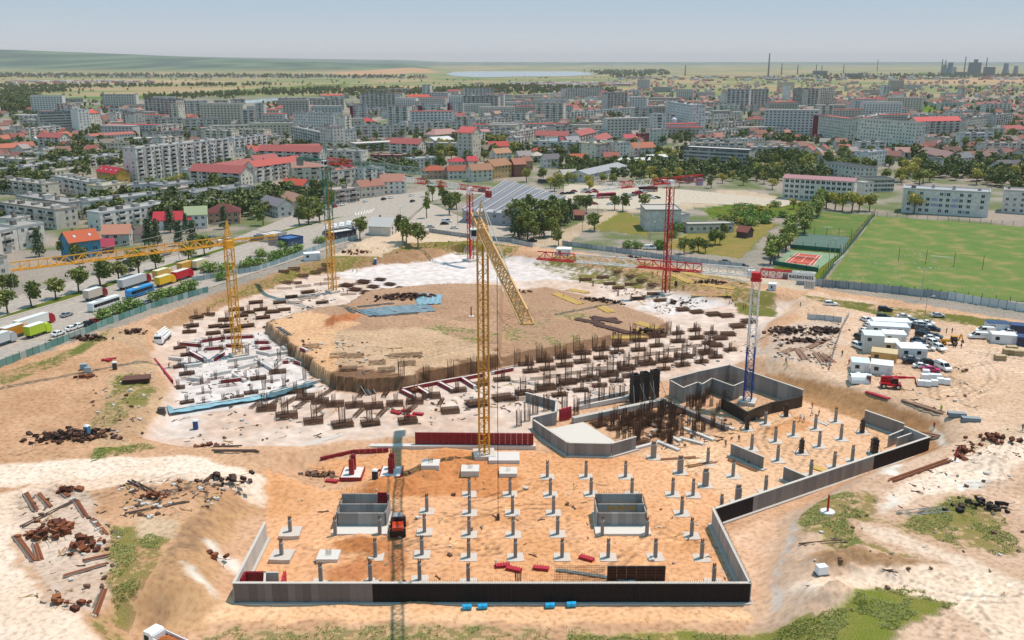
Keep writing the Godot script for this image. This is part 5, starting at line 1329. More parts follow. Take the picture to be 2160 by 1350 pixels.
	for q in [[0.0, -4.0, 22.0, 4.6], [-7.5, 0.0, 14.0, 2.6], [7.5, 0.0, 14.0, 2.6], [15.0, -8.0, 16.0, 2.8]]:
		b = MB.new(); b.col = C("e8e6e8")
		b.tube(Vector3(q[0], 0 if q[0] > 10 else q[2] - 4, q[1]), Vector3(q[0], q[2] + q[3] * 1.4, q[1]), q[3], q[3], 12)
		var dm := part(b, "tower", M.plaster, r)
		b = MB.new(); b.col = C("c8cad2")
		for i in 4:
			var a0 := PI / 2 * i / 4; var a1 := PI / 2 * (i + 1) / 4
			b.tube(Vector3(q[0], q[2] + q[3] * (1.4 + sin(a0)), q[1]), Vector3(q[0], q[2] + q[3] * (1.4 + sin(a1)), q[1]), q[3] * 1.15 * cos(a0), q[3] * 1.15 * cos(a1) + 0.05, 12, false)
		part(b, "dome", M.paint, dm)
	# far works on the right horizon
	var k := 0
	for q in [Vector3(2702.6,5,-5984.3), Vector3(2738.2,5,-5984.3), Vector3(3100,5,-6705.1), Vector3(3085.3,5,-5984.3), Vector3(2937.8,5,-5583.8)]:
		var t := thing("cooling_tower", "%s of five hazy cooling towers on the right horizon" % ["first", "second", "third", "fourth", "last"][k], "cooling tower", q, 0, "cooling towers on the horizon")
		b = MB.new(); b.col = C("8c9298")
		var H: float = [60.0, 75.0, 45.0, 70.0, 55.0][k]
		for i in 6:
			var ya := H * i / 6; var yb := H * (i + 1) / 6
			b.tube(Vector3(0, ya, 0), Vector3(0, yb, 0), H * (0.36 - 0.16 * sin(PI * 0.55 * i / 6)), H * (0.36 - 0.16 * sin(PI * 0.55 * (i + 1) / 6)), 16, i == 5)
		part(b, "shell", M.concrete, t); k += 1
	k = 0
	for q in [[Vector3(2784.2,5,-6206.7), 95], [Vector3(2805.8,5,-6206.7), 90], [Vector3(2827.2,5,-5984.3), 110], [Vector3(2960.7,5,-5984.3), 105], [Vector3(2850.9,5,-5984.3), 50], [Vector3(3198,5,-8386.9), 100], [Vector3(1281.6,5,-4782.9), 120], [Vector3(1685,5,-5984.3), 70], [Vector3(1852.1,5,-6206.7), 60], [Vector3(2129.8,5,-6705.1), 60], [Vector3(2260.1,5,-6985.4), 55], [Vector3(2322.5,5,-6705.1), 60], [Vector3(1010.6,5,-5583.8), 60]]:
		var t := thing("factory_chimney", "%s tall thin chimney from the right on the far horizon" % nth(12 - k), "chimney", q[0], 0, "chimneys of the far works")
		b = MB.new(); b.col = C("857a78")
		b.tube(Vector3.ZERO, Vector3(0, q[1], 0), 4.5, 2.8, 8); part(b, "stack", M.concrete, t); k += 1
	k = 0
	for q in [[Vector3(2877.6,5,-5984.3), Vector3(2931,5,-5984.3), 75], [Vector3(2777.2,5,-5583.8), Vector3(2818.7,5,-5583.8), 50], [Vector3(1898.6,5,-5984.3), Vector3(1972.8,5,-5984.3), 25], [Vector3(1696.9,5,-4782.9), Vector3(1751.5,5,-4782.9), 22], [Vector3(2608.3,5,-5583.8), Vector3(2674.7,5,-5583.8), 22]]:
		var t := thing("factory_building", ["bulky twin-topped power hall between the cooling towers", "squat works hall right of the power hall", "low works hall left of the tall mast", "dark works hall beyond the pale sheds", "low hall below the tallest chimney"][k], "factory", q[0])
		var w: float = q[0].distance_to(q[1])
		b = MB.new(); b.col = C("6f757c"); b.bx(0, -2, -60, w, q[2], 0)
		if k == 0: b.bx(w * 0.4, q[2], -40, w * 0.62, q[2] * 1.25, -10)
		part(b, "hall", M.plaster, t); k += 1

# ---------------------------------------------------------------- vegetation
var crowns := {} # kind -> [crown mesh, trunk mesh]
var TREES := []

func leaf_clump(b: MB, c: Vector3, r: float, k: int, s: float, base: Color) -> void:
	for i in k:
		var o := Vector3(rng.randfn(), rng.randfn() * 0.8, rng.randfn()) * r * 0.5
		var d := Vector3(rng.randf_range(-1, 1), rng.randf_range(-0.4, 1), rng.randf_range(-1, 1)).normalized()
		var u := d.cross(Vector3(rng.randf() - 0.5, rng.randf() - 0.5, rng.randf() - 0.5)).normalized() * s * rng.randf_range(0.6, 1.2)
		var w := d.cross(u).normalized() * s * rng.randf_range(0.4, 0.8)
		var g := rng.randf_range(0.75, 1.25)
		b.col = Color(base.r * g * rng.randf_range(0.9, 1.15), base.g * g, base.b * g)
		b.quad(c + o - u - w * 0.4, c + o - w, c + o + u + w * 0.3, c + o + w)

func make_crown(kind: String, base: Color, clumps: int, per: int, s: float) -> void:
	# a tree 8 m tall; copies are scaled
	var b := MB.new()
	var t := MB.new()
	t.col = C("6a5a4a")
	if kind.begins_with("conifer"):
		t.tube(Vector3(0, -0.5, 0), Vector3(0, 7.4, 0), 0.2, 0.04, 6)
		for i in clumps:
			var f := float(i) / clumps
			var y := 1.0 + f * 6.9
			var r := 1.75 * (1.0 - f) + 0.12
			var a := i * 2.399
			leaf_clump(b, Vector3(cos(a) * r * 0.7, y, sin(a) * r * 0.7), 0.75, per, s, base * rng.randf_range(0.8, 1.2))
	elif kind.begins_with("shrub"):
		for i in 3: t.tube(Vector3(0, -0.4, 0), Vector3(rng.randf_range(-1, 1), 2.5, rng.randf_range(-1, 1)), 0.12, 0.04, 5)
		for i in clumps:
			var d := Vector3(rng.randfn(), rng.randfn(), rng.randfn()).normalized() * pow(rng.randf(), 0.4)
			leaf_clump(b, Vector3(d.x * 3.6, maxf(0.4, 3.0 + d.y * 3.2), d.z * 3.6), 1.3, per, s, base * rng.randf_range(0.8, 1.2))
	else:
		var top := Vector3(rng.randf_range(-0.3, 0.3), 4.2, rng.randf_range(-0.3, 0.3))
		t.tube(Vector3(0, -0.5, 0), top, 0.26, 0.15, 6)
		var slim := 0.62 if kind.begins_with("poplar") else 1.0
		for i in 6:
			var a := i * 1.05 + rng.randf()
			t.tube(top * rng.randf_range(0.5, 0.95), Vector3(cos(a) * 1.7 * slim, rng.randf_range(4.5, 6.8), sin(a) * 1.7 * slim), 0.1, 0.03, 4, false)
		var lobes := []
		for i in 7: lobes.append(Vector3(rng.randf_range(-1.5, 1.5) * slim, rng.randf_range(3.4, 6.6), rng.randf_range(-1.5, 1.5) * slim))
		for i in clumps:
			var l: Vector3 = lobes[i % 7]
			var d := Vector3(rng.randfn(), rng.randfn(), rng.randfn()).normalized() * rng.randf_range(0.7, 1.45)
			leaf_clump(b, l + Vector3(d.x * slim, d.y, d.z * slim), 0.65, per, s, base * rng.randf_range(0.75, 1.25))
	crowns[kind] = [b.mesh(M.leaf), t.mesh(M.bark)]

func tree(kind: String, called: String, p: Vector3, h: float, w: float, label: String, group: String) -> void:
	var r := thing(called, label, "shrub" if called == "shrub" else "tree", Vector3(p.x, gh(p.x, p.z) - 0.05, p.z), rng.randf() * TAU, group)
	r.scale = Vector3(w, h, w) / 8.0
	inst(crowns[kind][1], "trunk", r)
	inst(crowns[kind][0], "crown", r)
	TREES.append(Vector2(p.x, p.z))

var blocked := [] # footprints: [Transform3D inverse, length, depth]
func free_at(x: float, z: float, m: float) -> bool:
	for q in blocked:
		var l: Vector3 = q[0] * Vector3(x, 5, z)
		if l.x > -m and l.x < q[1] + m and l.z < m and l.z > -q[2] - m: return false
	return true

func note_footprints() -> void:
	for n in get_children():
		if n is Node3D and n.has_node("wall") and n.get_meta("category", "") in ["building", "house"]:
			var bb: AABB = n.get_node("wall").get_aabb()
			blocked.append([n.transform.affine_inverse(), bb.size.x, bb.size.z])

func tree_row(a: Array, kind: String, called: String, h: float, w: float, phrase: String) -> void:
	var k := a.size() / 2
	var o := []
	for i in k: o.append(Vector3(a[i * 2], 5, a[i * 2 + 1]))
	o.sort_custom(func(p, q): return p.x / -p.z < q.x / -q.z)
	for i in k:
		var s := rng.randf_range(0.85, 1.2)
		tree(kind + str(i % 3 + 1), called, o[i], h * s, w * s * rng.randf_range(0.9, 1.1), "%s, %s from left %s" % [{"broad": "round leafy tree", "light": "yellow-green leafy tree", "conifer": "dark conifer", "shrub": "green bush", "poplar": "slender leafy tree"}[kind], nth(i), phrase], called + "s " + phrase)

func tree_patch(poly: Array, count: int, kinds: Array, called: String, h: float, w: float, phrase: String, gap := 4.0) -> void:
	var P := pv(poly)
	var r := Rect2(P[0], Vector2.ZERO)
	for q in P: r = r.expand(q)
	var pts := []
	var tries := 0
	while pts.size() < count and tries < count * 60:
		tries += 1
		var q := r.position + Vector2(rng.randf(), rng.randf()) * r.size
		if not Geometry2D.is_point_in_polygon(q, P) or not free_at(q.x, q.y, 2.0): continue
		var ok := true
		for o in pts:
			if Vector2(o.x, o.z).distance_to(q) < gap: ok = false
		if ok: pts.append(Vector3(q.x, 5, q.y))
	pts.sort_custom(func(p, q): return p.x / -p.z < q.x / -q.z)
	for i in pts.size():
		var kind: String = kinds[rng.randi() % kinds.size()]
		var s := rng.randf_range(0.75, 1.3)
		tree(kind + str(rng.randi() % 3 + 1), called, pts[i], h * s, w * s * rng.randf_range(0.9, 1.15), "%s, %s from left %s" % [{"broad": "round green tree", "light": "yellow-green tree", "conifer": "dark conifer", "shrub": "green bush", "poplar": "slender tree"}[kind], nth(i), phrase], called + "s " + phrase)

func vegetation() -> void:
	for i in 3:
		make_crown("broad%d" % (i + 1), C(["767f3a", "6a7636", "82863e"][i]), 70, 12, 0.42)
		make_crown("light%d" % (i + 1), C(["b0a54a", "a09c46", "b4a952"][i]), 60, 12, 0.4)
		make_crown("poplar%d" % (i + 1), C(["848f42", "7a883e", "8c9348"][i]), 60, 11, 0.4)
		make_crown("conifer%d" % (i + 1), C(["53663f", "4e603a", "5b6844"][i]), 80, 9, 0.34)
		make_crown("shrub%d" % (i + 1), C(["6f8a3c", "789042", "688236"][i]), 60, 11, 0.5)
	tree_row([-165.7,-293.1,-162.4,-302.3,-159.2,-312.8,-155.6,-322.4,-151.6,-331.5,-148.5,-340.1,-144.3,-349.2,-142,-361,-134.5,-377,-131.4,-388.1] + [-107.7,-464.3,-103.9,-467.9,-99.6,-475.2], "broad", "street_tree", 9.0, 11.0, "along the boulevard median")
	tree_row([-130.7,-285.1,-129.9,-293.8,-127.3,-297.6,-122.2,-308.7,-121.6,-316.2,-118.6,-319.7,-116.6,-325.1,-119.2,-356.6,-110.5,-342.1,-111.9,-354.5,-107.3,-363.2,-105.7,-367.7] + [-102.1,-367.7,-98.5,-374.6,-97.7,-379.4,-95.9,-386.8,-92.4,-391.9,-101.9,-407.9,-87.5,-416.4,-106.6,-386.8], "shrub", "shrub", 5.0, 6.5, "along the site fence by the boulevard")
	tree_row([-191.8,-386.8,-182.3,-379.4,-179.6,-386.8,-176.1,-372.3,-161.2,-354.5,-178.2,-319.7,-181.2,-319.7,-213.7,-410.7,-251.8,-467.9,-245.1,-464.3], "broad", "garden_tree", 7.0, 7.0, "around the turquoise house")
	tree_row([-162.6,-407.9,-159.9,-410.7,-165.8,-443.9,-157.1,-440.7,-150.2,-410.7,-143.7,-410.7,-142.7,-453.9,-201.4,-386.8], "conifer", "conifer", 11.0, 11.0, "in the gardens behind the left crane's jib")
	tree_row([-126.2,-464.3,-135.5,-490.5,-115.2,-502.6,-108.1,-490.5,-109.1,-511,-122.7,-498.5,-150.3,-557.3,-101.4,-519.6,-122.8,-567.5,-137.7,-578.1], "broad", "garden_tree", 10.0, 10.0, "around the houses left of the green mast")
	tree_row([-45.2,-486.6,-50.9,-567.5,-47.1,-547.4,-40.7,-537.8], "poplar", "tall_tree", 13.0, 9.0, "behind the slim red crane")
	tree_row([-33.9,-498.5,-31.3,-519.6,-47.6,-410.7,-42,-407.9,-70.9,-425.2,-50.5,-422.2], "broad", "tall_tree", 11.0, 11.0, "left of the slim red crane")
	tree_row([2.8,-431.3,5.3,-428.2,9.2,-437.5,13,-431.3,22.5,-453.9,26.6,-464.3,29.7,-475.2,12.1,-464.3,1.1,-437.5], "conifer", "conifer", 11.5, 11.0, "before the derelict hall")
	tree_row([4.2,-464.3,7.6,-447.2,15.4,-453.9,18.8,-434.4,26.2,-479,18.7,-479,11.4,-486.6,32.9,-486.6], "broad", "garden_tree", 9.5, 10.0, "among the conifers")
	tree_row([1.2,-453.9,5.3,-453.9,9.1,-467.9,12.3,-447.2,17,-464.3,20.7,-453.9,3.4,-428.2,7.2,-425.2,20.9,-471.5,23.9,-457.3], "broad", "tall_tree", 13.0, 13.0, "before the derelict hall's front")
	tree_row([36.9,-506.8,40.5,-502.6,15.2,-431.3,21,-410.7,10,-422.2,57.5,-515.3,61.7,-511,74.8,-519.6,40.5,-448.9], "broad", "park_tree", 9.0, 9.5, "right of the derelict hall")
	tree_row([51.6,-405.1,55.8,-405.1,65.4,-405.1,66.1,-402.4,75.6,-431.3,80.6,-447.2,84.1,-453.9], "shrub", "shrub", 5.0, 6.0, "in front of the windowless hall")
	tree_row([74.2,-391.9,78.8,-394.5,81.4,-397.1,84,-394.5,89.4,-410.7,92.2,-413.5,94.3,-413.5,101.1,-434.4,106.1,-453.9], "broad", "meadow_tree", 6.5, 7.5, "on the dry meadow")
	var hedge := []
	for i in 34:
		var f := i / 33.0
		hedge.append_array([lerpf(Vector3(106.5,5,-372.4).x, Vector3(184.5,5,-542).x, f) + rng.randf_range(-3, 3), lerpf(Vector3(106.5,5,-372.4).z, Vector3(184.5,5,-542).z, f) + rng.randf_range(-3, 3)])
	tree_row(hedge, "poplar", "hedge_tree", 8.5, 12.5, "in the tree belt beside the tennis courts")
	tree_row([180.8,-515.3,183.4,-511,187.2,-506.8,192.7,-511,198.6,-511,219.7,-502.6], "light", "willow_tree", 12.0, 13.0, "between school and dormitory")
	tree_patch([100.2,-472.3,128.6,-520.2,155.1,-538.3,163.5,-511.6,131.9,-472.3,113.9,-458.2], 26, ["shrub", "light"], "shrub", 5.0, 7.0, "on the green lot behind the meadow")
	tree_patch([158.8,-596,236.7,-818.6,308,-798.1,264.3,-672.6,205.9,-708.9,169.2,-589.2], 34, ["broad", "light", "broad"], "park_tree", 10.0, 10.5, "around the cream school", 6.0)
	tree_patch([241.4,-612.3,301.4,-759.9,332.3,-742.1,422.9,-742.1,344.6,-600.6,319.7,-612.3,262,-624.5], 36, ["broad", "broad", "light"], "park_tree", 9.0, 10.0, "behind the white dormitory", 6.0)
	tree_patch([353,-818.6,456.9,-1028.8,664.5,-1179,453.8,-798.1], 34, ["broad", "poplar"], "park_tree", 10.0, 11.0, "in the right edge park", 7.0)
	tree_patch([75.5,-589.2,98.2,-742.1,132.9,-725.1,197.9,-693.3,166.1,-589.2,129.2,-600.6], 40, ["broad", "light"], "park_tree", 8.5, 9.0, "around the dark school", 6.0)
	tree_patch([98.2,-742.1,157.2,-1179,207.7,-1291.6,147.7,-912,142.4,-778.5], 22, ["broad", "light"], "park_tree", 10.0, 11.0, "beside the white church", 6.0)
	tree_patch([-81.1,-759.9,-100.4,-901.7,-58.6,-967,-29.1,-818.6,-46.4,-759.9], 22, ["broad", "broad", "light"], "park_tree", 11.0, 11.0, "before the long flat hall", 6.0)
	tree_patch([-30.9,-759.9,-39.1,-967,0,-996.9,16.6,-818.6,-7.6,-742.1], 18, ["broad", "light"], "park_tree", 9.0, 10.0, "behind the gabled houses", 6.0)
	tree_patch([9.4,-612.3,10.4,-678.4,45.6,-637.2,76.4,-650.4,70.8,-600.6,35.6,-578.3], 14, ["broad", "light"], "park_tree", 8.0, 8.5, "along the sheds by the bus yard", 5.0)
	tree_patch([-296,-589.2,-316,-637.2,-260.2,-612.3,-225.9,-650.4,-205.4,-589.2,-238.1,-538.3], 16, ["broad", "light"], "courtyard_tree", 7.0, 8.0, "between the left slab blocks", 5.0)
	# everything farther: tree cover that reads as one mass, copies of three light crowns
	for i in 3: make_crown("far%d" % (i + 1), C(["6a723c", "767d43", "606b38"][i]), 16, 9, 0.95)
	var xf := []
	for i in 3: xf.append([])
	var nz := FastNoiseLite.new(); nz.seed = 77; nz.frequency = 0.006; nz.fractal_octaves = 3
	var tries := 0
	while tries < 11000:
		tries += 1
		var z := -1.0 / lerpf(1.0 / 470.0, 1.0 / 5200.0, rng.randf())
		var x := rng.randf_range(-0.62, 0.62) * -z
		if z > -1200 and nz.get_noise_2d(x, z) < -0.02 - (0.12 if x > 150 else 0.0): continue
		if z < -1200 and nz.get_noise_2d(x * 0.5, z * 0.5) < 0.06: continue
		if z > -700 and absf(x - (-60.0 + (z + 558) * -0.36)) < 48: continue
		if z > -640 and x > -80 and x < 320: continue
		if z > -2200 and not free_at(x, z, 2.5): continue
		if in_lake(x, z): continue
		xf[rng.randi() % 3].append(Transform3D(Basis(Vector3.UP, rng.randf() * TAU).scaled(Vector3.ONE * rng.randf_range(0.7, 1.35) * Vector3(1.15, 1.0, 1.15)), Vector3(x, 4.9, z)))
	# woods on the plain and along the hills
	for q in [[[-1094,-2028.7,-1070.3,-2133.9,-843.4,-1693.8,-770.2,-1506.6,-801,-1479.3], 260, 1.9], [[-460.1,-2565.1,-458.3,-2877.4,-241.2,-2690.3,0,-3212,294.7,-2690.3,261.1,-2380.3,-94.9,-2380.3,-393.5,-2190.6], 700, 1.5], [[-690.1,-2565.1,-515.6,-2877.4,-427.2,-2380.3,-606.2,-2250.4], 200, 1.3], [[-863.9,-2220.1,-704.8,-2525.9,-614.5,-2281.6,-771.3,-1979.9], 200, 1.2],
		[[490.8,-7622.4,1329.1,-8386.9,941.4,-5583.8,480.9,-4403.6,526.1,-5583.8], 300, 2.4], [[1246,-4649.5,2136,-5984.3,2990.4,-5583.8,2638.6,-4924.3,1495.2,-4182.3], 260, 2.0], [[-3204,-5984.3,-1605.9,-5583.8,-453.1,-5074.2,-404.1,-4523.2,-1569,-4649.5,-2492,-4649.5], 500, 2.0], [[-1661.3,-3092.2,-1246,-3212,-797.4,-3341.4,-766.8,-3212,-1260.3,-2877.4,-1495.2,-2780.7], 260, 1.6], [[-1380.2,-2565.1,-1259.4,-2690.3,-1165.4,-2487.9,-1263.5,-2346.5], 120, 1.6]]:
		var P := pv(q[0]); var r := Rect2(P[0], Vector2.ZERO)
		for p in P: r = r.expand(p)
		var made := 0; var t2 := 0
		while made < q[1] and t2 < q[1] * 12:
			t2 += 1
			var c := r.position + Vector2(rng.randf(), rng.randf()) * r.size
			if not Geometry2D.is_point_in_polygon(c, P) or in_lake(c.x, c.y): continue
			made += 1
			xf[rng.randi() % 3].append(Transform3D(Basis(Vector3.UP, rng.randf() * TAU).scaled(Vector3.ONE * rng.randf_range(0.8, 1.3) * float(q[2])), Vector3(c.x, gh(c.x, c.y) - 0.2, c.y)))
	for i in 3: stuff_copies("tree_cover", crowns["far%d" % (i + 1)][0], xf[i], ["dark green trees spread between the far town's roofs", "mid green trees spread between the far town's roofs", "deep green trees filling the far town's gaps"][i], "trees")
	# grass tufts and weeds near the viewer
	var gb := MB.new()
	for i in 16:
		var a := rng.randf() * TAU
		var o := Vector3(cos(a), 0, sin(a)) * rng.randf() * 0.28
		var g := rng.randf_range(0.7, 1.3)
		gb.col = Color(0.38 * g, 0.4 * g, 0.12 * g) if rng.randf() < 0.75 else Color(0.6 * g, 0.5 * g, 0.26 * g)
		var tip := o * 2.0 + Vector3(0, rng.randf_range(0.12, 0.34), 0)
		var s := Vector3(-sin(a), 0, cos(a)) * 0.05
		gb.tri(o - s, o + s, tip)
	var gm := gb.mesh(M.leaf)
	var gx := []
	for q in [[[-102.9,-228.7,-99.4,-232.5,-90.9,-223.2,-89.8,-204.9,-90.4,-189.2,-95.4,-194.7], 900], [[-89.7,-184,-79.5,-186.6,-76.4,-184,-84.6,-179.1,-87.5,-176.7], 500], [[-69.2,-149.4,-60.5,-145.1,-60.1,-139.5,-59.3,-129.4,-59.5,-124.2,-60.7,-122.9,-66.7,-136.5,-71.4,-149.4], 1500], [[52.4,-156.1,63,-164.4,68.7,-162.4,68.4,-156.7,65.2,-153,60.6,-152.1,60.4,-142.1,55.8,-140.6,54.4,-143.7,52.6,-148.7], 2200],
		[[69.9,-149.5,74.3,-153.9,86.6,-161.5,90,-153.9,87.3,-142.1,81.7,-139,75.4,-142.9], 2000], [[8.7,-123.9,30.6,-124.4,44.7,-122.8,52.1,-123.2,53.6,-129.6,65.1,-128.3,64.8,-125.9,68.7,-124.7,59.3,-119.8,48.9,-114.2,7.5,-114.2], 5200], [[-42.9,-126.2,9.6,-126.2,8.3,-116.3,-45.6,-116.3,-47.7,-122.6], 2200], [[-105.9,-307.4,-97.1,-341.7,-85,-368.8,-71.5,-403.4,-39.3,-420.2,-17.6,-422.6,4.3,-408.9,0,-392.9,-22.2,-406.7,-42.2,-404.5,-65,-376.2,-83.4,-361.6,-94.8,-333.2], 1300],
		[[8.1,-387.8,40.5,-387.8,61.8,-368.8,78.4,-355.6,88.4,-335.5,80.5,-317.4,69.2,-328,53.6,-339.3,22.6,-358.2], 900], [[103,-319.5,177.8,-272.7,171.8,-262.7,138.9,-283.4,119.6,-292,107.5,-307.4], 1000], [[-137.2,-232.5,-128.6,-248.9,-124.6,-278,-121.8,-262.7,-124.9,-238.4,-131,-223.2], 500]]:
		var P := pv(q[0]); var r := Rect2(P[0], Vector2.ZERO)
		for p in P: r = r.expand(p)
		var made := 0; var t2 := 0
		while made < q[1] and t2 < q[1] * 8:
			t2 += 1
			var c := r.position + Vector2(rng.randf(), rng.randf()) * r.size
			if nz.get_noise_2d(c.x * 22, c.y * 22) < 0.0 or not Geometry2D.is_point_in_polygon(c, P): continue
			made += 1
			gx.append(Transform3D(Basis(Vector3.UP, rng.randf() * TAU).scaled(Vector3.ONE * rng.randf_range(0.35, 1.0)), Vector3(c.x, gh(c.x, c.y) - 0.03, c.y)))
	stuff_copies("grass", gm, gx, "tufts of grass and weeds on the banks and verges", "grass")

var lake := PackedVector2Array()
func in_lake(x: float, z: float) -> bool:
	return z < -3000 and Geometry2D.is_point_in_polygon(Vector2(x, z), lake)

func stuff_copies(called: String, me: Mesh, xf: Array, label: String, cat: String) -> void:
	var mm := MultiMesh.new()
	mm.transform_format = MultiMesh.TRANSFORM_3D
	mm.mesh = me
	mm.instance_count = xf.size()
	for i in xf.size(): mm.set_instance_transform(i, xf[i])
	var o := MultiMeshInstance3D.new()
	o.multimesh = mm
	o.name = numbered(called); add_child(o)
	tag(o, label, cat, "", "stuff")

func far_houses() -> void:
	# small gabled houses of the outer districts: the nearer ones one by one, the rest as one mass
	var roofs := ["b5685a", "a85c50", "9a6c60", "8c7a72", "bd8c7c", "a89c96", "8f5c54", "b87c6a"]
	var walls := ["d6cfc8", "cdbfae", "c9c4c0", "d9d2c4", "b8aca2"]
	var protos := []
	for i in 8:
		for w in 2:
			var b := MB.new()
			var L := rng.randf_range(9, 14); var d := rng.randf_range(8, 10); var h := rng.randf_range(3.5, 6.5); var rise := d * 0.38
			b.col = C(walls[rng.randi() % 5])
			b.bx(0, -1, -d, L, h, 0)
			b.tri(Vector3(0, h, -d), Vector3(0, h, 0), Vector3(0, h + rise, -d / 2)); b.tri(Vector3(L, h, 0), Vector3(L, h, -d), Vector3(L, h + rise, -d / 2))
			var wm := b
			b = MB.new(); b.col = C(roofs[i])
			for s in [0, 1]:
				var z0 := 0.5 if s == 0 else -d - 0.5
				var q := [Vector3(-0.5, h - 0.3, z0), Vector3(L + 0.5, h - 0.3, z0), Vector3(L + 0.5, h + rise, -d / 2), Vector3(-0.5, h + rise, -d / 2)]
				if s == 1: q = [q[1], q[0], q[3], q[2]]
				b.hexa([q[0], q[1], q[2], q[3], q[0] + Vector3(0, 0.2, 0), q[1] + Vector3(0, 0.2, 0), q[2] + Vector3(0, 0.2, 0), q[3] + Vector3(0, 0.2, 0)])
			var rm := b
			b = MB.new()
			facade(b, Vector3(0, 0, 0), Vector3(L, 0, 0), Vector3(0, 0, 1), h, 2 if h > 5 else 1, 3.0, 1.3, 1.3)
			protos.append([wm.mesh(M.plaster), rm.mesh(M.roof), b.mesh(M.glass), wm, rm])
	var spots := []
	var tries := 0
	while spots.size() < 1500 and tries < 14000:
		tries += 1
		var z := -1.0 / lerpf(1.0 / 700.0, 1.0 / 3900.0, pow(rng.randf(), 0.55))
		var s := rng.randf_range(-0.56, 0.6)
		var x := s * -z
		# the house districts: right of the middle, a belt left, never on the plain at far left
		if s < -0.05 and z < -1500 - 900 * (s + 0.6): continue
		if s < 0.0 and rng.randf() < 0.45: continue
		if z > -1300 and s < 0.25 and s > -0.45 and rng.randf() < 0.75: continue
		if z > -760 and s > -0.1: continue
		if not free_at(x, z, 5.0): continue
		spots.append(Vector3(x, 5, z))
	spots.sort_custom(func(p, q): return p.z > q.z)
	var near := spots.slice(0, 200)
	var rows := 10
	for r in rows:
		var a := near.slice(r * 20, r * 20 + 20)
		a.sort_custom(func(p, q): return p.x / -p.z < q.x / -q.z)
		for i in a.size():
			var k := rng.randi() % 16
			var t := thing("small_house", "small house with %s roof, %s from left in the %s row of outlying houses" % [["red", "brick-red", "brown-red", "grey-brown", "salmon", "pale", "dark red", "orange-red"][k / 2], nth(i), nth(r)], "house", a[i], rng.randf_range(-0.7, 0.7) + (PI / 2 if rng.randf() < 0.4 else 0.0), "outlying small houses")
			inst(protos[k][0], "wall", t); inst(protos[k][1], "roof", t)
			inst(protos[k][2], "windows", t, "stuff")
	var m := [MB.new(), MB.new()]
	for i in range(200, spots.size()):
		var k := rng.randi() % 16
		var f := Transform3D(Basis(Vector3.UP, rng.randf_range(-1.6, 1.6)), spots[i])
		for j in 2:
			var s: MB = protos[k][3 + j]
			m[j].v.append_array(f * s.v)
			for q in s.n.size(): m[j].n.append(f.basis * s.n[q])
			m[j].c.append_array(s.c)
	var o := Node3D.new()
	o.name = "distant_houses"; add_child(o)
	tag(o, "roofs of the far house districts below the horizon", "houses", "", "stuff")
	part(m[0], "walls", M.plaster, o, "stuff"); part(m[1], "roofs", M.roof, o, "stuff")
	# slab blocks of the far quarters, floor by floor
	var db := MB.new(); var dw := MB.new()
	for i in 150:
		var z := -1.0 / lerpf(1.0 / 1000.0, 1.0 / 2900.0, rng.randf())
		var x := rng.randf_range(-0.5, 0.42) * -z
		if not free_at(x, z, 12.0) or (x / -z < -0.2 and z < -1900): continue
		var L := rng.randf_range(14, 32); var h := rng.randf_range(9, 15) if rng.randf() < 0.75 else rng.randf_range(20, 30)
		db.xf = Transform3D(Basis(Vector3.UP, rng.randf_range(-0.4, 0.4)), Vector3(x, 5, z)); dw.xf = db.xf
		db.col = C(["e6e0d8", "dcd2c6", "d4d0cc", "e0d0bc", "c8bcb0"][rng.randi() % 5])
		db.bx(-L, -1, -6, L, h, 6)
		db.col = C(["b4aca6", "c4564c", "a59d98"][rng.randi() % 3]); db.bx(-L - 0.3, h, -6.3, L + 0.3, h + 0.4, 6.3)
		dw.col = Color(0.06, 0.065, 0.075)
		for f in int(h / 3.0):
			for j in int(L / 2.2): dw.bx(-L + 1.0 + j * 4.4, f * 3.0 + 1.0, 6.0, -L + 3.2 + j * 4.4, f * 3.0 + 2.3, 6.08)
	o = Node3D.new()
	o.name = "distant_blocks"; add_child(o)
	tag(o, "pale slab blocks crowding the far town quarters", "buildings", "", "stuff")
	part(db, "walls", M.plaster, o, "stuff"); part(dw, "windows", M.glass, o, "stuff")
	# villages at the foot of the hills and sheds of the far works
	var b := MB.new()
	for q in [[[-3322.6,-6206.7,-1720.6,-5984.3,-453.1,-5074.2,-415.3,-4649.5,-1905.6,-4924.3,-2803.5,-5233.4], 420], [[553.8,-5074.2,3204,-5984.3,2360.8,-4403.6,1028.4,-3982.1,480.9,-4403.6], 260], [[-2096.4,-3982.1,-1503.1,-3982.1,-1372.4,-3633.9,-1873.4,-3556.1], 60], [[0,-3633.9,451.4,-3633.9,399.4,-3212,0,-3212], 160]]:
		var P := pv(q[0]); var r := Rect2(P[0], Vector2.ZERO)
		for p in P: r = r.expand(p)
		var made := 0
		while made < q[1]:
			var c := r.position + Vector2(rng.randf(), rng.randf()) * r.size
			if not Geometry2D.is_point_in_polygon(c, P): continue
			made += 1
			b.xf = Transform3D(Basis(Vector3.UP, rng.randf() * 3), Vector3(c.x, gh(c.x, c.y), c.y))
			b.col = C(["d8d0cc", "c98a78", "e0dcd8", "b8a098"][rng.randi() % 4])
			var s := rng.randf_range(7, 14) * (2.2 if q[1] < 300 and rng.randf() < 0.3 else 1.0)
			b.bx(-s, -2, -s * 0.6, s, 7, s * 0.6)
	b.xf = Transform3D.IDENTITY
	tag(part(b, "village_houses", M.plaster, self, "stuff"), "pale specks of village houses and sheds on the far plain", "houses")

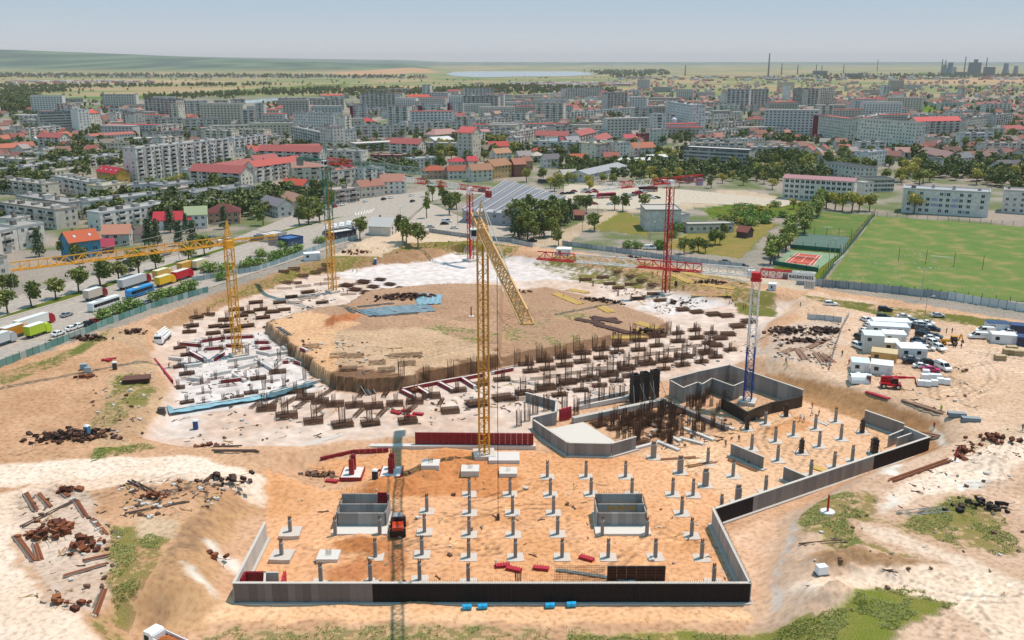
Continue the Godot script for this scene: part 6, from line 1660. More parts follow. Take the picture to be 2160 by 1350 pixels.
# ---------------------------------------------------------------- water, roads, sports grounds
func sheet(called: String, pts: Array, y: float, col: String, m: String, thick := 0.0) -> MeshInstance3D:
	var b := MB.new(); b.col = C(col)
	b.prism(pv(pts), y - maxf(thick, 0.03), y)
	var o := part(b, called, M[m], self)
	tag(o, "", "", "", "structure")
	return o

func strip(b: MB, a: Vector3, e: Vector3, w: float, y: float, dash := 0.0, gap := 0.0) -> void:
	var L := a.distance_to(e); var d := (e - a).normalized(); var s := d.cross(Vector3.UP) * w / 2
	var p := 0.0
	while p < L:
		var q := minf(L, p + (dash if dash > 0 else L))
		var u := a + d * p; var v := a + d * q
		u.y = y; v.y = y
		b.quad(u + s, v + s, v - s, u - s)
		p = q + (gap if dash > 0 else 1.0)

func waters() -> void:
	lake = pv([-447.3,-6446.3,-453.1,-7622.4,-283.6,-8181.8,526.8,-8181.8,577.8,-7290.1,549.7,-6093.5,321.5,-5403,51.9,-5233.4,-173.6,-4998.1,-321.5,-5403])
	sheet("lake", [-447.3,-6446.3,-453.1,-7622.4,-283.6,-8181.8,526.8,-8181.8,577.8,-7290.1,549.7,-6093.5,321.5,-5403,51.9,-5233.4,-173.6,-4998.1,-321.5,-5403], 6.0, "9aa7ae", "water")
	sheet("river", [-608,-1711.5,-585.2,-1888.8,-555.5,-2080,-528.6,-2161.9,-502.5,-2054,-516.7,-1933.3,-547.9,-1766.8,-575.7,-1642.8], 5.3, "9aa7ae", "water")

func roads() -> void:
	sheet("boulevard", [-182,-244.6,-178,-311.3,-166.3,-340.1,-133.9,-410,-118.8,-495.1,-91.7,-557.6,-57.6,-591.5,-21.7,-605.2,15.6,-609.9,33.8,-600.6,11.8,-574,-26.7,-578.3,-49.3,-547.8,-55,-484.2,-71.3,-428.5,-93.6,-372.4,-111.2,-329.5,-140.6,-241.3,-148.9,-196.1], 5.16, "b3a69b", "asphalt")
	sheet("side_road", [-53.7,-472.3,-48.8,-542,-19.5,-472.3,11.9,-458.2,25.8,-452.7,23.6,-432.2,-18,-432.2,-41.8,-447.4], 5.18, "bcae9f", "asphalt")
	sheet("market_yard", [35.4,-629.5,110.8,-600.6,171.8,-547.8,154.7,-527.3,100.3,-542,84.4,-511.6,42.9,-520.2,31.5,-557.6], 5.1, "cabaa6", "asphalt")
	var med := [-173.7,-252.5,-164.3,-285.7,-154.7,-309.4,-128.7,-389.9,-111.4,-441,-88.9,-490.4,-85.6,-495.1,-95.4,-485.8,-114,-448.7,-132.2,-396,-159.8,-314.7,-166.7,-290.3]
	sheet("median_kerb", med, 5.3, "c6bdb2", "concrete", 0.25)
	sheet("median_lawn", [-173.8,-254.7,-164.9,-286.8,-155.3,-310.7,-129.1,-391.4,-111.9,-442.9,-89.2,-492,-95.2,-485,-113.7,-447.4,-131.8,-394.5,-159.2,-313.3,-166.1,-289.1], 5.34, "768039", "grass", 0.1)
	var b := MB.new(); b.col = C("e0d8ce")
	var y := 5.172
	for q in [[Vector3(-154.1,5,-266.6), Vector3(-118.8,5,-358.2)], [Vector3(-171.9,5,-299.8), Vector3(-130.9,5,-397.1)], [Vector3(-118.8,5,-358.2), Vector3(-94.9,5,-414.5)], [Vector3(-130.9,5,-397.1), Vector3(-106.9,5,-469.4)], [Vector3(-106.9,5,-469.4), Vector3(-63,5,-557.6)]]:
		strip(b, q[0], q[1], 0.18, y, 3.0, 4.5)
	for q in [[Vector3(-175.9,5,-307.4), Vector3(-132.5,5,-405.6)], [Vector3(-160.2,5,-278), Vector3(-107.8,5,-432.2)]]: strip(b, q[0], q[1], 0.16, y)
	for i in 7:
		var f := i / 6.0
		strip(b, Vector3(-85.9,5,-504.9).lerp(Vector3(-77.7,5,-520.2), f), Vector3(-87.2,5,-500).lerp(Vector3(-80.7,5,-508.2), f) + Vector3(3, 0, 4), 0.5, y)
	tag(part(b, "road_markings", M.paint, self), "", "", "", "structure")
	# football pitch and tennis courts
	sheet("football_pitch", [115.7,-334.7,195.4,-493.5,257.1,-459.5,336.7,-426.1,221.5,-272.7,176.9,-309.4], 5.12, "ffffff", "turf")
	sheet("practice_lawn", [129.1,-432.2,172.9,-506.5,194.8,-495.1,160.9,-434.7], 5.12, "e8eedd", "turf")
	sheet("green_court", [125.9,-411.1,140,-441,160.1,-432.2,143.5,-395], 5.15, "5d7468", "asphalt")
	sheet("tennis_surround", [107.9,-373.4,122.3,-400.2,141.2,-391.9,122.7,-361.6], 5.15, "8ba081", "asphalt")
	sheet("tennis_court", [112.8,-374.6,123.2,-393.1,132.4,-388.1,122.2,-367.7], 5.19, "c4563f", "asphalt")
	b = MB.new(); b.col = C("eee8e2")
	var c0 := Vector3(112.8,5,-374.6); var c1 := Vector3(123.2,5,-393.1); var c2 := Vector3(132.4,5,-388.1); var c3 := Vector3(122.2,5,-367.7)
	y = 5.2
	for q in [[c0, c1], [c1, c2], [c2, c3], [c3, c0], [c0.lerp(c3, 0.125), c1.lerp(c2, 0.125)], [c0.lerp(c3, 0.875), c1.lerp(c2, 0.875)], [c0.lerp(c1, 0.23).lerp(c3.lerp(c2, 0.23), 0.125), c0.lerp(c1, 0.23).lerp(c3.lerp(c2, 0.23), 0.875)], [c0.lerp(c1, 0.77).lerp(c3.lerp(c2, 0.77), 0.125), c0.lerp(c1, 0.77).lerp(c3.lerp(c2, 0.77), 0.875)], [c0.lerp(c1, 0.23).lerp(c3.lerp(c2, 0.23), 0.5), c0.lerp(c1, 0.77).lerp(c3.lerp(c2, 0.77), 0.5)]]:
		strip(b, q[0], q[1], 0.2, y)
	tag(part(b, "court_markings", M.paint, self), "", "", "", "structure")
	var n := thing("tennis_net", "dark net across the red tennis court", "net", c0.lerp(c1, 0.5))
	b = MB.new(); b.col = Color(0.03, 0.04, 0.04)
	var nd := c3.lerp(c2, 0.5) - c0.lerp(c1, 0.5); nd.y = 0
	b.xf = Transform3D(Basis(Vector3.UP, atan2(-nd.z, nd.x)), Vector3.ZERO)
	var nl := nd.length()
	for i in 8: b.bx(-0.5, 0.3 + i * 0.11, -0.012, nl + 0.5, 0.33 + i * 0.11, 0.012)
	for i in 40: b.bx(nl * i / 40, 0.25, -0.012, nl * i / 40 + 0.03, 1.1, 0.012)
	part(b, "mesh_panel", M.cloth, n, "stuff")
	b = MB.new(); b.col = C("e8e4e0"); b.xf = Transform3D(Basis(Vector3.UP, atan2(-nd.z, nd.x)), Vector3.ZERO)
	b.bx(-0.5, 1.1, -0.03, nl + 0.5, 1.2, 0.03); part(b, "top_band", M.cloth, n)

# ---------------------------------------------------------------- vehicles
var wheel_cache := {}
func wheels(r: Node3D, xs: Array, half: float, rad: float, w := 0.24, rim := "8a8a8c") -> void:
	var key := "%s %s %s" % [rad, w, rim]
	if not wheel_cache.has(key):
		var b := MB.new(); b.col = C("1b1a1a")
		b.tube(Vector3(0, 0, -w / 2), Vector3(0, 0, w / 2), rad, rad, 12)
		var q := MB.new(); q.col = C(rim)
		q.tube(Vector3(0, 0, -w / 2 - 0.015), Vector3(0, 0, w / 2 + 0.015), rad * 0.58, rad * 0.58, 8)
		wheel_cache[key] = [b.mesh(M.matte), q.mesh(M.steel)]
	for x in xs:
		for s in [-1, 1]:
			var o := inst(wheel_cache[key][0], "wheel", r)
			o.position = Vector3(x, rad, s * half)
			inst(wheel_cache[key][1], "rim", o)

var car_mesh := {}
func car(label: String, at: Vector3, yaw: float, col: String, kind := "sedan", group := "") -> void:
	var r := thing({"sedan": "parked_car", "suv": "parked_car", "van": "van"}[kind], label, "van" if kind == "van" else "car", Vector3(at.x, gh(at.x, at.z) + (0.17 if at.x < -70 and at.z < -200 else 0.03), at.z), yaw, group)
	var key := kind + col
	if not car_mesh.has(key):
		var lo: PackedVector2Array; var gl: PackedVector2Array; var top: Array; var w := 1.78
		if kind == "sedan":
			lo = PackedVector2Array([Vector2(-2.2, 0.35), Vector2(-2.25, 0.7), Vector2(-2.1, 0.93), Vector2(-1.2, 0.98), Vector2(0.95, 0.97), Vector2(1.85, 0.86), Vector2(2.2, 0.68), Vector2(2.22, 0.35)])
			gl = PackedVector2Array([Vector2(-1.6, 0.95), Vector2(-1.05, 1.4), Vector2(0.35, 1.42), Vector2(1.1, 0.95)]); top = [-1.0, 0.3, 1.43]
		elif kind == "suv":
			lo = PackedVector2Array([Vector2(-2.3, 0.4), Vector2(-2.35, 0.8), Vector2(-2.3, 1.08), Vector2(0.9, 1.08), Vector2(1.95, 0.98), Vector2(2.3, 0.8), Vector2(2.32, 0.4)])
			gl = PackedVector2Array([Vector2(-2.2, 1.05), Vector2(-1.95, 1.62), Vector2(0.25, 1.66), Vector2(1.05, 1.05)]); top = [-1.9, 0.2, 1.67]; w = 1.86
		else:
			lo = PackedVector2Array([Vector2(-2.7, 0.4), Vector2(-2.75, 1.25), Vector2(1.6, 1.25), Vector2(2.45, 1.0), Vector2(2.6, 0.8), Vector2(2.6, 0.4)])
			gl = PackedVector2Array([Vector2(-2.72, 1.22), Vector2(-2.62, 2.0), Vector2(0.9, 2.02), Vector2(1.75, 1.22)]); top = [-2.65, 0.85, 2.03]; w = 1.95
		var b := MB.new(); b.col = C(col); b.side(lo, w, w * 0.97)
		var g := MB.new(); g.col = C("12171c"); g.side(gl, w * 0.93, w * 0.78)
		var t := MB.new(); t.col = C(col)
		t.bx(top[0], top[2] - 0.03, -w * 0.39, top[1], top[2] + 0.05, w * 0.39, 0.08, 0.08)
		for s in [-1, 1]:
			t.beam(Vector3(top[0], top[2], s * w * 0.39), Vector3(gl[0].x, gl[0].y, s * w * 0.465), 0.13)
			t.beam(Vector3(top[1], top[2], s * w * 0.39), Vector3(gl[3].x, gl[3].y, s * w * 0.465), 0.09)
			t.beam(Vector3(-0.3, top[2], s * w * 0.395), Vector3(-0.3, gl[3].y, s * w * 0.47), 0.1)
		if kind == "van":
			for s in [-1, 1]: t.bx(-2.6, 1.3, s * w * 0.46 - 0.03, -0.4, 1.95, s * w * 0.43 + 0.03)
		var l := MB.new(); l.col = C("e8e8e6")
		l.bx(lo[lo.size() - 1].x - 0.08, 0.62, -w * 0.42, lo[lo.size() - 1].x + 0.02, 0.76, -w * 0.25)
		var l2 := MB.new(); l2.col = C("7a1418")
		l2.bx(lo[1].x - 0.02, 0.68, -w * 0.45, lo[1].x + 0.08, 0.88, -w * 0.3)
		car_mesh[key] = [b.mesh(M.gloss), g.mesh(M.glass), t.mesh(M.gloss), l.mesh(M.glass), l2.mesh(M.gloss)]
	var c: Array = car_mesh[key]
	inst(c[0], "body", r); inst(c[1], "cabin_glass", r); inst(c[2], "roof", r)
	inst(c[3], "headlight", r)
	var h2 := inst(c[3], "headlight", r); h2.scale.z = -1
	inst(c[4], "tail_light", r)
	wheels(r, [-1.35, 1.35] if kind != "van" else [-1.6, 1.6], 0.78 if kind != "van" else 0.85, 0.33)

func bus(label: String, at: Vector3, yaw: float, col: String, band: String, L := 12.0) -> void:
	var r := thing("bus", label, "bus", Vector3(at.x, gh(at.x, at.z) + 0.16, at.z), yaw)
	var b := MB.new(); b.col = C(col)
	b.side(PackedVector2Array([Vector2(-L / 2, 0.4), Vector2(-L / 2, 2.9), Vector2(-L / 2 + 0.2, 3.15), Vector2(L / 2 - 0.4, 3.15), Vector2(L / 2 - 0.05, 2.8), Vector2(L / 2, 1.2), Vector2(L / 2, 0.4)]), 2.5, 2.4)
	part(b, "body", M.gloss, r)
	for s in [-1, 1]:
		var k := int(L / 1.6)
		for i in k:
			b = MB.new(); b.col = C("10151a")
			var x := -L / 2 + 0.5 + (L - 1.2) * i / k
			b.bx(x, 1.45, s * 1.235 - 0.03, x + (L - 1.2) / k - 0.1, 2.55, s * 1.235 + 0.03)
			part(b, "window", M.glass, r)
	b = MB.new(); b.col = C("10151a"); b.bx(L / 2 - 0.12, 1.3, -1.1, L / 2 + 0.02, 2.7, 1.1); part(b, "windscreen", M.glass, r)
	b = MB.new(); b.col = C(band); b.bx(-L / 2 + 0.3, 0.75, -1.27, L / 2 - 0.5, 1.15, 1.27); part(b, "side_band", M.gloss, r)
	b = MB.new(); b.col = C("b8b8b8"); b.bx(-L * 0.25, 3.14, -0.8, -L * 0.05, 3.35, 0.8); part(b, "roof_unit", M.paint, r)
	wheels(r, [-L * 0.28, L * 0.3], 1.12, 0.5, 0.3)

func truck(label: String, at: Vector3, yaw: float, cab: String, box: String, L: float, roofc := "d8d6d2", h := 2.7) -> void:
	var r := thing("truck", label, "truck", Vector3(at.x, gh(at.x, at.z) + 0.16, at.z), yaw)
	var b := MB.new(); b.col = C(cab)
	b.side(PackedVector2Array([Vector2(L / 2 - 2.2, 0.5), Vector2(L / 2 - 2.2, 3.1), Vector2(L / 2 - 1.0, 3.3), Vector2(L / 2 - 0.1, 2.3), Vector2(L / 2, 1.4), Vector2(L / 2, 0.5)]), 2.45, 2.2)
	var c := part(b, "cab", M.gloss, r)
	b = MB.new(); b.col = C("11161b")
	b.hexa([Vector3(L / 2 - 0.03, 1.5, 1.1), Vector3(L / 2 + 0.02, 1.5, 1.1), Vector3(L / 2 + 0.02, 1.5, -1.1), Vector3(L / 2 - 0.03, 1.5, -1.1), Vector3(L / 2 - 0.2, 2.35, 1.0), Vector3(L / 2 - 0.06, 2.35, 1.0), Vector3(L / 2 - 0.06, 2.35, -1.0), Vector3(L / 2 - 0.2, 2.35, -1.0)])
	part(b, "windscreen", M.glass, c)
	b = MB.new(); b.col = C(box)
	b.bx(-L / 2, 1.1, -1.25, L / 2 - 2.5, 1.1 + h, 1.25)
	var bo := part(b, "box", M.paint, r)
	b = MB.new(); b.col = C(roofc); b.bx(-L / 2 - 0.03, 1.1 + h, -1.28, L / 2 - 2.47, 1.18 + h, 1.28); part(b, "roof", M.paint, bo)
	b = MB.new(); b.col = C("2a2826"); b.bx(-L / 2, 0.75, -0.5, L / 2 - 0.4, 1.1, 0.5); part(b, "chassis", M.steel, r)
	wheels(r, [-L / 2 + 1.2, -L / 2 + 2.5, L / 2 - 1.2] if L > 9 else [-L / 2 + 1.5, L / 2 - 1.2], 1.0, 0.5, 0.3)

func row_label(i: int, what: String, where: String) -> String:
	return "%s, %s from left %s" % [what, nth(i), where]

func cars_at(a: Array, cols: Array, yaws: Array, where: String, kinds := ["sedan"]) -> void:
	var k := a.size() / 2
	var o := []
	for i in k: o.append([Vector3(a[i * 2], 5, a[i * 2 + 1]), cols[i % cols.size()], yaws[i % yaws.size()], kinds[i % kinds.size()]])
	o.sort_custom(func(p, q): return p[0].x / -p[0].z < q[0].x / -q[0].z)
	var nm := {"e9e8e6": "white", "1a1c22": "black", "8f9398": "silver", "a01822": "red", "22304a": "dark blue", "b9bcc0": "light grey", "c8286a": "pink", "5a5e63": "grey", "2f6fa8": "blue"}
	for i in k: car(row_label(i, "%s %s" % [nm[o[i][1]], {"sedan": "car", "suv": "large car", "van": "van"}[o[i][3]]], where), o[i][0], o[i][2] + rng.randf_range(-0.06, 0.06), o[i][1], o[i][3], "cars " + where)

func vehicles() -> void:
	var rd := atan2(-(Vector3(-119.5,5,-355.6).z - Vector3(-152.1,5,-262.7).z), Vector3(-119.5,5,-355.6).x - Vector3(-152.1,5,-262.7).x) # along the boulevard
	var W := "e9e8e6"; var K := "1a1c22"; var S := "8f9398"; var R := "a01822"; var B := "22304a"; var G := "b9bcc0"; var D := "5a5e63"
	cars_at([-144.9,-290.1,-135.8,-274.1,-134.8,-276.8,-133.2,-279.5,-132.5,-282.3,-132,-290.8,-128.7,-295.3,-125.9,-302.3,-125.4,-306.2,-137.3,-268.3], [S, W, W, K, R, W, B, B, S, W], [rd], "along the site fence by the boulevard")
	cars_at([-150.8,-356.6,-158.5,-372.3,-158.4,-377,-154.8,-381.8,-148.3,-390.6,-133.9,-426.7,-140.6,-428.2], [B, K, K, G, S, W, S], [rd, rd + 1.4], "on the far side of the boulevard")
	cars_at([-115.1,-490.5,-100.9,-524.1,-98,-530.9,-86.7,-545,-76.9,-553.3,-73.4,-559.8,-58.8,-545,-62.2,-570.1], [K, R, W, W, K, W, K, W], [rd], "at the boulevard's bend")
	cars_at([-40.8,-457.3,-34.3,-466.1,-28.7,-453.9], [G, K, W], [0.1], "in the car park behind the slim red crane")
	cars_at([113.1,-284.4,111.7,-278.1,108.1,-271.5,103.9,-263.7,100.3,-255.6], [W, W, W, K, W], [-1.2], "left of the office containers", ["sedan", "sedan", "sedan", "suv", "suv"])
	cars_at([116.1,-284.4,119.9,-287.2,126.9,-288.6,126.1,-284.4], [B, K, W, K], [-0.25], "behind the office containers", ["sedan", "suv", "sedan", "sedan"])
	cars_at([131.2,-280.9,128.9,-278.1,127.1,-275.2,125.5,-270.9,124.2,-267.5,120.3,-262.1,119,-258.6,118.2,-255.6], [W, W, D, K, K, K, B, W], [-0.6, -0.35], "right of the office containers", ["sedan", "suv", "sedan"])
	cars_at([123.6,-259.1,123,-253.9] + [116.3,-236.6], [W, W, W], [-1.45], "in the line beside the yellow backhoe", ["suv", "suv", "van"])
	cars_at([128,-283,127.5,-279.5,124.8,-276.8,125,-264,127.3,-266.4,119.4,-253.9,130,-274.1] , [S, W, K, W, D, W, B], [-0.5], "in the outer rows right of the containers")
	cars_at([111,-244.4,109.6,-241.5,114.3,-241,111,-237.9,112.3,-235], [S, K, K, W, "c8286a"], [-0.25], "before the lower containers")
	cars_at([108.7,-305,124.2,-297.1,138.2,-289.4], [W, K, G], [-0.12], "on the dirt track below the pitch fence", ["suv", "suv", "sedan"])
	cars_at([139.8,-265.8,144.3,-270.9,151.5,-270.9], [W, W, W], [PI - 0.15], "beside the navy containers", ["van", "van", "sedan"])
	cars_at([9.4,-419.9,61.3,-402.4,88.1,-373.5,93.3,-365.4], [K, W, K, D], [-0.1], "along the back fence of the site", ["sedan", "van", "sedan", "suv"])
	# yard of red buses and taxis behind the right red crane
	cars_at([32.1,-578.1,35.2,-579.2,37.5,-580.9,39.6,-589.1,45.4,-586.4,48.2,-583.6,50.2,-589.1,52.9,-593.7,47.7,-595.9,53,-586.4], [K, K, K, R, W, R, W, R, G, R], [-0.2], "in the left part of the bus yard")
	cars_at([63.8,-557.3,66.4,-554.8,70,-554.8,70.7,-575.5,72.9,-572.8,75.2,-570.1,77.3,-575.5,79.9,-580.9,82.2,-583.6,83.8,-584.7], [W, W, W, G, W, S, R, R, W, W], [0.5], "in the middle of the bus yard", ["van", "van", "van", "sedan", "sedan", "sedan"])
	cars_at([84.5,-568.6,85.2,-558.3,88,-559.8,48.7,-562.4,53.2,-563.4,47.9,-535.5,56.8,-534.1], [S, W, K, W, W, R, W], [-0.1], "at the edges of the bus yard", ["sedan", "sedan", "sedan", "van", "van"])
	bus("red bus standing in the bus yard before the derelict hall", Vector3(57.4,5,-561.6), 0.35, "c0202c", "f0e8e0")
	bus("long dark red bus at the back of the bus yard", Vector3(87,5,-591.5), -0.1, "8c1822", "e8e0d8")
	bus("dark touring coach parked by the houses at the bend", Vector3(23.5,5,-629.5), -0.15, "5a6266", "2f3438")
	bus("white bus with red logo in front of the fence bushes", Vector3(-137.1,5,-301.1), rd, "e6e6e6", "c9c9cc", 13.0)
	bus("bright blue bus beside the fence bushes", Vector3(-131.8,5,-318.1), rd, "2f8fd0", "1d4f86", 12.0)
	for i in 5: bus(row_label(i, "white bus", "in the row behind the yellow mast"), Vector3(-89.5,5,-442.2).lerp(Vector3(-77.8,5,-458.2), i / 4.0), rd + 0.5, "e4e4e4", "b8bcc0", 11.0)
	car("white minibus in the car park behind the slim red crane", Vector3(-33.6,5,-473.8), -0.1, "e9e8e6", "van")
	truck("white lorry with red cab and long trailer on the boulevard", Vector3(-148.8,5,-277.4), rd, "a01822", "e0deda", 14.0)
	truck("yellow-sided box lorry at the left edge of the boulevard", Vector3(-149.1,5,-266.6), rd, "c88a30", "c9882f", 9.0)
	truck("lime green box lorry parked by the site fence", Vector3(-143.4,5,-268.6), rd, "b8cc30", "b4c832", 8.5, "e4e2dc")
	truck("grey lorry at the far left edge of the boulevard", Vector3(-148.9,5,-258.9), rd, "b0b0b0", "c8c8c8", 8.0)
	truck("grey trailer lorry behind the blue bus", Vector3(-139.3,5,-332.5), rd, "8c1a22", "b9babc", 15.0, "c4c4c4")
	truck("small brown and cream lorry behind the white bus", Vector3(-145.4,5,-313.3), rd, "7a2a2a", "c8b8a8", 9.0)
	truck("yellow box trailer, the nearer of two by the bushes", Vector3(-128.5,5,-334), rd, "d8a428", "e0b020", 9.0, "d9cfa8")
	truck("yellow box trailer, the farther of two by the bushes", Vector3(-133.3,5,-344.9), rd, "d8b868", "d8b060", 9.0, "ddd4b4")
	truck("red lorry with white lettering stripe on the boulevard", Vector3(-125.3,5,-343.3), rd, "b01824", "c02030", 10.0, "d8c8c4")
	truck("ochre trailer lorry near the yellow mast", Vector3(-128.7,5,-358.2), rd, "c89028", "cf9a3c", 9.0, "d0a868")
	truck("cream trailer lorry nearest the yellow mast", Vector3(-124.7,5,-362.5), rd, "d0c090", "d8c8a0", 8.0, "e0d8c0")
	machines()

func hexs(b: MB, c: String, x0: float, y0: float, z0: float, x1: float, y1: float, z1: float, ix := 0.0, iz := 0.0) -> void:
	b.col = C(c); b.bx(x0, y0, z0, x1, y1, z1, ix, iz)

func machines() -> void:
	var b := MB.new()
	# wheel loader among the columns, seen from behind
	var r := thing("wheel_loader", "orange-red wheel loader beside the left concrete core", "loader", Vector3(-21.4,0,-155.3) + Vector3(0, 0.05, -1.5), PI / 2 + 0.1)
	hexs(b, "c8401c", -3.4, 1.0, -1.1, -0.6, 2.3, 1.1, 0.15, 0.12); part(b, "engine_hood", M.gloss, r)
	b = MB.new(); hexs(b, "3a3634", -3.5, 0.8, -1.2, -3.3, 1.7, 1.2); part(b, "rear_grille", M.steel, r)
	b = MB.new(); hexs(b, "1a2026", -0.5, 1.6, -0.8, 1.0, 3.1, 0.8, 0.15, 0.1); var c := part(b, "cab", M.glass, r)
	b = MB.new(); hexs(b, "8f9296", -0.55, 3.08, -0.85, 1.0, 3.25, 0.85); part(b, "cab_roof", M.paint, c)
	b = MB.new(); hexs(b, "b83a1c", 0.8, 0.8, -0.7, 2.4, 1.5, 0.7)
	b.beam(Vector3(1.2, 1.6, -0.6), Vector3(3.4, 0.9, -0.6), 0.3); b.beam(Vector3(1.2, 1.6, 0.6), Vector3(3.4, 0.9, 0.6), 0.3); part(b, "lift_arms", M.gloss, r)
	b = MB.new(); b.col = C("6f6a66")
	b.side(PackedVector2Array([Vector2(3.3, 0.1), Vector2(4.4, 0.15), Vector2(4.5, 0.3), Vector2(3.6, 0.4), Vector2(3.5, 1.3), Vector2(3.2, 1.2)]), 2.8); part(b, "bucket", M.steel, r)
	wheels(r, [-2.2, 1.6], 1.15, 0.75, 0.6, "c8401c")
	# backhoe loader in the compound
	var y := "d9971c"
	r = thing("backhoe_loader", "yellow backhoe loader parked in the compound on the right", "backhoe", Vector3(128.4,5,-259.4) + Vector3(0, 0.05, 0), PI - 0.2)
	b = MB.new(); hexs(b, y, -0.3, 0.9, -0.6, 2.2, 1.6, 0.6, 0.1, 0.1); part(b, "engine_hood", M.gloss, r)
	b = MB.new(); hexs(b, "1a2026", -1.9, 1.2, -0.85, -0.2, 2.6, 0.85, 0.12, 0.08); c = part(b, "cab", M.glass, r)
	b = MB.new(); hexs(b, y, -2.0, 2.58, -0.9, -0.2, 2.75, 0.9); part(b, "cab_roof", M.gloss, c)
	b = MB.new(); b.col = C(y); b.beam(Vector3(0.8, 1.5, -0.5), Vector3(3.2, 0.6, -0.5), 0.25); b.beam(Vector3(0.8, 1.5, 0.5), Vector3(3.2, 0.6, 0.5), 0.25); part(b, "lift_arms", M.gloss, r)
	b = MB.new(); b.col = C("5a4a3a"); b.side(PackedVector2Array([Vector2(3.0, 0.05), Vector2(4.0, 0.1), Vector2(3.4, 0.4), Vector2(3.2, 1.1), Vector2(2.9, 1.0)]), 2.3); part(b, "bucket", M.steel, r)
	b = MB.new(); b.col = C(y); b.beam(Vector3(-2.2, 1.2, 0), Vector3(-2.9, 3.3, 0), 0.35); b.beam(Vector3(-2.9, 3.3, 0), Vector3(-3.5, 1.5, 0), 0.28); part(b, "backhoe_arm", M.gloss, r)
	b = MB.new(); b.col = C("5a4a3a"); b.bx(-3.8, 0.7, -0.4, -3.1, 1.5, 0.4, 0.1); part(b, "backhoe_bucket", M.steel, r)
	wheels(r, [-1.2], 0.95, 0.75, 0.45, y); wheels(r, [1.6], 0.9, 0.5, 0.35, y)
	# red telehandler
	r = thing("telehandler", "red telehandler with raised boom below the office containers", "telehandler", Vector3(96.3,5,-222.1) + Vector3(0, 0.05, 0), -0.25)
	b = MB.new(); hexs(b, "c01824", -2.6, 0.7, -1.1, 2.6, 1.4, 1.1, 0.2, 0.05); part(b, "chassis", M.gloss, r)
	b = MB.new(); hexs(b, "a81420", -2.4, 1.4, -0.9, 0.4, 2.2, 0.1); part(b, "engine_housing", M.gloss, r)
	b = MB.new(); hexs(b, "1a2026", 0.2, 1.4, 0.15, 1.7, 2.8, 1.05, 0.15, 0.05); c = part(b, "cab", M.glass, r)
	b = MB.new(); hexs(b, "c01824", 0.2, 2.78, 0.15, 1.7, 2.9, 1.05); part(b, "cab_roof", M.gloss, c)
	b = MB.new(); b.col = C("c01824"); b.beam(Vector3(-2.4, 2.5, -0.4), Vector3(3.4, 2.9, -0.4), 0.6); b.beam(Vector3(3.4, 2.9, -0.4), Vector3(5.6, 3.0, -0.4), 0.42); part(b, "boom", M.gloss, r)
	b = MB.new(); b.col = C("6a2428"); b.beam(Vector3(5.6, 3.0, -0.4), Vector3(6.0, 1.6, -0.4), 0.3); b.bx(5.8, 1.4, -1.2, 6.2, 1.7, 0.4); part(b, "fork_head", M.steel, r)
	wheels(r, [-1.7, 1.7], 1.1, 0.65, 0.5, "c8c8c8")
	# tipper lorry with earth, cut by the lower edge of the view
	r = thing("tipper_truck", "white tipper lorry loaded with orange earth at the bottom left", "truck", Vector3(-51.06,3,-119.08), PI - 0.55)
	r.position.y = gh(r.position.x, r.position.z) + 0.02
	b = MB.new(); b.col = C("e8e8ea"); b.side(PackedVector2Array([Vector2(2.0, 0.6), Vector2(2.0, 3.2), Vector2(2.4, 3.4), Vector2(3.9, 3.3), Vector2(4.1, 2.1), Vector2(4.15, 0.6)]), 2.45, 2.3); c = part(b, "cab", M.gloss, r)
	b = MB.new(); hexs(b, "141a20", 4.0, 1.9, -1.05, 4.14, 2.9, 1.05); hexs(b, "141a20", 2.7, 1.9, -1.24, 3.7, 2.8, 1.24); part(b, "window", M.glass, c)
	b = MB.new()
	hexs(b, "d8d8da", -4.0, 1.3, -1.28, 1.8, 1.5, 1.28); hexs(b, "dcdcde", -4.0, 1.5, -1.3, 1.8, 2.9, -1.15); hexs(b, "dcdcde", -4.0, 1.5, 1.15, 1.8, 2.9, 1.3); hexs(b, "dcdcde", 1.6, 1.5, -1.15, 1.8, 3.2, 1.15); hexs(b, "c8c8ca", -4.0, 1.5, -1.15, -3.85, 2.7, 1.15)
	part(b, "tipper_body", M.paint, r)
	b = MB.new(); b.col = C("b0652e")
	for i in 10:
		for j in 6:
			var f := func(u: int, v: int) -> Vector3:
				var x := -3.85 + 5.45 * u / 10.0; var z := -1.15 + 2.3 * v / 6.0
				return Vector3(x, 2.35 + 0.75 * sin(PI * u / 10.0) * sin(PI * v / 6.0) + sin(u * 2.7 + v * 1.9) * 0.09, z)
			b.col = C(["b0652e", "a85c28", "b96e38"][(i * 7 + j * 3) % 3])
			b.quad(f.call(i, j + 1), f.call(i + 1, j + 1), f.call(i + 1, j), f.call(i, j))
	part(b, "earth_load", M.soil, r)
	b = MB.new(); hexs(b, "2a2a2c", -3.9, 0.8, -0.5, 3.8, 1.3, 0.5); part(b, "chassis", M.steel, r)
	wheels(r, [-3.0, -1.7, 2.9], 1.05, 0.55, 0.35)
	# concrete pump lorry on the pale ramp
	r = thing("concrete_pump_truck", "white concrete pump lorry with folded boom on the pale ramp", "truck", on(Vector3(-107,2,-271.6)), -PI / 2 + 0.05)
	b = MB.new(); b.col = C("e8e8ea"); b.side(PackedVector2Array([Vector2(3.0, 0.6), Vector2(3.0, 3.1), Vector2(4.6, 3.1), Vector2(5.0, 2.0), Vector2(5.0, 0.6)]), 2.45, 2.3); c = part(b, "cab", M.gloss, r)
	b = MB.new(); hexs(b, "141a20", 4.72, 1.8, -1.05, 4.99, 2.7, 1.05, 0.03); part(b, "windscreen", M.glass, c)
	b = MB.new(); hexs(b, "dedede", -5.0, 1.0, -1.2, 2.8, 1.7, 1.2); part(b, "deck", M.paint, r)
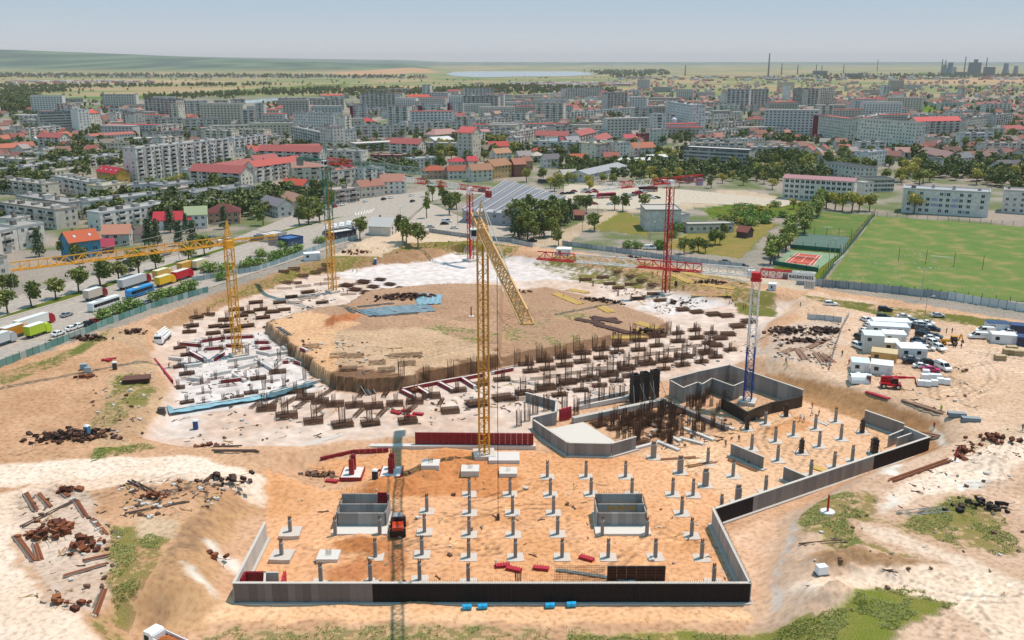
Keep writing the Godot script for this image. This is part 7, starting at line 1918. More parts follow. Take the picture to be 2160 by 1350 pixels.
	for i in 3:
		b = MB.new(); b.col = C("e6e6e4"); b.beam(Vector3(-4.6, 2.2 + i * 0.5, -0.5 + i * 0.5), Vector3(3.6, 2.5 + i * 0.5, -0.5 + i * 0.5), 0.4); part(b, "boom_section", M.paint, r)
	b = MB.new(); hexs(b, "b8b8b8", -5.4, 0.7, -0.8, -4.6, 1.7, 0.8, 0.2, 0.2); part(b, "hopper", M.steel, r)
	wheels(r, [-3.6, -2.3, 2.0, 4.0], 1.05, 0.52, 0.32)

# ---------------------------------------------------------------- containers, cabins, fences
func container(p: Array, d: float, h: float, wall: String, roofc: String, label: String, called := "site_container") -> Node3D:
	var a := Vector3(p[0], 5, p[1]); var e := Vector3(p[2], 5, p[3])
	var L := a.distance_to(e)
	var r := thing(called, label, "container", Vector3(a.x, gh(a.x, a.z) + 0.02, a.z), atan2(-(e.z - a.z), e.x - a.x))
	var b := MB.new(); b.col = C(wall)
	b.bx(0, 0, -d, L, h, 0)
	var k := int(L / 0.55)
	for i in k: b.bx(L * i / k, 0.15, 0, L * (i + 0.45) / k, h - 0.15, 0.05)
	part(b, "shell", M.paint, r)
	b = MB.new(); b.col = C(roofc)
	b.bx(-0.06, h, -d - 0.06, L + 0.06, h + 0.1, 0.06)
	for i in int(L / 1.2): b.bx(i * 1.2 + 0.5, h + 0.1, -d, i * 1.2 + 0.56, h + 0.14, 0)
	part(b, "roof", M.paint, r)
	b = MB.new(); b.col = C("1c242c")
	for i in maxi(1, int(L / 3.5)): b.bx(i * 3.5 + 0.9, h - 1.6, 0.05, i * 3.5 + 2.0, h - 0.6, 0.09)
	part(b, "window", M.glass, r)
	b = MB.new(); b.col = C(wall) * 0.75; b.bx(L - 1.3, 0.05, 0.05, L - 0.4, 2.05, 0.1); part(b, "door", M.paint, r)
	return r

func toilet(at: Vector3, col: String, label: String) -> void:
	var r := thing("portable_toilet", label, "toilet", on(at), rng.randf_range(-0.4, 0.4), "portable toilets")
	var b := MB.new(); b.col = C(col); b.bx(-0.55, 0, -0.55, 0.55, 2.1, 0.55, 0.03, 0.03); part(b, "cabin", M.paint, r)
	b = MB.new(); b.col = C("d8dadc"); b.bx(-0.6, 2.1, -0.6, 0.6, 2.35, 0.6, 0.2, 0.2); part(b, "roof", M.paint, r)
	b = MB.new(); b.col = C(col) * 0.7; b.bx(-0.38, 0.15, 0.53, 0.38, 1.95, 0.58); part(b, "door", M.paint, r)

func fence(label: String, pts: Array, h: float, cols: Array, step: float, group := "", posts := 1.0) -> void:
	var P := pv(pts)
	var r := thing("panel_fence", label, "fence", Vector3(P[0].x, 0, P[0].y), 0.0, group)
	var me := []
	for c in cols:
		var b := MB.new(); b.col = C(c)
		b.bx(-0.5, 0, -0.02, 0.5, 1, 0.02)
		b.col = C(c) * 0.82
		for i in 5: b.bx(-0.48 + i * 0.2, 0.01, -0.035, -0.4 + i * 0.2, 0.99, 0.035)
		me.append(b.mesh(M.paint))
	var pb := MB.new(); pb.col = C("4a4a4a"); pb.bx(-0.05, -0.4, -0.05, 0.05, 1, 0.05)
	var pm := pb.mesh(M.steel)
	for i in P.size() - 1:
		var L := P[i].distance_to(P[i + 1]); var k := maxi(1, roundi(L / step)); var w := L / k
		var yaw := atan2(-(P[i + 1].y - P[i].y), P[i + 1].x - P[i].x)
		for j in k:
			var p := P[i].lerp(P[i + 1], (j + 0.5) / k)
			var o := inst(me[rng.randi() % me.size()], "panel", r)
			o.position = Vector3(p.x - P[0].x, gh(p.x, p.y) - 0.05, p.y - P[0].y); o.rotation = Vector3(rng.randf_range(-0.03, 0.03), yaw, 0); o.scale = Vector3(w - 0.04, h * rng.randf_range(0.96, 1.04), 1)
			var q := P[i].lerp(P[i + 1], float(j) / k)
			o = inst(pm, "post", r)
			o.position = Vector3(q.x - P[0].x, gh(q.x, q.y), q.y - P[0].y); o.scale = Vector3(1, h * 1.12 * posts, 1)

func mesh_fence(label: String, pts: Array, h: float, step: float, col := "2c3a30", skirt := "") -> void:
	var P := pv(pts)
	var r := thing("mesh_fence", label, "fence", Vector3(P[0].x, 5.1, P[0].y))
	var w := MB.new(); w.col = C(col)
	for i in P.size() - 1:
		var L := P[i].distance_to(P[i + 1]); var k := maxi(1, roundi(L / step))
		for j in k + (1 if i == P.size() - 2 else 0):
			var q := P[i].lerp(P[i + 1], float(j) / k) - P[0]
			var b := MB.new(); b.col = C(col)
			b.bx(-0.07, -0.2, -0.07, 0.07, h, 0.07)
			var o := part(b, "post", M.steel, r)
			o.position = Vector3(q.x, 0, q.y)
		var a := P[i] - P[0]; var e := P[i + 1] - P[0]
		for y in 6: w.rod(Vector3(a.x, h * (y + 0.6) / 6.2, a.y), Vector3(e.x, h * (y + 0.6) / 6.2, e.y), 0.03)
		if skirt:
			var b := MB.new(); b.col = C(skirt)
			b.beam(Vector3(a.x, 1.0, a.y), Vector3(e.x, 1.0, e.y), 0.05, 1.9)
			part(b, "windbreak_sheet", M.cloth, r)
	part(w, "wire_mesh", M.steel, r, "stuff")

func lamp(at: Vector3, yaw: float, label: String, h := 9.0, arms := 1) -> void:
	var r := thing("street_lamp", label, "lamp", Vector3(at.x, gh(at.x, at.z), at.z), yaw, "street lamps")
	var b := MB.new(); b.col = C("a8a8a6")
	b.tube(Vector3.ZERO, Vector3(0, h, 0), 0.13, 0.08, 8); part(b, "pole", M.steel, r)
	for s in arms:
		b = MB.new(); b.col = C("a8a8a6")
		var d := 1.0 if s == 0 else -1.0
		b.beam(Vector3(0, h - 0.1, 0), Vector3(d * 1.7, h + 0.5, 0), 0.1)
		var arm := part(b, "arm", M.steel, r)
		b = MB.new(); b.col = C("d8d8d6"); b.bx(minf(d * 1.5, d * 2.4), h + 0.42, -0.16, maxf(d * 1.5, d * 2.4), h + 0.6, 0.16); part(b, "lamp_head", M.paint, arm)

func yard() -> void:
	var wc := "dfe1e2"
	container([112.1,-275.7,123,-273.9], 5, 2.7, wc, "e8eaec", "long white office container with window band, farthest in the compound")
	container([109.1,-270,119.9,-267.7], 5, 2.7, "cfd2d4", "dce4ea", "long white office container, second from the back")
	container([100.1,-251.5,105.4,-250.3], 6, 5.2, "c9ccc8", "d4d6d4", "two-storey grey container cabin with round vents")
	container([109.8,-261.2,115.9,-260], 5, 2.7, wc, "e6e8ea", "white container right of the two-storey cabin")
	container([106,-252.3,110.6,-251.4], 5, 2.7, "d8c8a8", "dcd6cc", "cream container in the middle of the compound")
	container([99.6,-244.4,105.7,-241.7], 5, 2.6, "c9a05a", "c9b088", "tan timber container with plank roof")
	container([108.6,-246.3,115.8,-245.5], 6, 2.8, "d9d9d9", "e6e2e0", "white container with a red roof edge")
	container([90.8,-234.7,95.2,-233.4], 5, 2.7, wc, "cdd6dc", "white container with bluish roof at the lower left of the compound")
	container([95.2,-233,100.3,-230.9], 5, 2.7, "d6d8d8", "dcdede", "white container beside the green toilet")
	container([146.1,-272.8,152.2,-271.5], 4, 2.7, "cdd4da", "2a3f66", "white cabin container with dark blue frame at the right edge")
	container([152.1,-270.5,156.1,-269.2], 4, 2.7, "22355c", "2c4270", "navy container at the right edge of the view")
	container([141.3,-260.5,147.7,-258.8], 4, 2.7, "d6d8da", "e2e4e6", "long white container before the navy ones")
	container([147.5,-258.1,150.9,-256.9], 4, 2.7, "1f3157", "273b68", "navy container joined to the long white one")
	container([19,-389.8,25.1,-388.8], 5, 2.6, "e0dcd8", "e8e4e0", "lone white container with red corners by the back fence")
	container([-86.3,-376.7,-79.9,-378.6], 4, 3.0, "dfe1e3", "e8eaec", "white box container on the far left of the white floor")
	container([92.9,-326,95.5,-325.1], 3, 2.5, "d6dade", "e4e6e8", "small white guard cabin at the right gate")
	toilet(Vector3(-57.7,1.5,-382.1), "2c5f94", "blue portable toilet at the far edge of the white floor")
	toilet(Vector3(-74.6,1.5,-203.2), "1f4f94", "bright blue portable toilet on the left white patch")
	toilet(Vector3(-94.6,5,-191.6), "4f86a8", "pale blue portable toilet behind the big scrap heap")
	toilet(Vector3(-28.5,0,-176.58), "1c2636", "dark blue portable toilet between the red-boarded footings")
	toilet(Vector3(89.9,5,-227.3), "2a5f52", "green portable toilet beside the telehandler")
	toilet(Vector3(92.1,5,-225.6), "8a4a30", "brown portable toilet beside the telehandler")
	toilet(Vector3(-107,5,-236.4), "39424c", "dark grey cabin toilet on the left bank")
	# arched white tank
	var r := thing("storage_tank", "white arched tank at the lower left of the containers", "tank", on(Vector3(90,5,-226.8)), -0.05)
	var b := MB.new(); b.col = C("dfe0e0")
	for i in 8:
		var a0 := PI * i / 8; var a1 := PI * (i + 1) / 8
		b.quad(Vector3(-2.4, sin(a0) * 2.2, cos(a0) * 1.8), Vector3(2.4, sin(a0) * 2.2, cos(a0) * 1.8), Vector3(2.4, sin(a1) * 2.2, cos(a1) * 1.8), Vector3(-2.4, sin(a1) * 2.2, cos(a1) * 1.8))
	part(b, "shell", M.paint, r)
	b = MB.new(); b.col = C("c8caca"); b.bx(-2.45, 0, -1.75, -2.38, 1.6, 1.75); b.bx(2.38, 0, -1.75, 2.45, 1.6, 1.75); part(b, "end_wall", M.paint, r)
	# fences
	fence("teal and grey panel fence along the boulevard, left stretch", [-144.9,-222.1,-138.9,-238,-133.6,-256.6,-128.3,-278,-120.3,-302.3,-109.4,-323.7], 2.2, ["6c9a94", "86a8a2", "5f8d88", "a3b5b0"], 2.5, "fences round the site")
	fence("pale grey-blue panel fence along the boulevard, right stretch", [-120.3,-338.6,-101.3,-357.3,-94.3,-375.2,-83.1,-408.9,-72.2,-427.3], 2.2, ["a4b7ba", "93a9ae", "b2c0c2"], 2.5, "fences round the site")
	fence("grey panel fence along the far side of the site", [22.8,-412.2,43.5,-397.1,62.9,-381.9,78,-372.4,92.4,-363.4], 2.2, ["b9b9b9", "c4c4c2", "a8aaac"], 2.5, "fences round the site")
	fence("short grey fence beside the far entrance", [0,-417.9,9.3,-406.7], 2.0, ["b9b9b9", "c4c4c2"], 2.5, "fences round the site")
	fence("rail fence behind the slim red crane", [-40.4,-444.8,-20.1,-429.8,1.1,-417.9], 2.0, ["9aa0a2", "aab0b0"], 2.2, "fences round the site")
	fence("long grey sheet fence below the football pitch", [106,-335.5,124.6,-328,151.9,-312.7], 2.8, ["9ea3a6", "a9aeb0", "949a9e"], 2.6, "fences round the site")
	fence("white stretch of the fence below the football pitch", [151.9,-312.7,169.9,-296.2,195.8,-278], 2.8, ["dcdcda", "cfd0ce"], 2.6, "fences round the site")
	fence("mesh barrier along the rebar yard road", [109.6,-290.3,102.2,-275.3,92.6,-253.4,85.6,-236.4], 1.6, ["c8c4c0", "bcb8b4"], 2.4, "fences round the site")
	fence("grey sheets closing the top of the rebar yard", [95.3,-287.4,105,-283.4], 1.8, ["c4c6c8", "b4b8bc"], 2.5, "fences round the site")
	mesh_fence("tall mesh fence between the courts and the football pitch", [195.5,-495.1,115.4,-337], 4.0, 6.0, "3a3a30", "3f6a58")
	mesh_fence("mesh fence before the red tennis court", [106.2,-368.8,120.4,-355.6], 3.0, 5.0, "2c3a30", "1f5f4c")
	mesh_fence("mesh fence between the red and the green court", [123.4,-403.4,142.3,-393.9], 3.6, 5.0, "2c3a30", "1f5f4c")
	mesh_fence("mesh fence behind the green court", [139.7,-439.7,160.1,-431], 4.0, 5.0)
	mesh_fence("dark post fence along the lower edge of the pitch", [114.3,-331,140.2,-323.7,174.2,-304.2], 2.6, 4.5, "3c3c36")
	mesh_fence("dark rail fence along the top of the pitch", [196.8,-495.1,257.8,-460.9,283.1,-447.4], 2.2, 5.0, "2e2e2c")
	mesh_fence("row of tall posts of the ball net on the pitch", [160.4,-376.2,187.3,-359.9], 6.0, 11.0, "3a3a36")
	# goals
	for q in [[Vector3(173.8,5,-376.2), Vector3(180.8,5,-372.4), "white goal on the football pitch"], [Vector3(128,5,-359.9), Vector3(137.5,5,-377.1), "white goal frame lying at the near corner of the pitch"], [Vector3(151.8,5,-444.8), Vector3(155.5,5,-444.8), "small goal on the practice lawn"]]:
		var g := thing("football_goal", q[2], "goal", Vector3(q[0].x, 5.12, q[0].z), atan2(-(q[1].z - q[0].z), q[1].x - q[0].x))
		var L: float = q[0].distance_to(q[1])
		for x in [0.0, L]:
			b = MB.new(); b.col = C("f0eeea"); b.tube(Vector3(x, 0, 0), Vector3(x, 2.4, 0), 0.09, 0.09, 6); part(b, "post", M.paint, g)
			b = MB.new(); b.col = C("c8c8c4"); b.tube(Vector3(x, 2.4, 0), Vector3(x, 0, -1.8), 0.04, 0.04, 5); part(b, "stay", M.paint, g)
		b = MB.new(); b.col = C("f0eeea"); b.tube(Vector3(0, 2.4, 0), Vector3(L, 2.4, 0), 0.09, 0.09, 6); part(b, "crossbar", M.paint, g)
	var k := 0
	for q in [Vector3(-175.3,5,-316.2), Vector3(-146.2,5,-345.1), Vector3(-136.2,5,-371.1), Vector3(-105.5,5,-482.7), Vector3(-56.5,5,-464.3), Vector3(-27.3,5,-460.8), Vector3(34.6,5,-448.9), Vector3(44.3,5,-475.2), Vector3(63.5,5,-419.3), Vector3(58.7,5,-637.5), Vector3(-104.4,5,-502.6), Vector3(-94.3,5,-533.2)]:
		lamp(q, rng.randf_range(-1, 1), ["street lamp at the left edge of the boulevard", "street lamp on the median under the yellow jib", "street lamp on the median left of the yellow mast", "street lamp before the houses near the green mast", "lone pole beside the substation house", "green-headed lamp in the car park behind the red crane", "lamp on the lawn beside the conifers", "lamp by the path right of the hut", "lamp before the hedge of the windowless hall", "tall pole before the pale blue shed", "pole between trees left of the green mast", "pole before the flat-roofed modern house"][k]); k += 1
	lamp(Vector3(142.4,5,-312), 0.0, "double-armed lamp behind the pitch fence", 11.0, 2)
	lamp(Vector3(128.8,5,-278), 0.0, "tall pole in the compound behind the office containers", 9.5, 1)
	lamp(Vector3(128.4,5,-367), 0.0, "left floodlight pole between the tennis court and the pitch", 11.0, 1)
	lamp(Vector3(136.1,5,-382.9), 0.0, "right floodlight pole between the tennis court and the pitch", 11.0, 1)
	var mp := Vector3(106.9,5,-794.1)
	r = thing("radio_mast", "thin red and white lattice mast behind the red-fronted building", "mast", mp)
	b = MB.new(); lattice(b, Vector3.ZERO, Vector3(0, 38, 0), 1.4, 1.4, 2.0, 0.2, [[0.2, C("c03a3a")], [0.4, C("e0dcd8")], [0.6, C("c03a3a")], [0.8, C("e0dcd8")], [1.0, C("a89a94")]]); part(b, "lattice_shaft", M.paint, r)

# ---------------------------------------------------------------- rebar, beams, heaps
var cage := {}
func ranked(a: Array) -> Array: # from left to right as seen from the camera's side
	var at := func(p): return p[0] if p is Array else p
	a.sort_custom(func(p, q): return at.call(p).x / -at.call(p).z < at.call(q).x / -at.call(q).z)
	return a

func make_cages() -> void:
	var ru := ["6b4530", "5d3b2a", "7a5238"]
	for k in 2: # flat footing mats: two layers of crossed bars
		var b := MB.new()
		var w := 4.6; var d := 3.6 if k == 0 else 2.4; var h := 0.75
		for y in [0.12, h]:
			var i := 0.0
			while i <= w:
				b.col = C(ru[rng.randi() % 3]); b.rod(Vector3(i - w / 2, y, -d / 2), Vector3(i - w / 2, y, d / 2), 0.075); i += 0.25
			i = 0.0
			while i <= d:
				b.col = C(ru[rng.randi() % 3]); b.rod(Vector3(-w / 2, y + 0.04, i - d / 2), Vector3(w / 2, y + 0.04, i - d / 2), 0.075); i += 0.25
		for i in 28:
			var f := i / 28.0 * 4.0
			var p := Vector2(lerpf(-w / 2, w / 2, fmod(f, 1.0)), (-d / 2 if f < 1 else d / 2)) if int(f) % 2 == 0 else Vector2((w / 2 if f < 2 else -w / 2), lerpf(-d / 2, d / 2, fmod(f, 1.0)))
			b.rod(Vector3(p.x, 0, p.y), Vector3(p.x, h + 0.35, p.y), 0.06)
		cage["mat%d" % k] = b.mesh(M.rust)
	for k in 3: # column cages of upright bars with hoops
		var b := MB.new()
		var w := [1.3, 0.9, 1.6][k] as float; var d := 0.8; var h := [5.0, 3.6, 6.0][k] as float
		for i in 14:
			var a := TAU * i / 14
			b.col = C(ru[i % 3])
			var p := Vector3(clampf(cos(a) * w * 0.7, -w / 2, w / 2), 0, clampf(sin(a) * d * 0.7, -d / 2, d / 2))
			b.rod(p, p + Vector3(rng.randf_range(-0.12, 0.12), h * rng.randf_range(0.75, 1.0), rng.randf_range(-0.12, 0.12)), 0.085)
		for i in 7:
			var y := 0.3 + i * 0.33
			for q in [[-1, -1, 1, -1], [1, -1, 1, 1], [1, 1, -1, 1], [-1, 1, -1, -1]]:
				b.rod(Vector3(q[0] * w / 2, y, q[1] * d / 2), Vector3(q[2] * w / 2, y, q[3] * d / 2), 0.05)
		cage["col%d" % k] = b.mesh(M.rust)
	var b := MB.new()
	for i in 26: # low strip of hoops
		b.col = C(ru[i % 3])
		var x := -3.0 + 6.0 * i / 25
		for q in [[-0.5, 0.0, 0.5, 0.0], [0.5, 0.0, 0.5, 0.6], [0.5, 0.6, -0.5, 0.6], [-0.5, 0.6, -0.5, 0.0]]:
			b.rod(Vector3(x, q[1], q[0]), Vector3(x, q[3], q[2]), 0.06)
	for q in [[-0.5, 0.02], [0.5, 0.02], [0.5, 0.62], [-0.5, 0.62], [0, 0.62]]: b.rod(Vector3(-3.2, q[1], q[0]), Vector3(3.2, q[1], q[0]), 0.07)
	cage["strip"] = b.mesh(M.rust)

func mats(a: Array, yaw: float, mat_kind: String, col_kind: String, phrase: String, sc := 1.0, same := false) -> void:
	var k := a.size() / 2
	var o := []
	for i in k: o.append(Vector3(a[i * 2], 0, a[i * 2 + 1]))
	o.sort_custom(func(p, q): return p.x / -p.z < q.x / -q.z)
	for i in k:
		var what := "rebar mat with upright bars" if mat_kind and col_kind else ("flat rebar mat" if mat_kind else "upright rebar cage")
		var r := thing("rebar_cage", ("rusty %s %s" % [what, phrase]) if same else ("%s, %s from left %s" % [what, nth(i), phrase]), "rebar", on(o[i]), yaw + rng.randf_range(-0.12, 0.12), "rebar cages " + phrase)
		r.scale = Vector3.ONE * sc * rng.randf_range(0.88, 1.1)
		if mat_kind: inst(cage[mat_kind], "footing_mat", r)
		if col_kind:
			var c := inst(cage[col_kind], "upright_bars", r)
			c.position = Vector3(rng.randf_range(-0.4, 0.4), 0, rng.randf_range(-0.3, 0.3))

func grade_beams(list: Array, red: bool, phrase: String, h := 0.9, w := 0.9) -> void:
	# each entry: x, z, x, z
	var order := []
	for i in list.size() / 4: order.append([Vector3(list[i * 4], 1.5, list[i * 4 + 1]), Vector3(list[i * 4 + 2], 1.5, list[i * 4 + 3])])
	ranked(order)
	for i in order.size():
		var a: Vector3 = order[i][0]; var e: Vector3 = order[i][1]
		a.y = gh(a.x, a.z); e.y = a.y
		var L := a.distance_to(e)
		var r := thing("grade_beam", "%s ground beam, %s from left %s" % ["red-boarded" if red else "pale concrete", nth(i), phrase], "beam", a, atan2(-(e.z - a.z), e.x - a.x), "ground beams " + phrase)
		var b := MB.new(); b.col = C("e2dcd6")
		b.bx(-w / 2, -0.3, -w / 2, L + w / 2, h, w / 2); part(b, "beam", M.concrete, r)
		if red:
			var k := maxi(1, roundi(L / 1.4))
			b = MB.new(); b.col = C("7a1220"); b.bx(0, 0, 0, L / k - 0.04, h + 0.12, 0.1)
			b.col = C("a82838")
			for q in 3: b.bx(0, h * (q + 0.3) / 3, -0.05, L / k - 0.04, h * (q + 0.3) / 3 + 0.08, 0.16)
			var me := b.mesh(M.paint)
			for s in [-1, 1]:
				for j in k:
					var o := inst(me, "formwork_panel", r); o.position = Vector3(L * j / k, 0, s * (w / 2 + 0.06) - 0.05)
		else:
			b = MB.new(); b.col = C("6b4530")
			for j in int(L / 0.5): b.rod(Vector3(j * 0.5, h - 0.1, -0.2), Vector3(j * 0.5 + rng.randf_range(-0.1, 0.1), h + 0.6, -0.2), 0.05)
			if b.v.size(): part(b, "starter_bars", M.rust, r, "stuff")

func heap(at: Vector3, rx: float, rz: float, n: int, label: String, cols: Array, called := "scrap_heap", cat := "scrap heap", yaw := 0.0, tall := 1.0) -> void:
	# a heap of bundled stirrups and bent bars, every bundle lying on the ground or on others
	var r := thing(called, label, cat, on(at), yaw)
	var bars := MB.new(); var bund := MB.new()
	for i in n:
		var p := Vector3(rng.randfn() * rx * 0.45, 0, rng.randfn() * rz * 0.45)
		var f := clampf(1.0 - Vector2(p.x / rx, p.z / rz).length(), 0.0, 1.0)
		p.y = rng.randf() * f * 1.3 * tall
		var w := Vector3(yaw, 0, 0)
		var s := rng.randf_range(0.35, 0.95)
		var y := rng.randf() * PI
		bund.col = C(cols[rng.randi() % cols.size()]) * rng.randf_range(0.75, 1.2)
		bund.xf = Transform3D(Basis.from_euler(Vector3(rng.randf_range(-0.5, 0.5), y, rng.randf_range(-0.5, 0.5))), p + Vector3(0, s * 0.3, 0))
		for q in 4: # a tied sheaf: four offset plates of bent bars
			bund.bx(-s * 0.7, -s * 0.4 + q * s * 0.2, -s * 0.5 + rng.randf_range(-0.1, 0.1), s * 0.7, -s * 0.4 + q * s * 0.2 + 0.09, s * 0.5)
		bund.bx(-s * 0.7, -s * 0.4, -s * 0.5, -s * 0.6, s * 0.3, s * 0.5); bund.bx(s * 0.6, -s * 0.4, -s * 0.5, s * 0.7, s * 0.3, s * 0.5)
		if i % 2 == 0:
			bars.col = C(cols[rng.randi() % cols.size()])
			var L := rng.randf_range(1.0, 3.2)
			var d := Vector3(cos(y) * L, rng.randf_range(-0.1, 0.5), sin(y) * L)
			bars.rod(p + Vector3(0, 0.1, 0), p + d + Vector3(0, 0.15, 0), 0.09)
			bars.rod(p + d + Vector3(0, 0.15, 0), p + d * 1.15 + Vector3(0.3, 0.5, 0.2), 0.08)
	part(bund, "bundles", M.rust, r, "stuff"); part(bars, "loose_bars", M.rust, r, "stuff")

func bundle(p0: Vector3, p1: Vector3, n: int, w: float, cols: Array, label: String, called := "bar_bundle", t := 0.16) -> void:
	var a := on(p0); var e := on(p1)
	var L := a.distance_to(e)
	var r := thing(called, label, "bars" if called == "bar_bundle" else ("planks" if called == "plank_stack" else "pipes"), a, atan2(-(e.z - a.z), e.x - a.x))
	for i in n:
		var b := MB.new(); b.col = C(cols[i % cols.size()])
		var z := w * (i / float(maxi(1, n - 1)) - 0.5)
		var o := rng.randf_range(-0.5, 0.5)
		if called == "pipe_bundle": b.tube(Vector3(o, t, z), Vector3(L + o, t + (e.y - a.y), z + rng.randf_range(-0.15, 0.15)), t, t, 6)
		else: b.beam(Vector3(o, t * 0.6, z), Vector3(L + o, t * 0.6 + (e.y - a.y), z + rng.randf_range(-0.2, 0.2)), t * 1.6, t)
		part(b, {"bar_bundle": "bar", "plank_stack": "plank", "pipe_bundle": "pipe"}[called], M.wood if called == "plank_stack" else M.rust, r)

func tarp(pts: Array, y: float, col: String, label: String) -> void:
	var P := pv(pts)
	var r := thing("tarpaulin", label, "tarpaulin", Vector3(P[0].x, gh(P[0].x, P[0].y), P[0].y))
	var b := MB.new(); b.col = C(col)
	var nu := 16; var nv := 6
	var f := func(i: int, j: int) -> Vector3:
		var u := float(i) / nu; var v := float(j) / nv
		var q := P[0].lerp(P[1], u).lerp(P[3].lerp(P[2], u), v)
		return Vector3(q.x - P[0].x, gh(q.x, q.y) - gh(P[0].x, P[0].y) + y + sin(i * 1.9 + j) * 0.12 + sin(j * 2.3 - i * 0.7) * 0.1 + 0.2, q.y - P[0].y)
	for i in nu:
		for j in nv:
			b.col = C(col) * [0.9, 1.0, 1.12][(i * 5 + j * 3) % 3]
			b.quad(f.call(i, j), f.call(i + 1, j), f.call(i + 1, j + 1), f.call(i, j + 1))
	part(b, "sheet", M.cloth, r)

func clutter() -> void:
	make_cages()
	mats([-61.1,-215.8,-54.9,-210.7,-47.7,-207.3,-40.3,-205.2,-33.8,-206.1,-25,-207.3], 0.25, "mat0", "col0", "in the nearest arc of the ring", 1.05)
	mats([-56.6,-228.5,-53.2,-223.9,-48.8,-220.8,-44.6,-218.8,-39.6,-218.1,-34.6,-217.5,-29.6,-219.1,-24.7,-220.8,-20.8,-224.6], 0.2, "mat0", "col1", "in the second arc of the ring")
	mats([-15.3,-214.2,-8.9,-219.1,-2.3,-223.2], 0.3, "mat0", "", "beside the middle mast", 1.1)
	mats([-14.2,-228.9,-8.5,-233.7,-2.7,-237.5,-65.2,-243.9,-69.2,-238.7], 0.3, "mat1", "col1", "near the foot of the old pitch")
	mats([3.1,-227.1,9.2,-231.1,15.1,-235.6,20.9,-238.3,26.8,-242.2,32.4,-247.6,38.6,-251.8,44.6,-254.4,50.4,-258,57.8,-262.1], 0.25, "mat0", "col2", "in the nearer middle row")
	mats([5.3,-244.7,10,-246.7,15,-249.7,20.2,-253.1,25.9,-256.6,31.3,-262.1,37.9,-264.4,44,-268.7,51.3,-273.2,57.8,-276.7], 0.25, "mat1", "col0", "in the farther middle row")
	mats([1.4,-250.1,7.5,-253.5,13.1,-256.6,18.9,-260.7,24.9,-264.4,31,-268.7,37.3,-272.7,43.8,-277.3,49.3,-280.9,-28.9,-231.1,-23,-235.2,-16.8,-238.7,-10.5,-242.6,-5.3,-245.9], 0.2, "", "col2", "along the foot of the old pitch")
	mats([7.8,-238.7,12.4,-240.6,17.8,-243.4,23.3,-246.7,29.9,-251.8,36,-256.6,42.1,-260.7,48.3,-264.4,54.7,-268.3], 0.25, "strip", "", "between the middle rows")
	mats([1.2,-222.2,6.2,-228.2,12,-232.9,18,-236.3,23.8,-239.8,29.5,-244.3,35.4,-249.2,41.6,-252.7,47.6,-255.7,53.8,-259.3], 0.25, "strip", "col1", "before the nearer middle row")
	mats([4.1,-250.9,9.6,-254,15.3,-257.5,21.1,-261.2,27,-264.9,33.2,-269.2,39.7,-274.2,46.3,-278.8,52.8,-282,58.8,-285.7,63.3,-282,60.5,-271.7], 0.25, "mat1", "col1", "behind the farther middle row")
	mats([-48.3,-227.4,-47.6,-216.5,-39,-227.4,-37.7,-213.2,-32.8,-227.4,-32,-213.2,-26.4,-228.9,-25.2,-215.2,-53.2,-218.8,-56.6,-220.5,-60.2,-220.5,-64.6,-218.8,-18.1,-220.5], 1.35, "strip", "", "running out between the ring arcs")
	mats([-88,-238.7,-83.5,-234.8,-80.9,-238.7,-75.9,-232.9,-80.5,-227.4,-72.5,-238.7,-71.9,-248.8,-64.9,-236.7,-92.1,-250.9,-78,-248.8], 0.4, "strip", "col1", "on the left white floor", 0.7)
	mats([-96.8,-290.1,-89.7,-284.6,-86.7,-290.1,-84,-300.5,-82.6,-307.9,-91.8,-320.9,-83.3,-320.9,-81,-329.2,-76.4,-336.4,-68,-320.9,-95,-282,-79.3,-311,-95.8,-311], 0.4, "mat1", "", "between the left and the green mast")
	mats([-86.7,-342.4,-80.3,-346.2,-73.8,-350.2,-65.7,-346.2,-59,-350.2,-74.6,-327.8,-78.2,-320.9,-60.8,-333.5,-71.6,-358.3], 0.3, "strip", "", "round the green mast's foot")
	mats([-100.3,-266.8,-95.8,-259.8,-94.1,-248.8,-90,-242.6,-88.6,-231.1,-82.5,-220.5,-77.7,-218.8,-73.5,-220.5,-70.8,-223.9,-68.1,-227.4], 0.4, "mat1", "col1", "on the far left of the ring", 0.8)
	mats([12.3,-225.7,18.1,-229.2,23.4,-232.9,28.3,-236.7,32.6,-240.6,42.7,-246.7,48.6,-250.1,54.6,-253.1,59.6,-257.5,65.4,-264.4], 0.25, "mat1", "col1", "along the trench's upper side", 0.9)
	mats([68.5,-280.9,64.9,-276.7,73.7,-290.1,62.1,-269.2,59.5,-311,63.8,-307.9,68.9,-304.8,73,-303,78.8,-295.8], 0.2, "mat0", "", "on the right end of the ring")
	mats([-105.6,-298.2,-104.7,-290.1,-103.1,-283.6,-95.6,-297.6,-93.2,-290.1,-92,-303,-90.8,-307.3,-103.1,-303,-87.5,-311], 0.35, "mat1", "col1", "behind the left yellow mast")
	mats([-87.3,-362.4,-83.5,-359.2,-84,-351,-79.5,-365.6,-77.3,-368.9,-90.1,-357.1,-87.7,-349,-76,-372.2], 0.2, "mat1", "", "left of the green mast's foot")
	mats([-63.8,-347,-59.4,-340.2,-54.2,-335.5,-58.2,-353,-53.3,-345,-47.9,-338.3,-52.2,-357.1,-47.4,-349,-41.9,-341.2], -0.5, "mat0", "", "right of the green mast")
	mats([29.3,-357.1,36.4,-361.3,42.8,-363.4,47.2,-356.1,38.1,-350,50.6,-350,40.6,-343.1,54.2,-343.1,46.1,-326.5,53.6,-323.9,52.4,-333.7,45.9,-349], 0.15, "mat1", "", "left of the right red mast")
	mats([26.8,-354,31.1,-347,38.9,-331.9,43.1,-324.8], 0.15, "", "col1", "beside the right red mast", 0.7)
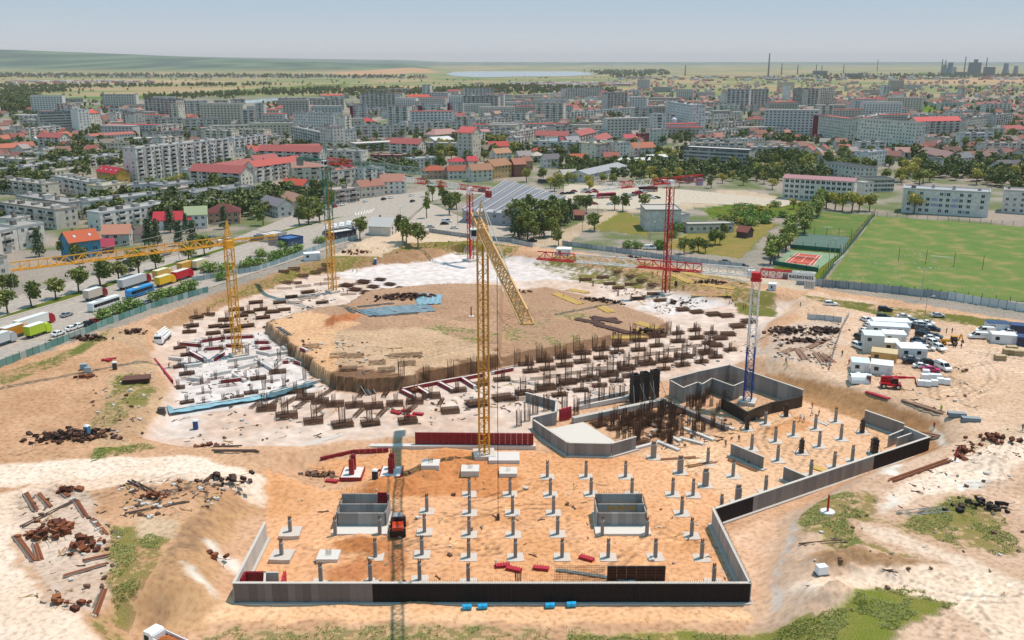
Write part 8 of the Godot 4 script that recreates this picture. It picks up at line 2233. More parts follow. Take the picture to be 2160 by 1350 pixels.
	mats([-93.8,-264.4,-91.8,-269.2,-86.7,-262.1,-83.1,-266.8,-78.3,-259.8,-77.4,-266.8,-89.6,-274.2,-67.4,-255.3,-65.7,-259.8,-56.9,-238.7,-60.8,-232.9,-65.3,-231.1], 0.3, "", "col1", "among the red boards on the left")
	mats([2,-205.4,3.7,-208.4,5.6,-213,8.3,-215.5,13.1,-216.8,15.9,-215.5,19.3,-220.1,22.5,-222.8,25.7,-224.6,28.4,-226.3], 0.3, "", "col0", "over the timbered trench")
	var pts := []
	var P := pv([19.7,-210.4,38.8,-221.7,52.4,-206.8,38.2,-197.4,27.2,-196.9])
	while pts.size() < 200:
		var q := Vector2(rng.randf_range(10, 62), rng.randf_range(-225, -190))
		if Geometry2D.is_point_in_polygon(q, P): pts.append_array([q.x, q.y])
	for s in 4: mats(pts.slice(s * 50, s * 50 + 50), rng.randf(), "mat1" if s == 3 else "", ["col1", "col1", "col0", ""][s], "standing in the dense rebar field beside the bent wall" if s < 3 else "lying in the dense rebar field beside the bent wall", 0.85, true)
	pts = []
	P = pv([42.6,-226.2,49.9,-228.6,56.7,-231.5,58.8,-224.4,52.7,-216.1,46.6,-218.4])
	while pts.size() < 40:
		var q := Vector2(rng.randf_range(30, 70), rng.randf_range(-245, -205))
		if Geometry2D.is_point_in_polygon(q, P): pts.append_array([q.x, q.y])
	mats(pts, 0.4, "", "col1", "inside the crane's basement box", 0.85, true)
	grade_beams([-101.1,-270.4,-94.3,-268.5,-95.8,-273.1,-89.3,-277.3,-95.2,-261.4,-88.6,-254,-92.1,-264.9,-86.8,-266.4,-86.7,-268.5,-81.4,-267.9,-86.5,-254,-85.3,-260.2,-89.1,-276.7,-81.3,-278.2,-78.5,-235.5,-72,-238.2], true, "round the left yellow mast")
	grade_beams([-82.5,-241.2,-78.7,-243.9,-81.6,-253.8,-74.9,-257.6,-87.8,-238.2,-84.2,-237.2,-99.3,-256,-95.8,-254.9,-76.7,-247.3,-73.2,-251.3,-76.6,-241.2,-72.3,-236.4,-92.3,-248.6,-88.7,-250.2], false, "round the left yellow mast")
	grade_beams([-74.1,-254.5,-66.7,-245.4,-66.7,-245.4,-65.7,-255.7,-65.7,-255.7,-58.7,-251.8,-71.1,-259.1,-64.6,-262.9,-68.9,-266.1,-58.8,-252.7,-75.4,-261.9,-70.9,-259.6], false, "on the left slab")
	grade_beams([-78.7,-271.9,-74.7,-271.9,-75.9,-265.2,-73,-266.4,-66.9,-252,-64.3,-252.7,-62.3,-252.7,-60.1,-250.7,-60.5,-253.8,-58.7,-252], true, "on the left slab")
	grade_beams([-29.1,-228.7,-25,-223.6,-29.1,-228.7,-23.7,-232.4,-25.5,-231.3,-21.8,-225.8,-23.7,-232.4,-18.8,-235.3,-19.3,-233.9,-15.8,-229,-18.8,-235.3,-13.5,-238.2,-13.6,-237.8,-9.9,-231.3,-13.1,-238.2,-8,-241.2,-5.1,-242.8,0,-245.9], true, "below the old pitch")
	grade_beams([17,-221.1,30.2,-229,15.6,-217.7,30.4,-225.9,22.6,-221.9,31.3,-228.1], false, "in the timbered trench", 0.8, 0.6)
	grade_beams([34,-198.4,37.6,-194,39.6,-200.5,43.7,-197.4,36.4,-203.4,38.8,-199.1,41.5,-206.4,46.7,-199.8,48.5,-211.3,52.9,-206.4,28.2,-194.7,33.1,-197.7], false, "before the rebar field", 0.5, 0.9)
	red_wall("leaning red formwork at the left edge of the slab", [-102.5,-252.3,-90.8,-233.5], 1.6, 1.6, "b01c22")
	# scrap and stirrup heaps
	var br := ["5a3a2c", "4a2e24", "6e4632", "3c2a24"]
	var og := ["8a4a28", "7a3e22", "9a5a34", "6a3620"]
	heap(Vector3(-97.54,5,-190), 10, 4.5, 120, "big dark heap of rusty stirrups on the left yard", br, "scrap_heap", "scrap heap", 0.1, 1.3)
	heap(Vector3(-126.9,5,-264.6), 8, 2.4, 45, "dark scrap row under the boulevard fence", br)
	heap(Vector3(-116,4,-272), 5, 2, 20, "small dark scrap heap at the corner of the ramp", br)
	heap(Vector3(-111.7,5,-229.8), 5, 1.2, 16, "thin line of rusty pieces on the left yard", og)
	heap(Vector3(-80.55,5,-147.53), 5, 4.5, 42, "rusty heap in the middle of the lower left yard", og)
	heap(Vector3(-74.03,5,-140.93), 3, 1.8, 16, "small rusty heap right in the lower left yard", og)
	heap(Vector3(-72.84,5,-143.34), 3, 1.2, 12, "row of leaning rusty frames in the lower left yard", og)
	heap(Vector3(-82.82,5,-145.32), 3, 2.2, 14, "small rusty heap left in the lower left yard", og)
	heap(Vector3(-85.36,5,-163.48), 3.5, 1.5, 14, "rusty pieces at the top of the lower left yard", og)
	heap(Vector3(-68.45,4.5,-159.87), 3.5, 2, 14, "rusty scrap beside the long pipes above the bank", og)
	heap(Vector3(-57.64,4,-168.7), 6, 2, 22, "rusty scrap heap at the head of the left bank", br)
	heap(Vector3(-66.86,2,-188.31), 5, 2, 18, "orange-brown scrap heap left of the ramp", og)
	heap(Vector3(-67.83,5,-124.53), 3, 1.2, 9, "brown rebar tangle at the lower edge of the left yard", og)
	heap(Vector3(-40.58,0,-181.64), 6, 3, 34, "brown tangle of mats in the hollow beside the ramp", ["7a5a44", "6a4a38", "8a6248"])
	heap(Vector3(-38.4,5,-315.4), 11, 4, 110, "big rusty stirrup heap on blue sheets at the far edge of the old pitch", br, "scrap_heap", "scrap heap", 0.2, 1.2)
	heap(Vector3(4.4,5,-337.8), 4, 1.5, 12, "small dark heap at the top corner of the old pitch", br)
	heap(Vector3(33.3,4,-323.5), 9, 1.8, 46, "dark heap along the upper right edge of the old pitch", br, "scrap_heap", "scrap heap", -0.5)
	heap(Vector3(42.3,5,-283.4), 7, 2.4, 34, "dark heap at the right tip of the old pitch", br)
	heap(Vector3(84.5,5,-272.7), 6, 5, 60, "dark stirrup heap on the left of the rebar yard", br, "scrap_heap", "scrap heap", 0, 1.2)
	heap(Vector3(95.5,5,-272.7), 7, 4, 64, "dark stirrup heap on the right of the rebar yard", br, "scrap_heap", "scrap heap", 0.2, 1.2)
	heap(Vector3(85.9,5,-262.7), 7, 3, 40, "dark stirrup heap in the front of the rebar yard", br)
	heap(Vector3(74.7,5,-337.8), 8, 2.5, 30, "dark bundles on the far right bank", br)
	heap(Vector3(50,5,-382.9), 6, 1, 12, "dark bundles below the back fence", br)
	heap(Vector3(-68,2,-394.2), 7, 3, 26, "rusty debris in the cut behind the green mast", og)
	heap(Vector3(95.69,4,-181.3), 5, 2, 26, "line of rusty frames on the right slope, lower part", og, "scrap_heap", "scrap heap", 0.6)
	heap(Vector3(106.95,5,-187.87), 6, 2, 26, "rusty frames on the right slope near the edge", og, "scrap_heap", "scrap heap", -0.3)
	heap(Vector3(87.8,3,-156.66), 6, 3, 30, "dark uprooted roots and brush on the right meadow", ["3a3026", "4a3c30", "2c241c"], "brush_heap", "brush heap")
	heap(Vector3(59.5,1.5,-320.9), 5, 2, 14, "small dark pile on the right white floor", br)
	heap(Vector3(-51.73,0.5,-143.97), 2, 1, 5, "few rusty bits at the foot of the left bank", og)
	heap(Vector3(-25.4,5,-228.7), 3, 1.5, 9, "small rusty heap near the lower edge of the old pitch", og)
	# bundles of bars and pipes
	var st := ["6a5a52", "8a7a70", "5a4a44"]
	var k := 0
	for q in ranked([[Vector3(-93.45,5,-162.06), Vector3(-87.88,5,-155.05)], [Vector3(-91.08,5,-162.06), Vector3(-86.07,5,-156.56)], [Vector3(-82.35,5,-158.88), Vector3(-77.55,5,-152.29)], [Vector3(-76.1,5,-151.75), Vector3(-71.57,5,-146.33)], [Vector3(-86.97,5,-145.66), Vector3(-79.52,5,-137.36)], [Vector3(-82.17,5,-142.85), Vector3(-78.8,5,-137.67)], [Vector3(-72.2,5,-132.51), Vector3(-66.84,5,-136.31)], [Vector3(-64.43,5,-129.16), Vector3(-63.63,5,-123.38)], [Vector3(-87.66,5,-163.48), Vector3(-84.51,5,-160.45)], [Vector3(-71.06,5,-137.51), Vector3(-67.76,5,-139.05)]]):
		bundle(q[0], q[1], 6, 0.9, og + st, "rusty bar bundle, %s from left in the lower left yard" % nth(k)); k += 1
	for q in [[Vector3(-87.71,5,-148.74), Vector3(-82.53,5,-159.27), "long thin pipe bent across the lower left yard"], [Vector3(-70.79,4.5,-153.79), Vector3(-61.37,4.5,-158.89), "long rusty pipe above the left bank, nearer one"], [Vector3(-75.6,4.5,-167.65), Vector3(-66.02,4.5,-159.87), "thick dark pipe above the left bank, farther one"], [Vector3(-68.51,4.5,-162.46), Vector3(-57.71,4.5,-165.96), "grey pipes laid along the head of the left bank"], [Vector3(-65.15,2,-186.53), Vector3(-59.11,1.5,-186.64), "grey pipe bundle left of the ramp"], [Vector3(-64.25,2,-183.3), Vector3(-54.77,1,-183.79), "long thin pipe beside the haul ramp"], [Vector3(50.15,2.5,-143.39), Vector3(57.66,2.5,-143.71), "dark hose curving on the right sand slope"]]:
		bundle(q[0], q[1], 2, 0.7, ["6a5244", "54443c"], q[2], "pipe_bundle", 0.16)
	k = 0
	for q in ranked([[Vector3(-55.9,5,-301.1), Vector3(-52.4,5,-294.4)], [Vector3(-50.6,5,-298), Vector3(-37.1,5,-304.2)], [Vector3(-46.8,5,-293.8), Vector3(-28.8,5,-301.1)], [Vector3(-44.8,5,-290.3), Vector3(-31.3,5,-295)], [Vector3(-52.1,5,-302.3), Vector3(-40.7,5,-307.4)], [Vector3(-77,5,-286.2), Vector3(-71.5,5,-289.1)], [Vector3(-73.4,5,-278), Vector3(-67.3,5,-268.6)], [Vector3(-41.5,5,-232.5), Vector3(-37.5,5,-226.8)], [Vector3(-39.9,5,-234.4), Vector3(-36.4,5,-227.5)]]):
		bundle(q[0], q[1], 5, 1.4, ["4a4442", "8a8480", "3a3634"], "grey bar bundle, %s from left on the old pitch" % nth(k)); k += 1
	k = 0
	for q in ranked([[Vector3(21.5,5,-299.8), Vector3(29.7,5,-293.8)], [Vector3(27.3,5,-302.3), Vector3(35.7,5,-295)], [Vector3(28,5,-292.6), Vector3(37.6,5,-282.3)], [Vector3(26.9,5,-298), Vector3(35,5,-299.8)]]):
		bundle(q[0], q[1], 10, 2.6, br, "long dark rebar bundle, %s from left on the old pitch\'s right" % nth(k), "bar_bundle", 0.25); k += 1
	k = 0
	for q in ranked([[Vector3(-53.4,5,-223.2), Vector3(-49.8,5,-220.7)], [Vector3(-50.5,5,-246.7), Vector3(-47.2,5,-248.9)], [Vector3(-45,5,-245.9), Vector3(-42.9,5,-248.9)], [Vector3(-38.9,5,-240.4), Vector3(-35.1,5,-242.5)], [Vector3(-34,5,-247.6), Vector3(-30.4,5,-248)], [Vector3(-31.3,5,-239.6), Vector3(-26.2,5,-242.5)], [Vector3(-60.1,5,-254.3), Vector3(-56.5,5,-258)], [Vector3(-29.1,5,-248), Vector3(-26.2,5,-249.8)], [Vector3(-35.5,5,-234.4), Vector3(-31.9,5,-236.4)], [Vector3(-45.7,5,-234.4), Vector3(-42.3,5,-237.2)]]):
		var c := on(q[0].lerp(q[1], 0.5))
		var r := thing("rebar_bundle", "tied rebar cage, %s from left along the old pitch\'s lower edge" % nth(k), "rebar", c, 0.2); r.scale = Vector3(0.75, 1.5, 1.6); k += 1
		inst(cage["strip"], "cage", r)
	# timber: yellow formwork beams and planks
	var ti := ["d9b25c", "c99f48", "e0c27a", "b98c3e"]
	k = 0
	for q in ranked([[Vector3(15.9,5,-335.5), Vector3(24.5,5,-319.5)], [Vector3(21.6,4,-341.2), Vector3(28.4,3,-336.2)], [Vector3(31,4,-316.6), Vector3(34.3,4,-308)], [Vector3(41.5,5,-295), Vector3(47.5,5,-287.9)], [Vector3(31.1,5,-278), Vector3(42.3,5,-278)], [Vector3(39.8,5,-287.9), Vector3(43.6,5,-282.3)], [Vector3(67.2,5,-355.6), Vector3(75.3,5,-344.9)], [Vector3(62.8,5,-351.4), Vector3(67.4,5,-337)], [Vector3(70.7,5,-335.5), Vector3(81.3,5,-328)], [Vector3(65.5,5,-326.6), Vector3(79.2,5,-322.3)], [Vector3(60.8,4,-339.7), Vector3(65,5,-343.3)]]):
		bundle(q[0], q[1], 9, 3.0, ti, "yellow timber beams, %s lot from left on the site\'s right side" % nth(k), "plank_stack", 0.2); k += 1
	k = 0
	for q in ranked([[Vector3(85.8,5,-255.6), Vector3(94.4,5,-265.1)], [Vector3(86.4,5,-251.1), Vector3(85.7,5,-242.5)], [Vector3(82.4,5,-255.6), Vector3(81.7,5,-244.6)], [Vector3(87.9,4.5,-208.7), Vector3(98.5,4.5,-197.9)], [Vector3(96.5,5,-214.5), Vector3(102.4,5,-205.5)], [Vector3(88,5,-249.8), Vector3(88.3,5,-242.5)], [Vector3(77,5,-251.1), Vector3(81.3,5,-255.6)]]):
		bundle(q[0], q[1], 7, 1.8, ["8a4a34", "b08a6a", "6a4434", "a89a8a"], "reddish bar bundle, %s from left beside the right compound" % nth(k)); k += 1
	bundle(Vector3(74.79,3,-167.57), Vector3(91.08,3,-177.54), 4, 1.2, og, "long rusty bars on the pale track right of the basement")
	bundle(Vector3(70.8,2.5,-153.92), Vector3(80.8,2.5,-155.75), 5, 2.0, ["8a8a84", "a8a8a0", "6a6a66"], "grey poles lying on the right meadow", "pipe_bundle", 0.1)
	bundle(Vector3(7.4,0,-142.78), Vector3(20.5,0,-138.99), 2, 0.4, ["8a9a9a"], "grey-blue pipe slanting behind the front wall", "pipe_bundle", 0.18)
	bundle(Vector3(90,5,-220.7), Vector3(93.9,5,-215.9), 5, 0.9, ["b02030", "c03848"], "red steel beams lying below the telehandler", "bar_bundle", 0.22)
	bundle(Vector3(41.2,0,-190.3), Vector3(33.1,0,-188.98), 4, 0.9, ["8a5a3a"], "brown planks between thick columns", "plank_stack")
	bundle(Vector3(38.19,0,-185.25), Vector3(44.91,0,-187.72), 4, 0.9, ["9a6a42"], "brown planks behind the thick columns", "plank_stack")
	bundle(Vector3(47.81,0,-188.98), Vector3(52.61,0,-183.07), 3, 0.6, ["8a5a3a"], "brown planks along the wall stub", "plank_stack")
	bundle(Vector3(65.57,0,-185), Vector3(67.77,0,-182.59), 6, 1.5, ti, "yellow timber before the stub wall", "plank_stack", 0.2)
	bundle(Vector3(73.6,0,-212.9), Vector3(76.3,0,-209.5), 4, 0.9, ["d8d2c8"], "pale planks near the right bay's dark column", "plank_stack")
	# blue and grey sheets
	tarp([-34.9,-322.3,-24.5,-319.5,-24.4,-307.4,-32.3,-304.2], 0.1, "7a9aa8", "blue plastic sheet under the stirrup heap on the old pitch")
	tarp([-53,-298,-29.3,-307.4,-25.3,-298,-46.3,-290.3], 0.05, "6c808a", "grey-blue sheet under the bar bundles on the old pitch")
	tarp([-85.5,-214.5,-63.9,-225.7,-61.5,-223.2,-83.5,-211.3], 0.5, "7fa9b8", "pale teal tarpaulin along the low wall on the left")
	tarp([-65.5,-224.6,-53.7,-235.6,-52.1,-232.9,-62.8,-221.2], 0.6, "3f5f68", "dark teal tarpaulin along the low wall in the ring")
	wall_run("partition_wall", "low wall carrying the teal tarpaulins across the ring", "wall", [-85.3,-213.2,-63.7,-224.6,-49.2,-238.7], 1.5, 0.8, 0.4, ["cfc6bd", "d8d0c8"], false, 3.0)
	wall_run("retaining_wall", "low step wall at the lower left edge of the ring", "wall", [-49,-192.1,-39.7,-199.6], 0, 1.5, 1.4, ["c8b49c", "bca78e"], false, 2.5)
	# block pallets
	k = 0
	for q in ranked([Vector3(104.8,5,-223.8), Vector3(106.2,5,-223.3), Vector3(108.2,5,-223.8), Vector3(107.7,5,-228.4), Vector3(109.7,5,-228.9), Vector3(111.2,5,-228.4), Vector3(111.7,5,-224.7), Vector3(109.5,5,-231.7), Vector3(110.3,5,-225.1)]):
		var r := thing("block_pallet", "wrapped white block pallet, %s from left below the pink car" % nth(k), "pallet", on(q), -0.2, "white block pallets"); k += 1
		var b := MB.new(); hexs(b, "8a6a48", -0.9, 0, -0.8, 0.9, 0.14, 0.8); part(b, "pallet_base", M.wood, r)
		b = MB.new(); hexs(b, "dfe2e4", -0.85, 0.14, -0.75, 0.85, 1.5, 0.75, 0.03, 0.03); part(b, "wrapped_blocks", M.cloth, r)
	k = 0
	for q in ranked([Vector3(141,5,-250.4), Vector3(142.4,5,-249.8), Vector3(135.8,5,-244.9), Vector3(143.7,5,-253.8), Vector3(143.1,5,-249.3)]):
		var r := thing("timber_crate", "pale wooden crate, %s from left below the navy containers" % nth(k), "crate", on(q), -0.1, "pale wooden crates"); k += 1
		var b := MB.new()
		for i in 5: hexs(b, ["c9b08a", "b89c74"][i % 2], -1.4, i * 0.3, -0.9, 1.4, i * 0.3 + 0.24, 0.9)
		part(b, "boards", M.wood, r, "stuff")
	k = 0
	for q in [[Vector3(-115.3,5,-236.4), "grey water tank on the left yard"], [Vector3(-113.1,5,-234), "small grey generator beside the water tank"], [Vector3(50.07,1.5,-133.12), "white tank cage on the lower right sand"], [Vector3(-84.7,1.5,-209.2), "small dark generator at the left white patch"]]:
		var r := thing("water_tank", q[1], "tank", on(q[0]), 0.2)
		var b := MB.new(); hexs(b, ["9aa4aa", "aab0b4", "e4e6e8", "4a4038"][k], -0.9, 0.25, -0.7, 0.9, 1.6, 0.7, 0.08, 0.08); part(b, "vessel", M.paint, r)
		b = MB.new(); hexs(b, "6a6a6a", -1.0, 0, -0.8, 1.0, 0.25, 0.8); part(b, "skid", M.steel, r); k += 1
	# rebar mesh fields and black form panel behind the front wall
	var r := thing("wall_formwork", "black form panel standing behind the front wall", "formwork", Vector3(21.06,0,-139.59))
	var b := MB.new()
	for i in 6: hexs(b, "241a18", -4.9 + i * 1.65, 0, -0.15, -3.3 + i * 1.65, 2.7, 0.15)
	part(b, "form_panel", M.paint, r)
	b = MB.new()
	for i in 5: hexs(b, "4a2c28", -4.9, 0.3 + i * 0.5, 0.15, 5.0, 0.38 + i * 0.5, 0.25)
	part(b, "waling", M.steel, r, "stuff")
	r = thing("rebar_wall_mesh", "open rebar mesh for the next wall section left of the black panel", "rebar", Vector3(11.43,0,-139.29))
	b = MB.new(); b.col = C("8a5a38")
	for i in 32: b.rod(Vector3(-4.2 + i * 0.27, 0, 0), Vector3(-4.2 + i * 0.27, 3.0, 0), 0.06)
	for i in 9: b.rod(Vector3(-4.2, 0.3 + i * 0.33, 0), Vector3(4.3, 0.3 + i * 0.33, 0), 0.06)
	part(b, "mesh_panel", M.rust, r)
	r = thing("rebar_column_cage", "lone brown column cage behind the front wall", "rebar", Vector3(1.04,0,-138.7)); r.scale.y = 0.7
	inst(cage["col1"], "upright_bars", r)
	k = 0
	for q in [Vector3(-1.66,0,-144.03), Vector3(0.41,0,-142.78), Vector3(13.28,0,-146.43), Vector3(5.11,0,-143.09), Vector3(-24.7,1.5,-210.7), Vector3(-23,1.5,-212.3), Vector3(-28.5,1.5,-213.2), Vector3(-26.1,1.5,-214.5), Vector3(-112.4,5,-243.8), Vector3(-111.8,5,-245.5), Vector3(-37.77,0,-177.48)]:
		r = thing("form_panel_stack", "red form panels lying flat, lot %s" % ["beside the second column row", "behind the front wall's black part", "tangled near the third column row", "small one near the black panel", "left one on the ring before the mast", "right one on the ring before the mast", "single one in the rebar arcs", "leaning one in the rebar arcs", "left one on the left bank", "right one on the left bank", "beside the dark toilet"][k], "formwork", on(q), rng.randf_range(-0.6, 0.6)); k += 1
		for i in 4:
			b = MB.new(); hexs(b, "b82234", -1.3 + rng.randf_range(-0.2, 0.2), 0.02 + i * 0.14, -0.6 + i * 0.08, 1.3, 0.1 + i * 0.14, 0.6)
			for j in 6: hexs(b, "8c1524", -1.25 + j * 0.48, 0.1 + i * 0.14, -0.6, -1.15 + j * 0.48, 0.15 + i * 0.14, 0.6)
			part(b, "panel", M.paint, r)
	k = 0
	for q in [Vector3(-7.26,0,-130.96), Vector3(-4.74,0,-131.09), Vector3(6.13,0,-131.36), Vector3(9.59,0,-131.63)]:
		r = thing("plastic_barrel", "bright blue barrel, %s from left at the foot of the front wall" % nth(k), "barrel", on(q), 0.1, "blue barrels before the front wall"); k += 1
		b = MB.new(); b.col = C("2aa6dc"); b.tube(Vector3(-0.75, 0.45, 0), Vector3(0.75, 0.45, 0), 0.45, 0.45, 10); part(b, "shell", M.gloss, r)
		b = MB.new(); b.col = C("1d86b8"); b.tube(Vector3(-0.05, 0.45, 0), Vector3(0.05, 0.45, 0), 0.48, 0.48, 10); part(b, "rim", M.gloss, r)
	for q in [[Vector3(58.25,2.5,-154.83), 0.9, 3.4, "c01820", "red survey post in a white splash on the right grass"], [Vector3(-13.4,5,-292.6), 0.7, 3.2, "7a2018", "dark red stake in a white block on the old pitch"], [Vector3(92.1,4,-177.23), 0.6, 2.6, "a01c20", "red stake beside the rusty frames on the right slope"]]:
		r = thing("marker_post", q[4], "post", on(q[0]))
		b = MB.new(); b.col = C(q[3]); b.tube(Vector3.ZERO, Vector3(0, q[2], 0), 0.22, 0.18, 8); part(b, "post", M.paint, r)
		b = MB.new(); b.col = C("eeece8"); b.tube(Vector3(0, -0.2, 0), Vector3(0, 0.14, 0), q[1] * 1.6, q[1] * 1.5, 9); part(b, "base", M.concrete, r)
	r = thing("steel_plate_stack", "stack of rust-brown steel plates on the left bank", "steel plates", on(Vector3(-97.1,5,-226.4)), 0.25)
	for i in 5:
		b = MB.new(); hexs(b, ["5c3a30", "6e4638", "4c3028"][i % 3], -3.2 + rng.randf_range(-0.2, 0.2), i * 0.22, -1.9, 3.2, i * 0.22 + 0.16, 1.9); part(b, "plate", M.rust, r)
	r = thing("concrete_culvert", "two dark grey culvert troughs on the right slope", "culvert", on(Vector3(104.6,5,-202.5)), -0.2)
	for i in 2:
		b = MB.new(); hexs(b, "7a848c", -2.4 + i * 2.4, 0.0, -0.8 + i * 2.6, 1.6 + i * 2.4, 0.9, -0.5 + i * 2.6); hexs(b, "8a949c", -2.4 + i * 2.4, 0.0, 0.4 + i * 2.6, 1.6 + i * 2.4, 0.9, 0.7 + i * 2.6); hexs(b, "9aa2a8", -2.4 + i * 2.4, 0.88, -0.8 + i * 2.6, 1.6 + i * 2.4, 1.0, 0.7 + i * 2.6); part(b, "trough", M.concrete, r)

# ---------------------------------------------------------------- people
func cap(p: Vector3, a: Vector3, b: Vector3, ra: float, rb: float) -> float:
	var d := b - a
	var t := clampf((p - a).dot(d) / d.length_squared(), 0, 1)
	return p.distance_to(a + d * t) - lerpf(ra, rb, t)

func body_mesh(bones: Array, vest: Color, trousers: Color, helmet: Color) -> ArrayMesh:
	# a body as one skin: tapered bones blended smoothly and meshed as surface nets
	var s := 0.055
	var lo := Vector3(-0.62, -0.05, -0.62); var nx := 23; var ny := 36; var nz := 23
	var f := PackedFloat32Array(); f.resize(nx * ny * nz)
	for k in nz:
		for j in ny:
			for i in nx:
				var p := lo + Vector3(i, j, k) * s
				var d := 1.0
				for q in bones:
					var e := cap(p, q[0], q[1], q[2], q[3])
					var h := clampf(0.5 + 0.5 * (d - e) / 0.06, 0, 1)
					d = lerpf(d, e, h) - 0.06 * h * (1 - h)
				f[(k * ny + j) * nx + i] = d
	var id := {}
	var V := PackedVector3Array(); var Cc := PackedColorArray(); var I := PackedInt32Array()
	var skin := C("b98a6c"); var boot := C("3a2c22")
	for k in nz - 1:
		for j in ny - 1:
			for i in nx - 1:
				var o := (k * ny + j) * nx + i
				var acc := Vector3.ZERO; var n := 0
				for e in [[0, 1], [0, nx], [0, nx * ny], [1, 1 + nx], [1, 1 + nx * ny], [nx, nx + 1], [nx, nx + nx * ny], [nx * ny, nx * ny + 1], [nx * ny, nx * ny + nx], [nx + 1, nx + 1 + nx * ny], [1 + nx * ny, 1 + nx + nx * ny], [nx + nx * ny, nx + 1 + nx * ny]]:
					var a := f[o + e[0]]; var b := f[o + e[1]]
					if (a < 0) != (b < 0):
						var t := a / (a - b)
						var pa := Vector3(e[0] % nx, (e[0] / nx) % ny, e[0] / (nx * ny)); var pb := Vector3(e[1] % nx, (e[1] / nx) % ny, e[1] / (nx * ny))
						acc += pa.lerp(pb, t); n += 1
				if n == 0: continue
				var p := lo + (Vector3(i, j, k) + acc / n) * s
				id[o] = V.size(); V.append(p)
				var c := vest
				if p.y > 1.68: c = helmet
				elif p.y > 1.48: c = skin
				elif p.y < 0.12: c = boot
				elif p.y < 0.92: c = trousers
				Cc.append(c)
	var N := PackedVector3Array(); N.resize(V.size())
	for o in id:
		for e in [[1, nx, nx * ny], [nx, nx * ny, 1], [nx * ny, 1, nx]]:
			var a := f[o]; var b := f[o + e[0]]
			if (a < 0) == (b < 0): continue
			var q := [o, o - e[1], o - e[1] - e[2], o - e[2]]
			if not (id.has(q[1]) and id.has(q[2]) and id.has(q[3])): continue
			var t := [id[q[0]], id[q[1]], id[q[2]], id[q[3]]]
			if a < 0: t.reverse()
			I.append_array(PackedInt32Array([t[0], t[1], t[2], t[0], t[2], t[3]]))
			var m := (V[t[2]] - V[t[0]]).cross(V[t[1]] - V[t[0]])
			for w in t: N[w] += m
	for w in N.size(): N[w] = N[w].normalized()
	var arr := []; arr.resize(Mesh.ARRAY_MAX)
	arr[Mesh.ARRAY_VERTEX] = V; arr[Mesh.ARRAY_NORMAL] = N; arr[Mesh.ARRAY_COLOR] = Cc; arr[Mesh.ARRAY_INDEX] = I
	var me := ArrayMesh.new()
	me.add_surface_from_arrays(Mesh.PRIMITIVE_TRIANGLES, arr)
	me.surface_set_material(0, M.cloth)
	return me

func pose(kind: int) -> Array:
	var o := [] # joints: [from, to, radius, radius]
	var hip := Vector3(0, 0.92, 0); var chest := Vector3(0, 1.32, 0.0); var neck := Vector3(0, 1.48, 0.02); var step := 0.0
	if kind == 1: step = 0.26
	if kind == 2:
		hip = Vector3(0, 0.45, 0); chest = Vector3(0, 0.86, 0.05); neck = Vector3(0, 1.02, 0.08)
	if kind == 3:
		chest = Vector3(0.0, 1.16, 0.3); neck = Vector3(0, 1.25, 0.45)
	o.append([hip, chest, 0.15, 0.17]); o.append([chest, neck, 0.16, 0.06])
	o.append([neck, neck + Vector3(0, 0.06, 0.02), 0.055, 0.055]); o.append([neck + Vector3(0, 0.14, 0.03), neck + Vector3(0, 0.2, 0.02), 0.095, 0.1])
	o.append([neck + Vector3(0, 0.27, 0.0), neck + Vector3(0, 0.25, 0.1), 0.07, 0.04]) # helmet with peak
	for s in [-1.0, 1.0]:
		var h: Vector3 = hip + Vector3(s * 0.1, -0.02, 0)
		var knee := Vector3(s * 0.12, 0.5, 0.04 + s * step * 0.6); var ankle := Vector3(s * 0.12, 0.09, s * step)
		if kind == 2:
			knee = Vector3(s * 0.16, 0.5, 0.42); ankle = Vector3(s * 0.16, 0.09, 0.46)
		o.append([h, knee, 0.1, 0.07]); o.append([knee, ankle, 0.07, 0.05]); o.append([ankle + Vector3(0, -0.03, -0.04), ankle + Vector3(0, -0.04, 0.16), 0.05, 0.045])
		var sh: Vector3 = chest + Vector3(s * 0.2, 0.08, 0)
		var el: Vector3 = sh + Vector3(s * 0.08, -0.28, 0.02 - s * step * 0.5); var wr: Vector3 = el + Vector3(s * 0.02, -0.2, 0.14)
		if kind >= 2:
			el = sh + Vector3(s * 0.08, -0.22, 0.16); wr = el + Vector3(-s * 0.06, -0.08, 0.2)
		o.append([sh, el, 0.06, 0.05]); o.append([el, wr, 0.05, 0.035]); o.append([wr, wr + Vector3(0, -0.08, 0.05), 0.04, 0.03])
	return o

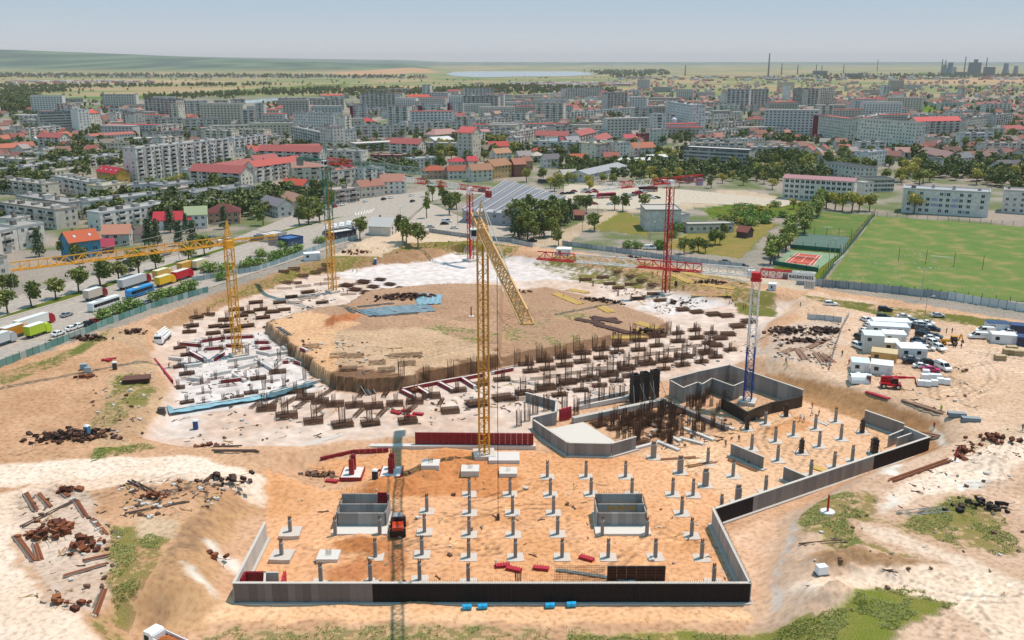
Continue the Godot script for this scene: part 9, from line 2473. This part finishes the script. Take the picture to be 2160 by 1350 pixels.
func people() -> void:
	var looks := [["c8d438", "2f3a4c"], ["d9622c", "3a3a44"], ["3a4048", "2a2e38"], ["b82430", "2f3440"], ["4a5a78", "3a3430"], ["e0ddd6", "34405a"]]
	var hel := ["e8e4da", "d9b020", "d8d8d8", "c02a2a", "2f5fa8", "e8e4da"]
	var words := ["yellow vest", "orange vest", "dark jacket", "red shirt", "blue overalls", "white shirt"]
	var meshes := {}
	var where := [
		["on the eroded bank", [99,-202.1,102.4,-206.7], [0, 0], [3, 0]],
		["by the forms behind the right bay", [76.4,-220.6,76.4,-215.3,74.7,-215.5], [1, 0, 1], [1, 2, 5]],
		["among the right bay's columns", [70.2,-210.3,71,-210], [1, 1], [5, 5]],
		["at the rim of the rebar yard", [75.8,-242.1,76,-243.9,93.2,-248.7,92.2,-240.4], [0, 1, 0, 0], [0, 2, 2, 3]],
		["before the yellow backhoe", [128.3,-256.7,128.6,-256.1,130.3,-256.1], [0, 0, 0], [2, 4, 2]],
		["behind the yellow backhoe", [133,-271.5,134.7,-271.5], [0, 0], [2, 2]],
		["at the right edge of the compound", [115,-193.9], [1], [2]],
		["before the rebar field", [52.7,-199.3,48.9,-196,59.3,-216.5,32.4,-200.5], [1, 3, 3, 3], [2, 2, 0, 5]],
		["in the wall stub's shade", [49.6,-190.7,51.3,-187.7,52.1,-186.7,53,-186.7,53.6,-185.3], [2, 2, 2, 0, 2], [5, 0, 3, 0, 5]],
		["left of the right red mast", [36.9,-347.4,42.6,-338.9,43.2,-338.9,46.5,-339.7,54.8,-351.4,56.6,-351,63.5,-333.3], [0, 0, 1, 0, 1, 0, 3], [2, 2, 5, 2, 1, 2, 4]],
		["on the far right white floor", [76.9,-321,77.4,-318.3,78.5,-318.8,78.9,-316,80.8,-312.2,82,-313.8], [0, 0, 3, 0, 1, 0], [0, 5, 1, 0, 3, 3]],
		["on the track below the pitch", [99.6,-308.7], [0], [2]],
		["near the green mast's foot", [-73.9,-348,-63.4,-338.3,-61.6,-335.5,-65.6,-372.2,-63.7,-371.1], [1, 3, 0, 3, 0], [1, 2, 4, 5, 0]],
		["among the rebar rows in the middle", [28.6,-234.9,31.8,-239.8,21.8,-230.3,16.3,-217.2], [0, 3, 1, 0], [2, 4, 3, 1]],
		["beside the red boards on the left", [-97.2,-248.6,-93,-260.2,-86.5,-264.3], [3, 0, 0], [1, 4, 0]],
		["behind the tarpaulin at the trench", [68,-216.5,70.7,-222.3], [0, 0], [1, 0]]]
	for w in where:
		var a: Array = w[1]
		var k := a.size() / 2
		var rank := []
		for i in k:
			var before := 0
			for j in k:
				if a[j * 2] / -a[j * 2 + 1] < a[i * 2] / -a[i * 2 + 1]: before += 1
			rank.append(before)
		for i in k:
			var ps: int = w[2][i]; var lk: int = w[3][i]
			var key := ps * 10 + lk
			if not meshes.has(key): meshes[key] = body_mesh(pose(ps), C(looks[lk][0]), C(looks[lk][1]), C(hel[lk]))
			var at := on(Vector3(a[i * 2], 0, a[i * 2 + 1]))
			var what: String = ["standing", "walking", "sitting", "bending"][ps]
			var o := inst(meshes[key], "person", self)
			var lb: String = "%s person in %s %s" % [what, words[lk], w[0]] if k == 1 else "%s person in %s, %s from left %s" % [what, words[lk], nth(rank[i]), w[0]]
			tag(o, lb, "person", "workers " + w[0], "thing")
			o.position = at; o.rotation.y = rng.randf() * TAU

# ---------------------------------------------------------------- loose rubbish of a building site
func rubble() -> void:
	var kinds := [["b89468", 2.2, 0.2, 0.06], ["5c4034", 1.6, 0.12, 0.1], ["d8d2ca", 0.7, 0.5, 0.25], ["6a6460", 1.2, 0.15, 0.12], ["7c5a46", 0.5, 0.45, 0.3], ["a8988a", 0.35, 0.3, 0.2]]
	var zones := [[[-83.2,-210.7,-99.9,-274.2,-86.7,-314.2,-70.1,-350.2,-61.2,-320.9,-82,-295.8,-49.2,-238.7,-39.5,-198.9,-71.9,-190.7], 330], [[-41.6,-210.7,2.6,-238.7,47,-274.2,77.4,-290.1,73.9,-264.4,42,-242.6,14.4,-220.5,-20.3,-204.6], 330], [[31.4,-350.2,71.4,-320.9,51.9,-304.8,43.3,-327.8], 140], [[-95.8,-162.5,-80.3,-162.5,-69.5,-149.3,-60.9,-122.6,-73.7,-123.9], 70], [[-77.5,-166.6,-53.5,-171,-55.1,-160.5,-62.5,-151,-71,-152.8], 150], [[20.9,-211.4,41.7,-224.4,55.7,-211.4,64.4,-217.7,53,-199.6,34.4,-194.2], 260], [[81.6,-278,105.7,-283.4,85.6,-236.4,73.7,-248.9], 150], [[103.5,-272.7,129.5,-262.7,116.1,-208,102.1,-204.9,89.3,-228.7], 70], [[-70,-272.7,-24.5,-253.4,-27.7,-232.5,-45.3,-232.5], 70], [[-46.1,-179.3,2.1,-189,37.2,-164.3,36.9,-138.7,-36.6,-137.2], 70], [[95.5,-187.6,118,-198.5,97.7,-160.5,75,-162.5], 40], [[53.7,-164.4,97.1,-160.5,78.8,-125.9,45.7,-125.9], 40], [[-108.1,-220.6,-97,-239.3,-86.4,-213.9,-86.1,-182.5], 50], [[-80.9,-408.9,-22.5,-432.2,-25.6,-408.9,-64.1,-382.9], 50]]
	var xf := []
	for k in kinds: xf.append([])
	for q in zones:
		var P := pv(q[0]); var r := Rect2(P[0], Vector2.ZERO)
		for p in P: r = r.expand(p)
		var made := 0; var tries := 0
		while made < q[1] and tries < q[1] * 20:
			tries += 1
			var c := r.position + Vector2(rng.randf(), rng.randf()) * r.size
			if not Geometry2D.is_point_in_polygon(c, P): continue
			made += 1
			xf[rng.randi() % kinds.size()].append(Transform3D(Basis(Vector3.UP, rng.randf() * TAU).scaled(Vector3.ONE * rng.randf_range(0.5, 1.5)), Vector3(c.x, gh(c.x, c.y) + 0.01, c.y)))
	for i in kinds.size():
		var b := MB.new(); b.col = C(kinds[i][0])
		var l: float = kinds[i][1]; var w: float = kinds[i][2]; var h: float = kinds[i][3]
		b.bx(-l / 2, 0, -w / 2, l / 2, h, w / 2, w * 0.08, w * 0.1)
		b.box(Vector3(l * 0.1, h * 0.9, w * 0.6), Vector3(l * 0.7, h * 0.8, w * 0.7), 0.5)
		stuff_copies("building_debris", b.mesh(M.rust if i in [1, 4] else M.concrete), xf[i], ["stray planks littering the building site", "rusty offcuts littering the building site", "pale broken blocks littering the building site", "grey bars littering the building site", "brown clods littering the building site", "small stones littering the building site"][i], "debris")

func build_all() -> void:
	waters()
	cranes()
	columns()
	basement()
	special_buildings()
	town_blocks()
	note_footprints()
	town_fill()
	label_town()
	roads()
	vehicles()
	yard()
	clutter()
	people()
	rubble()
	vegetation()
	far_houses()
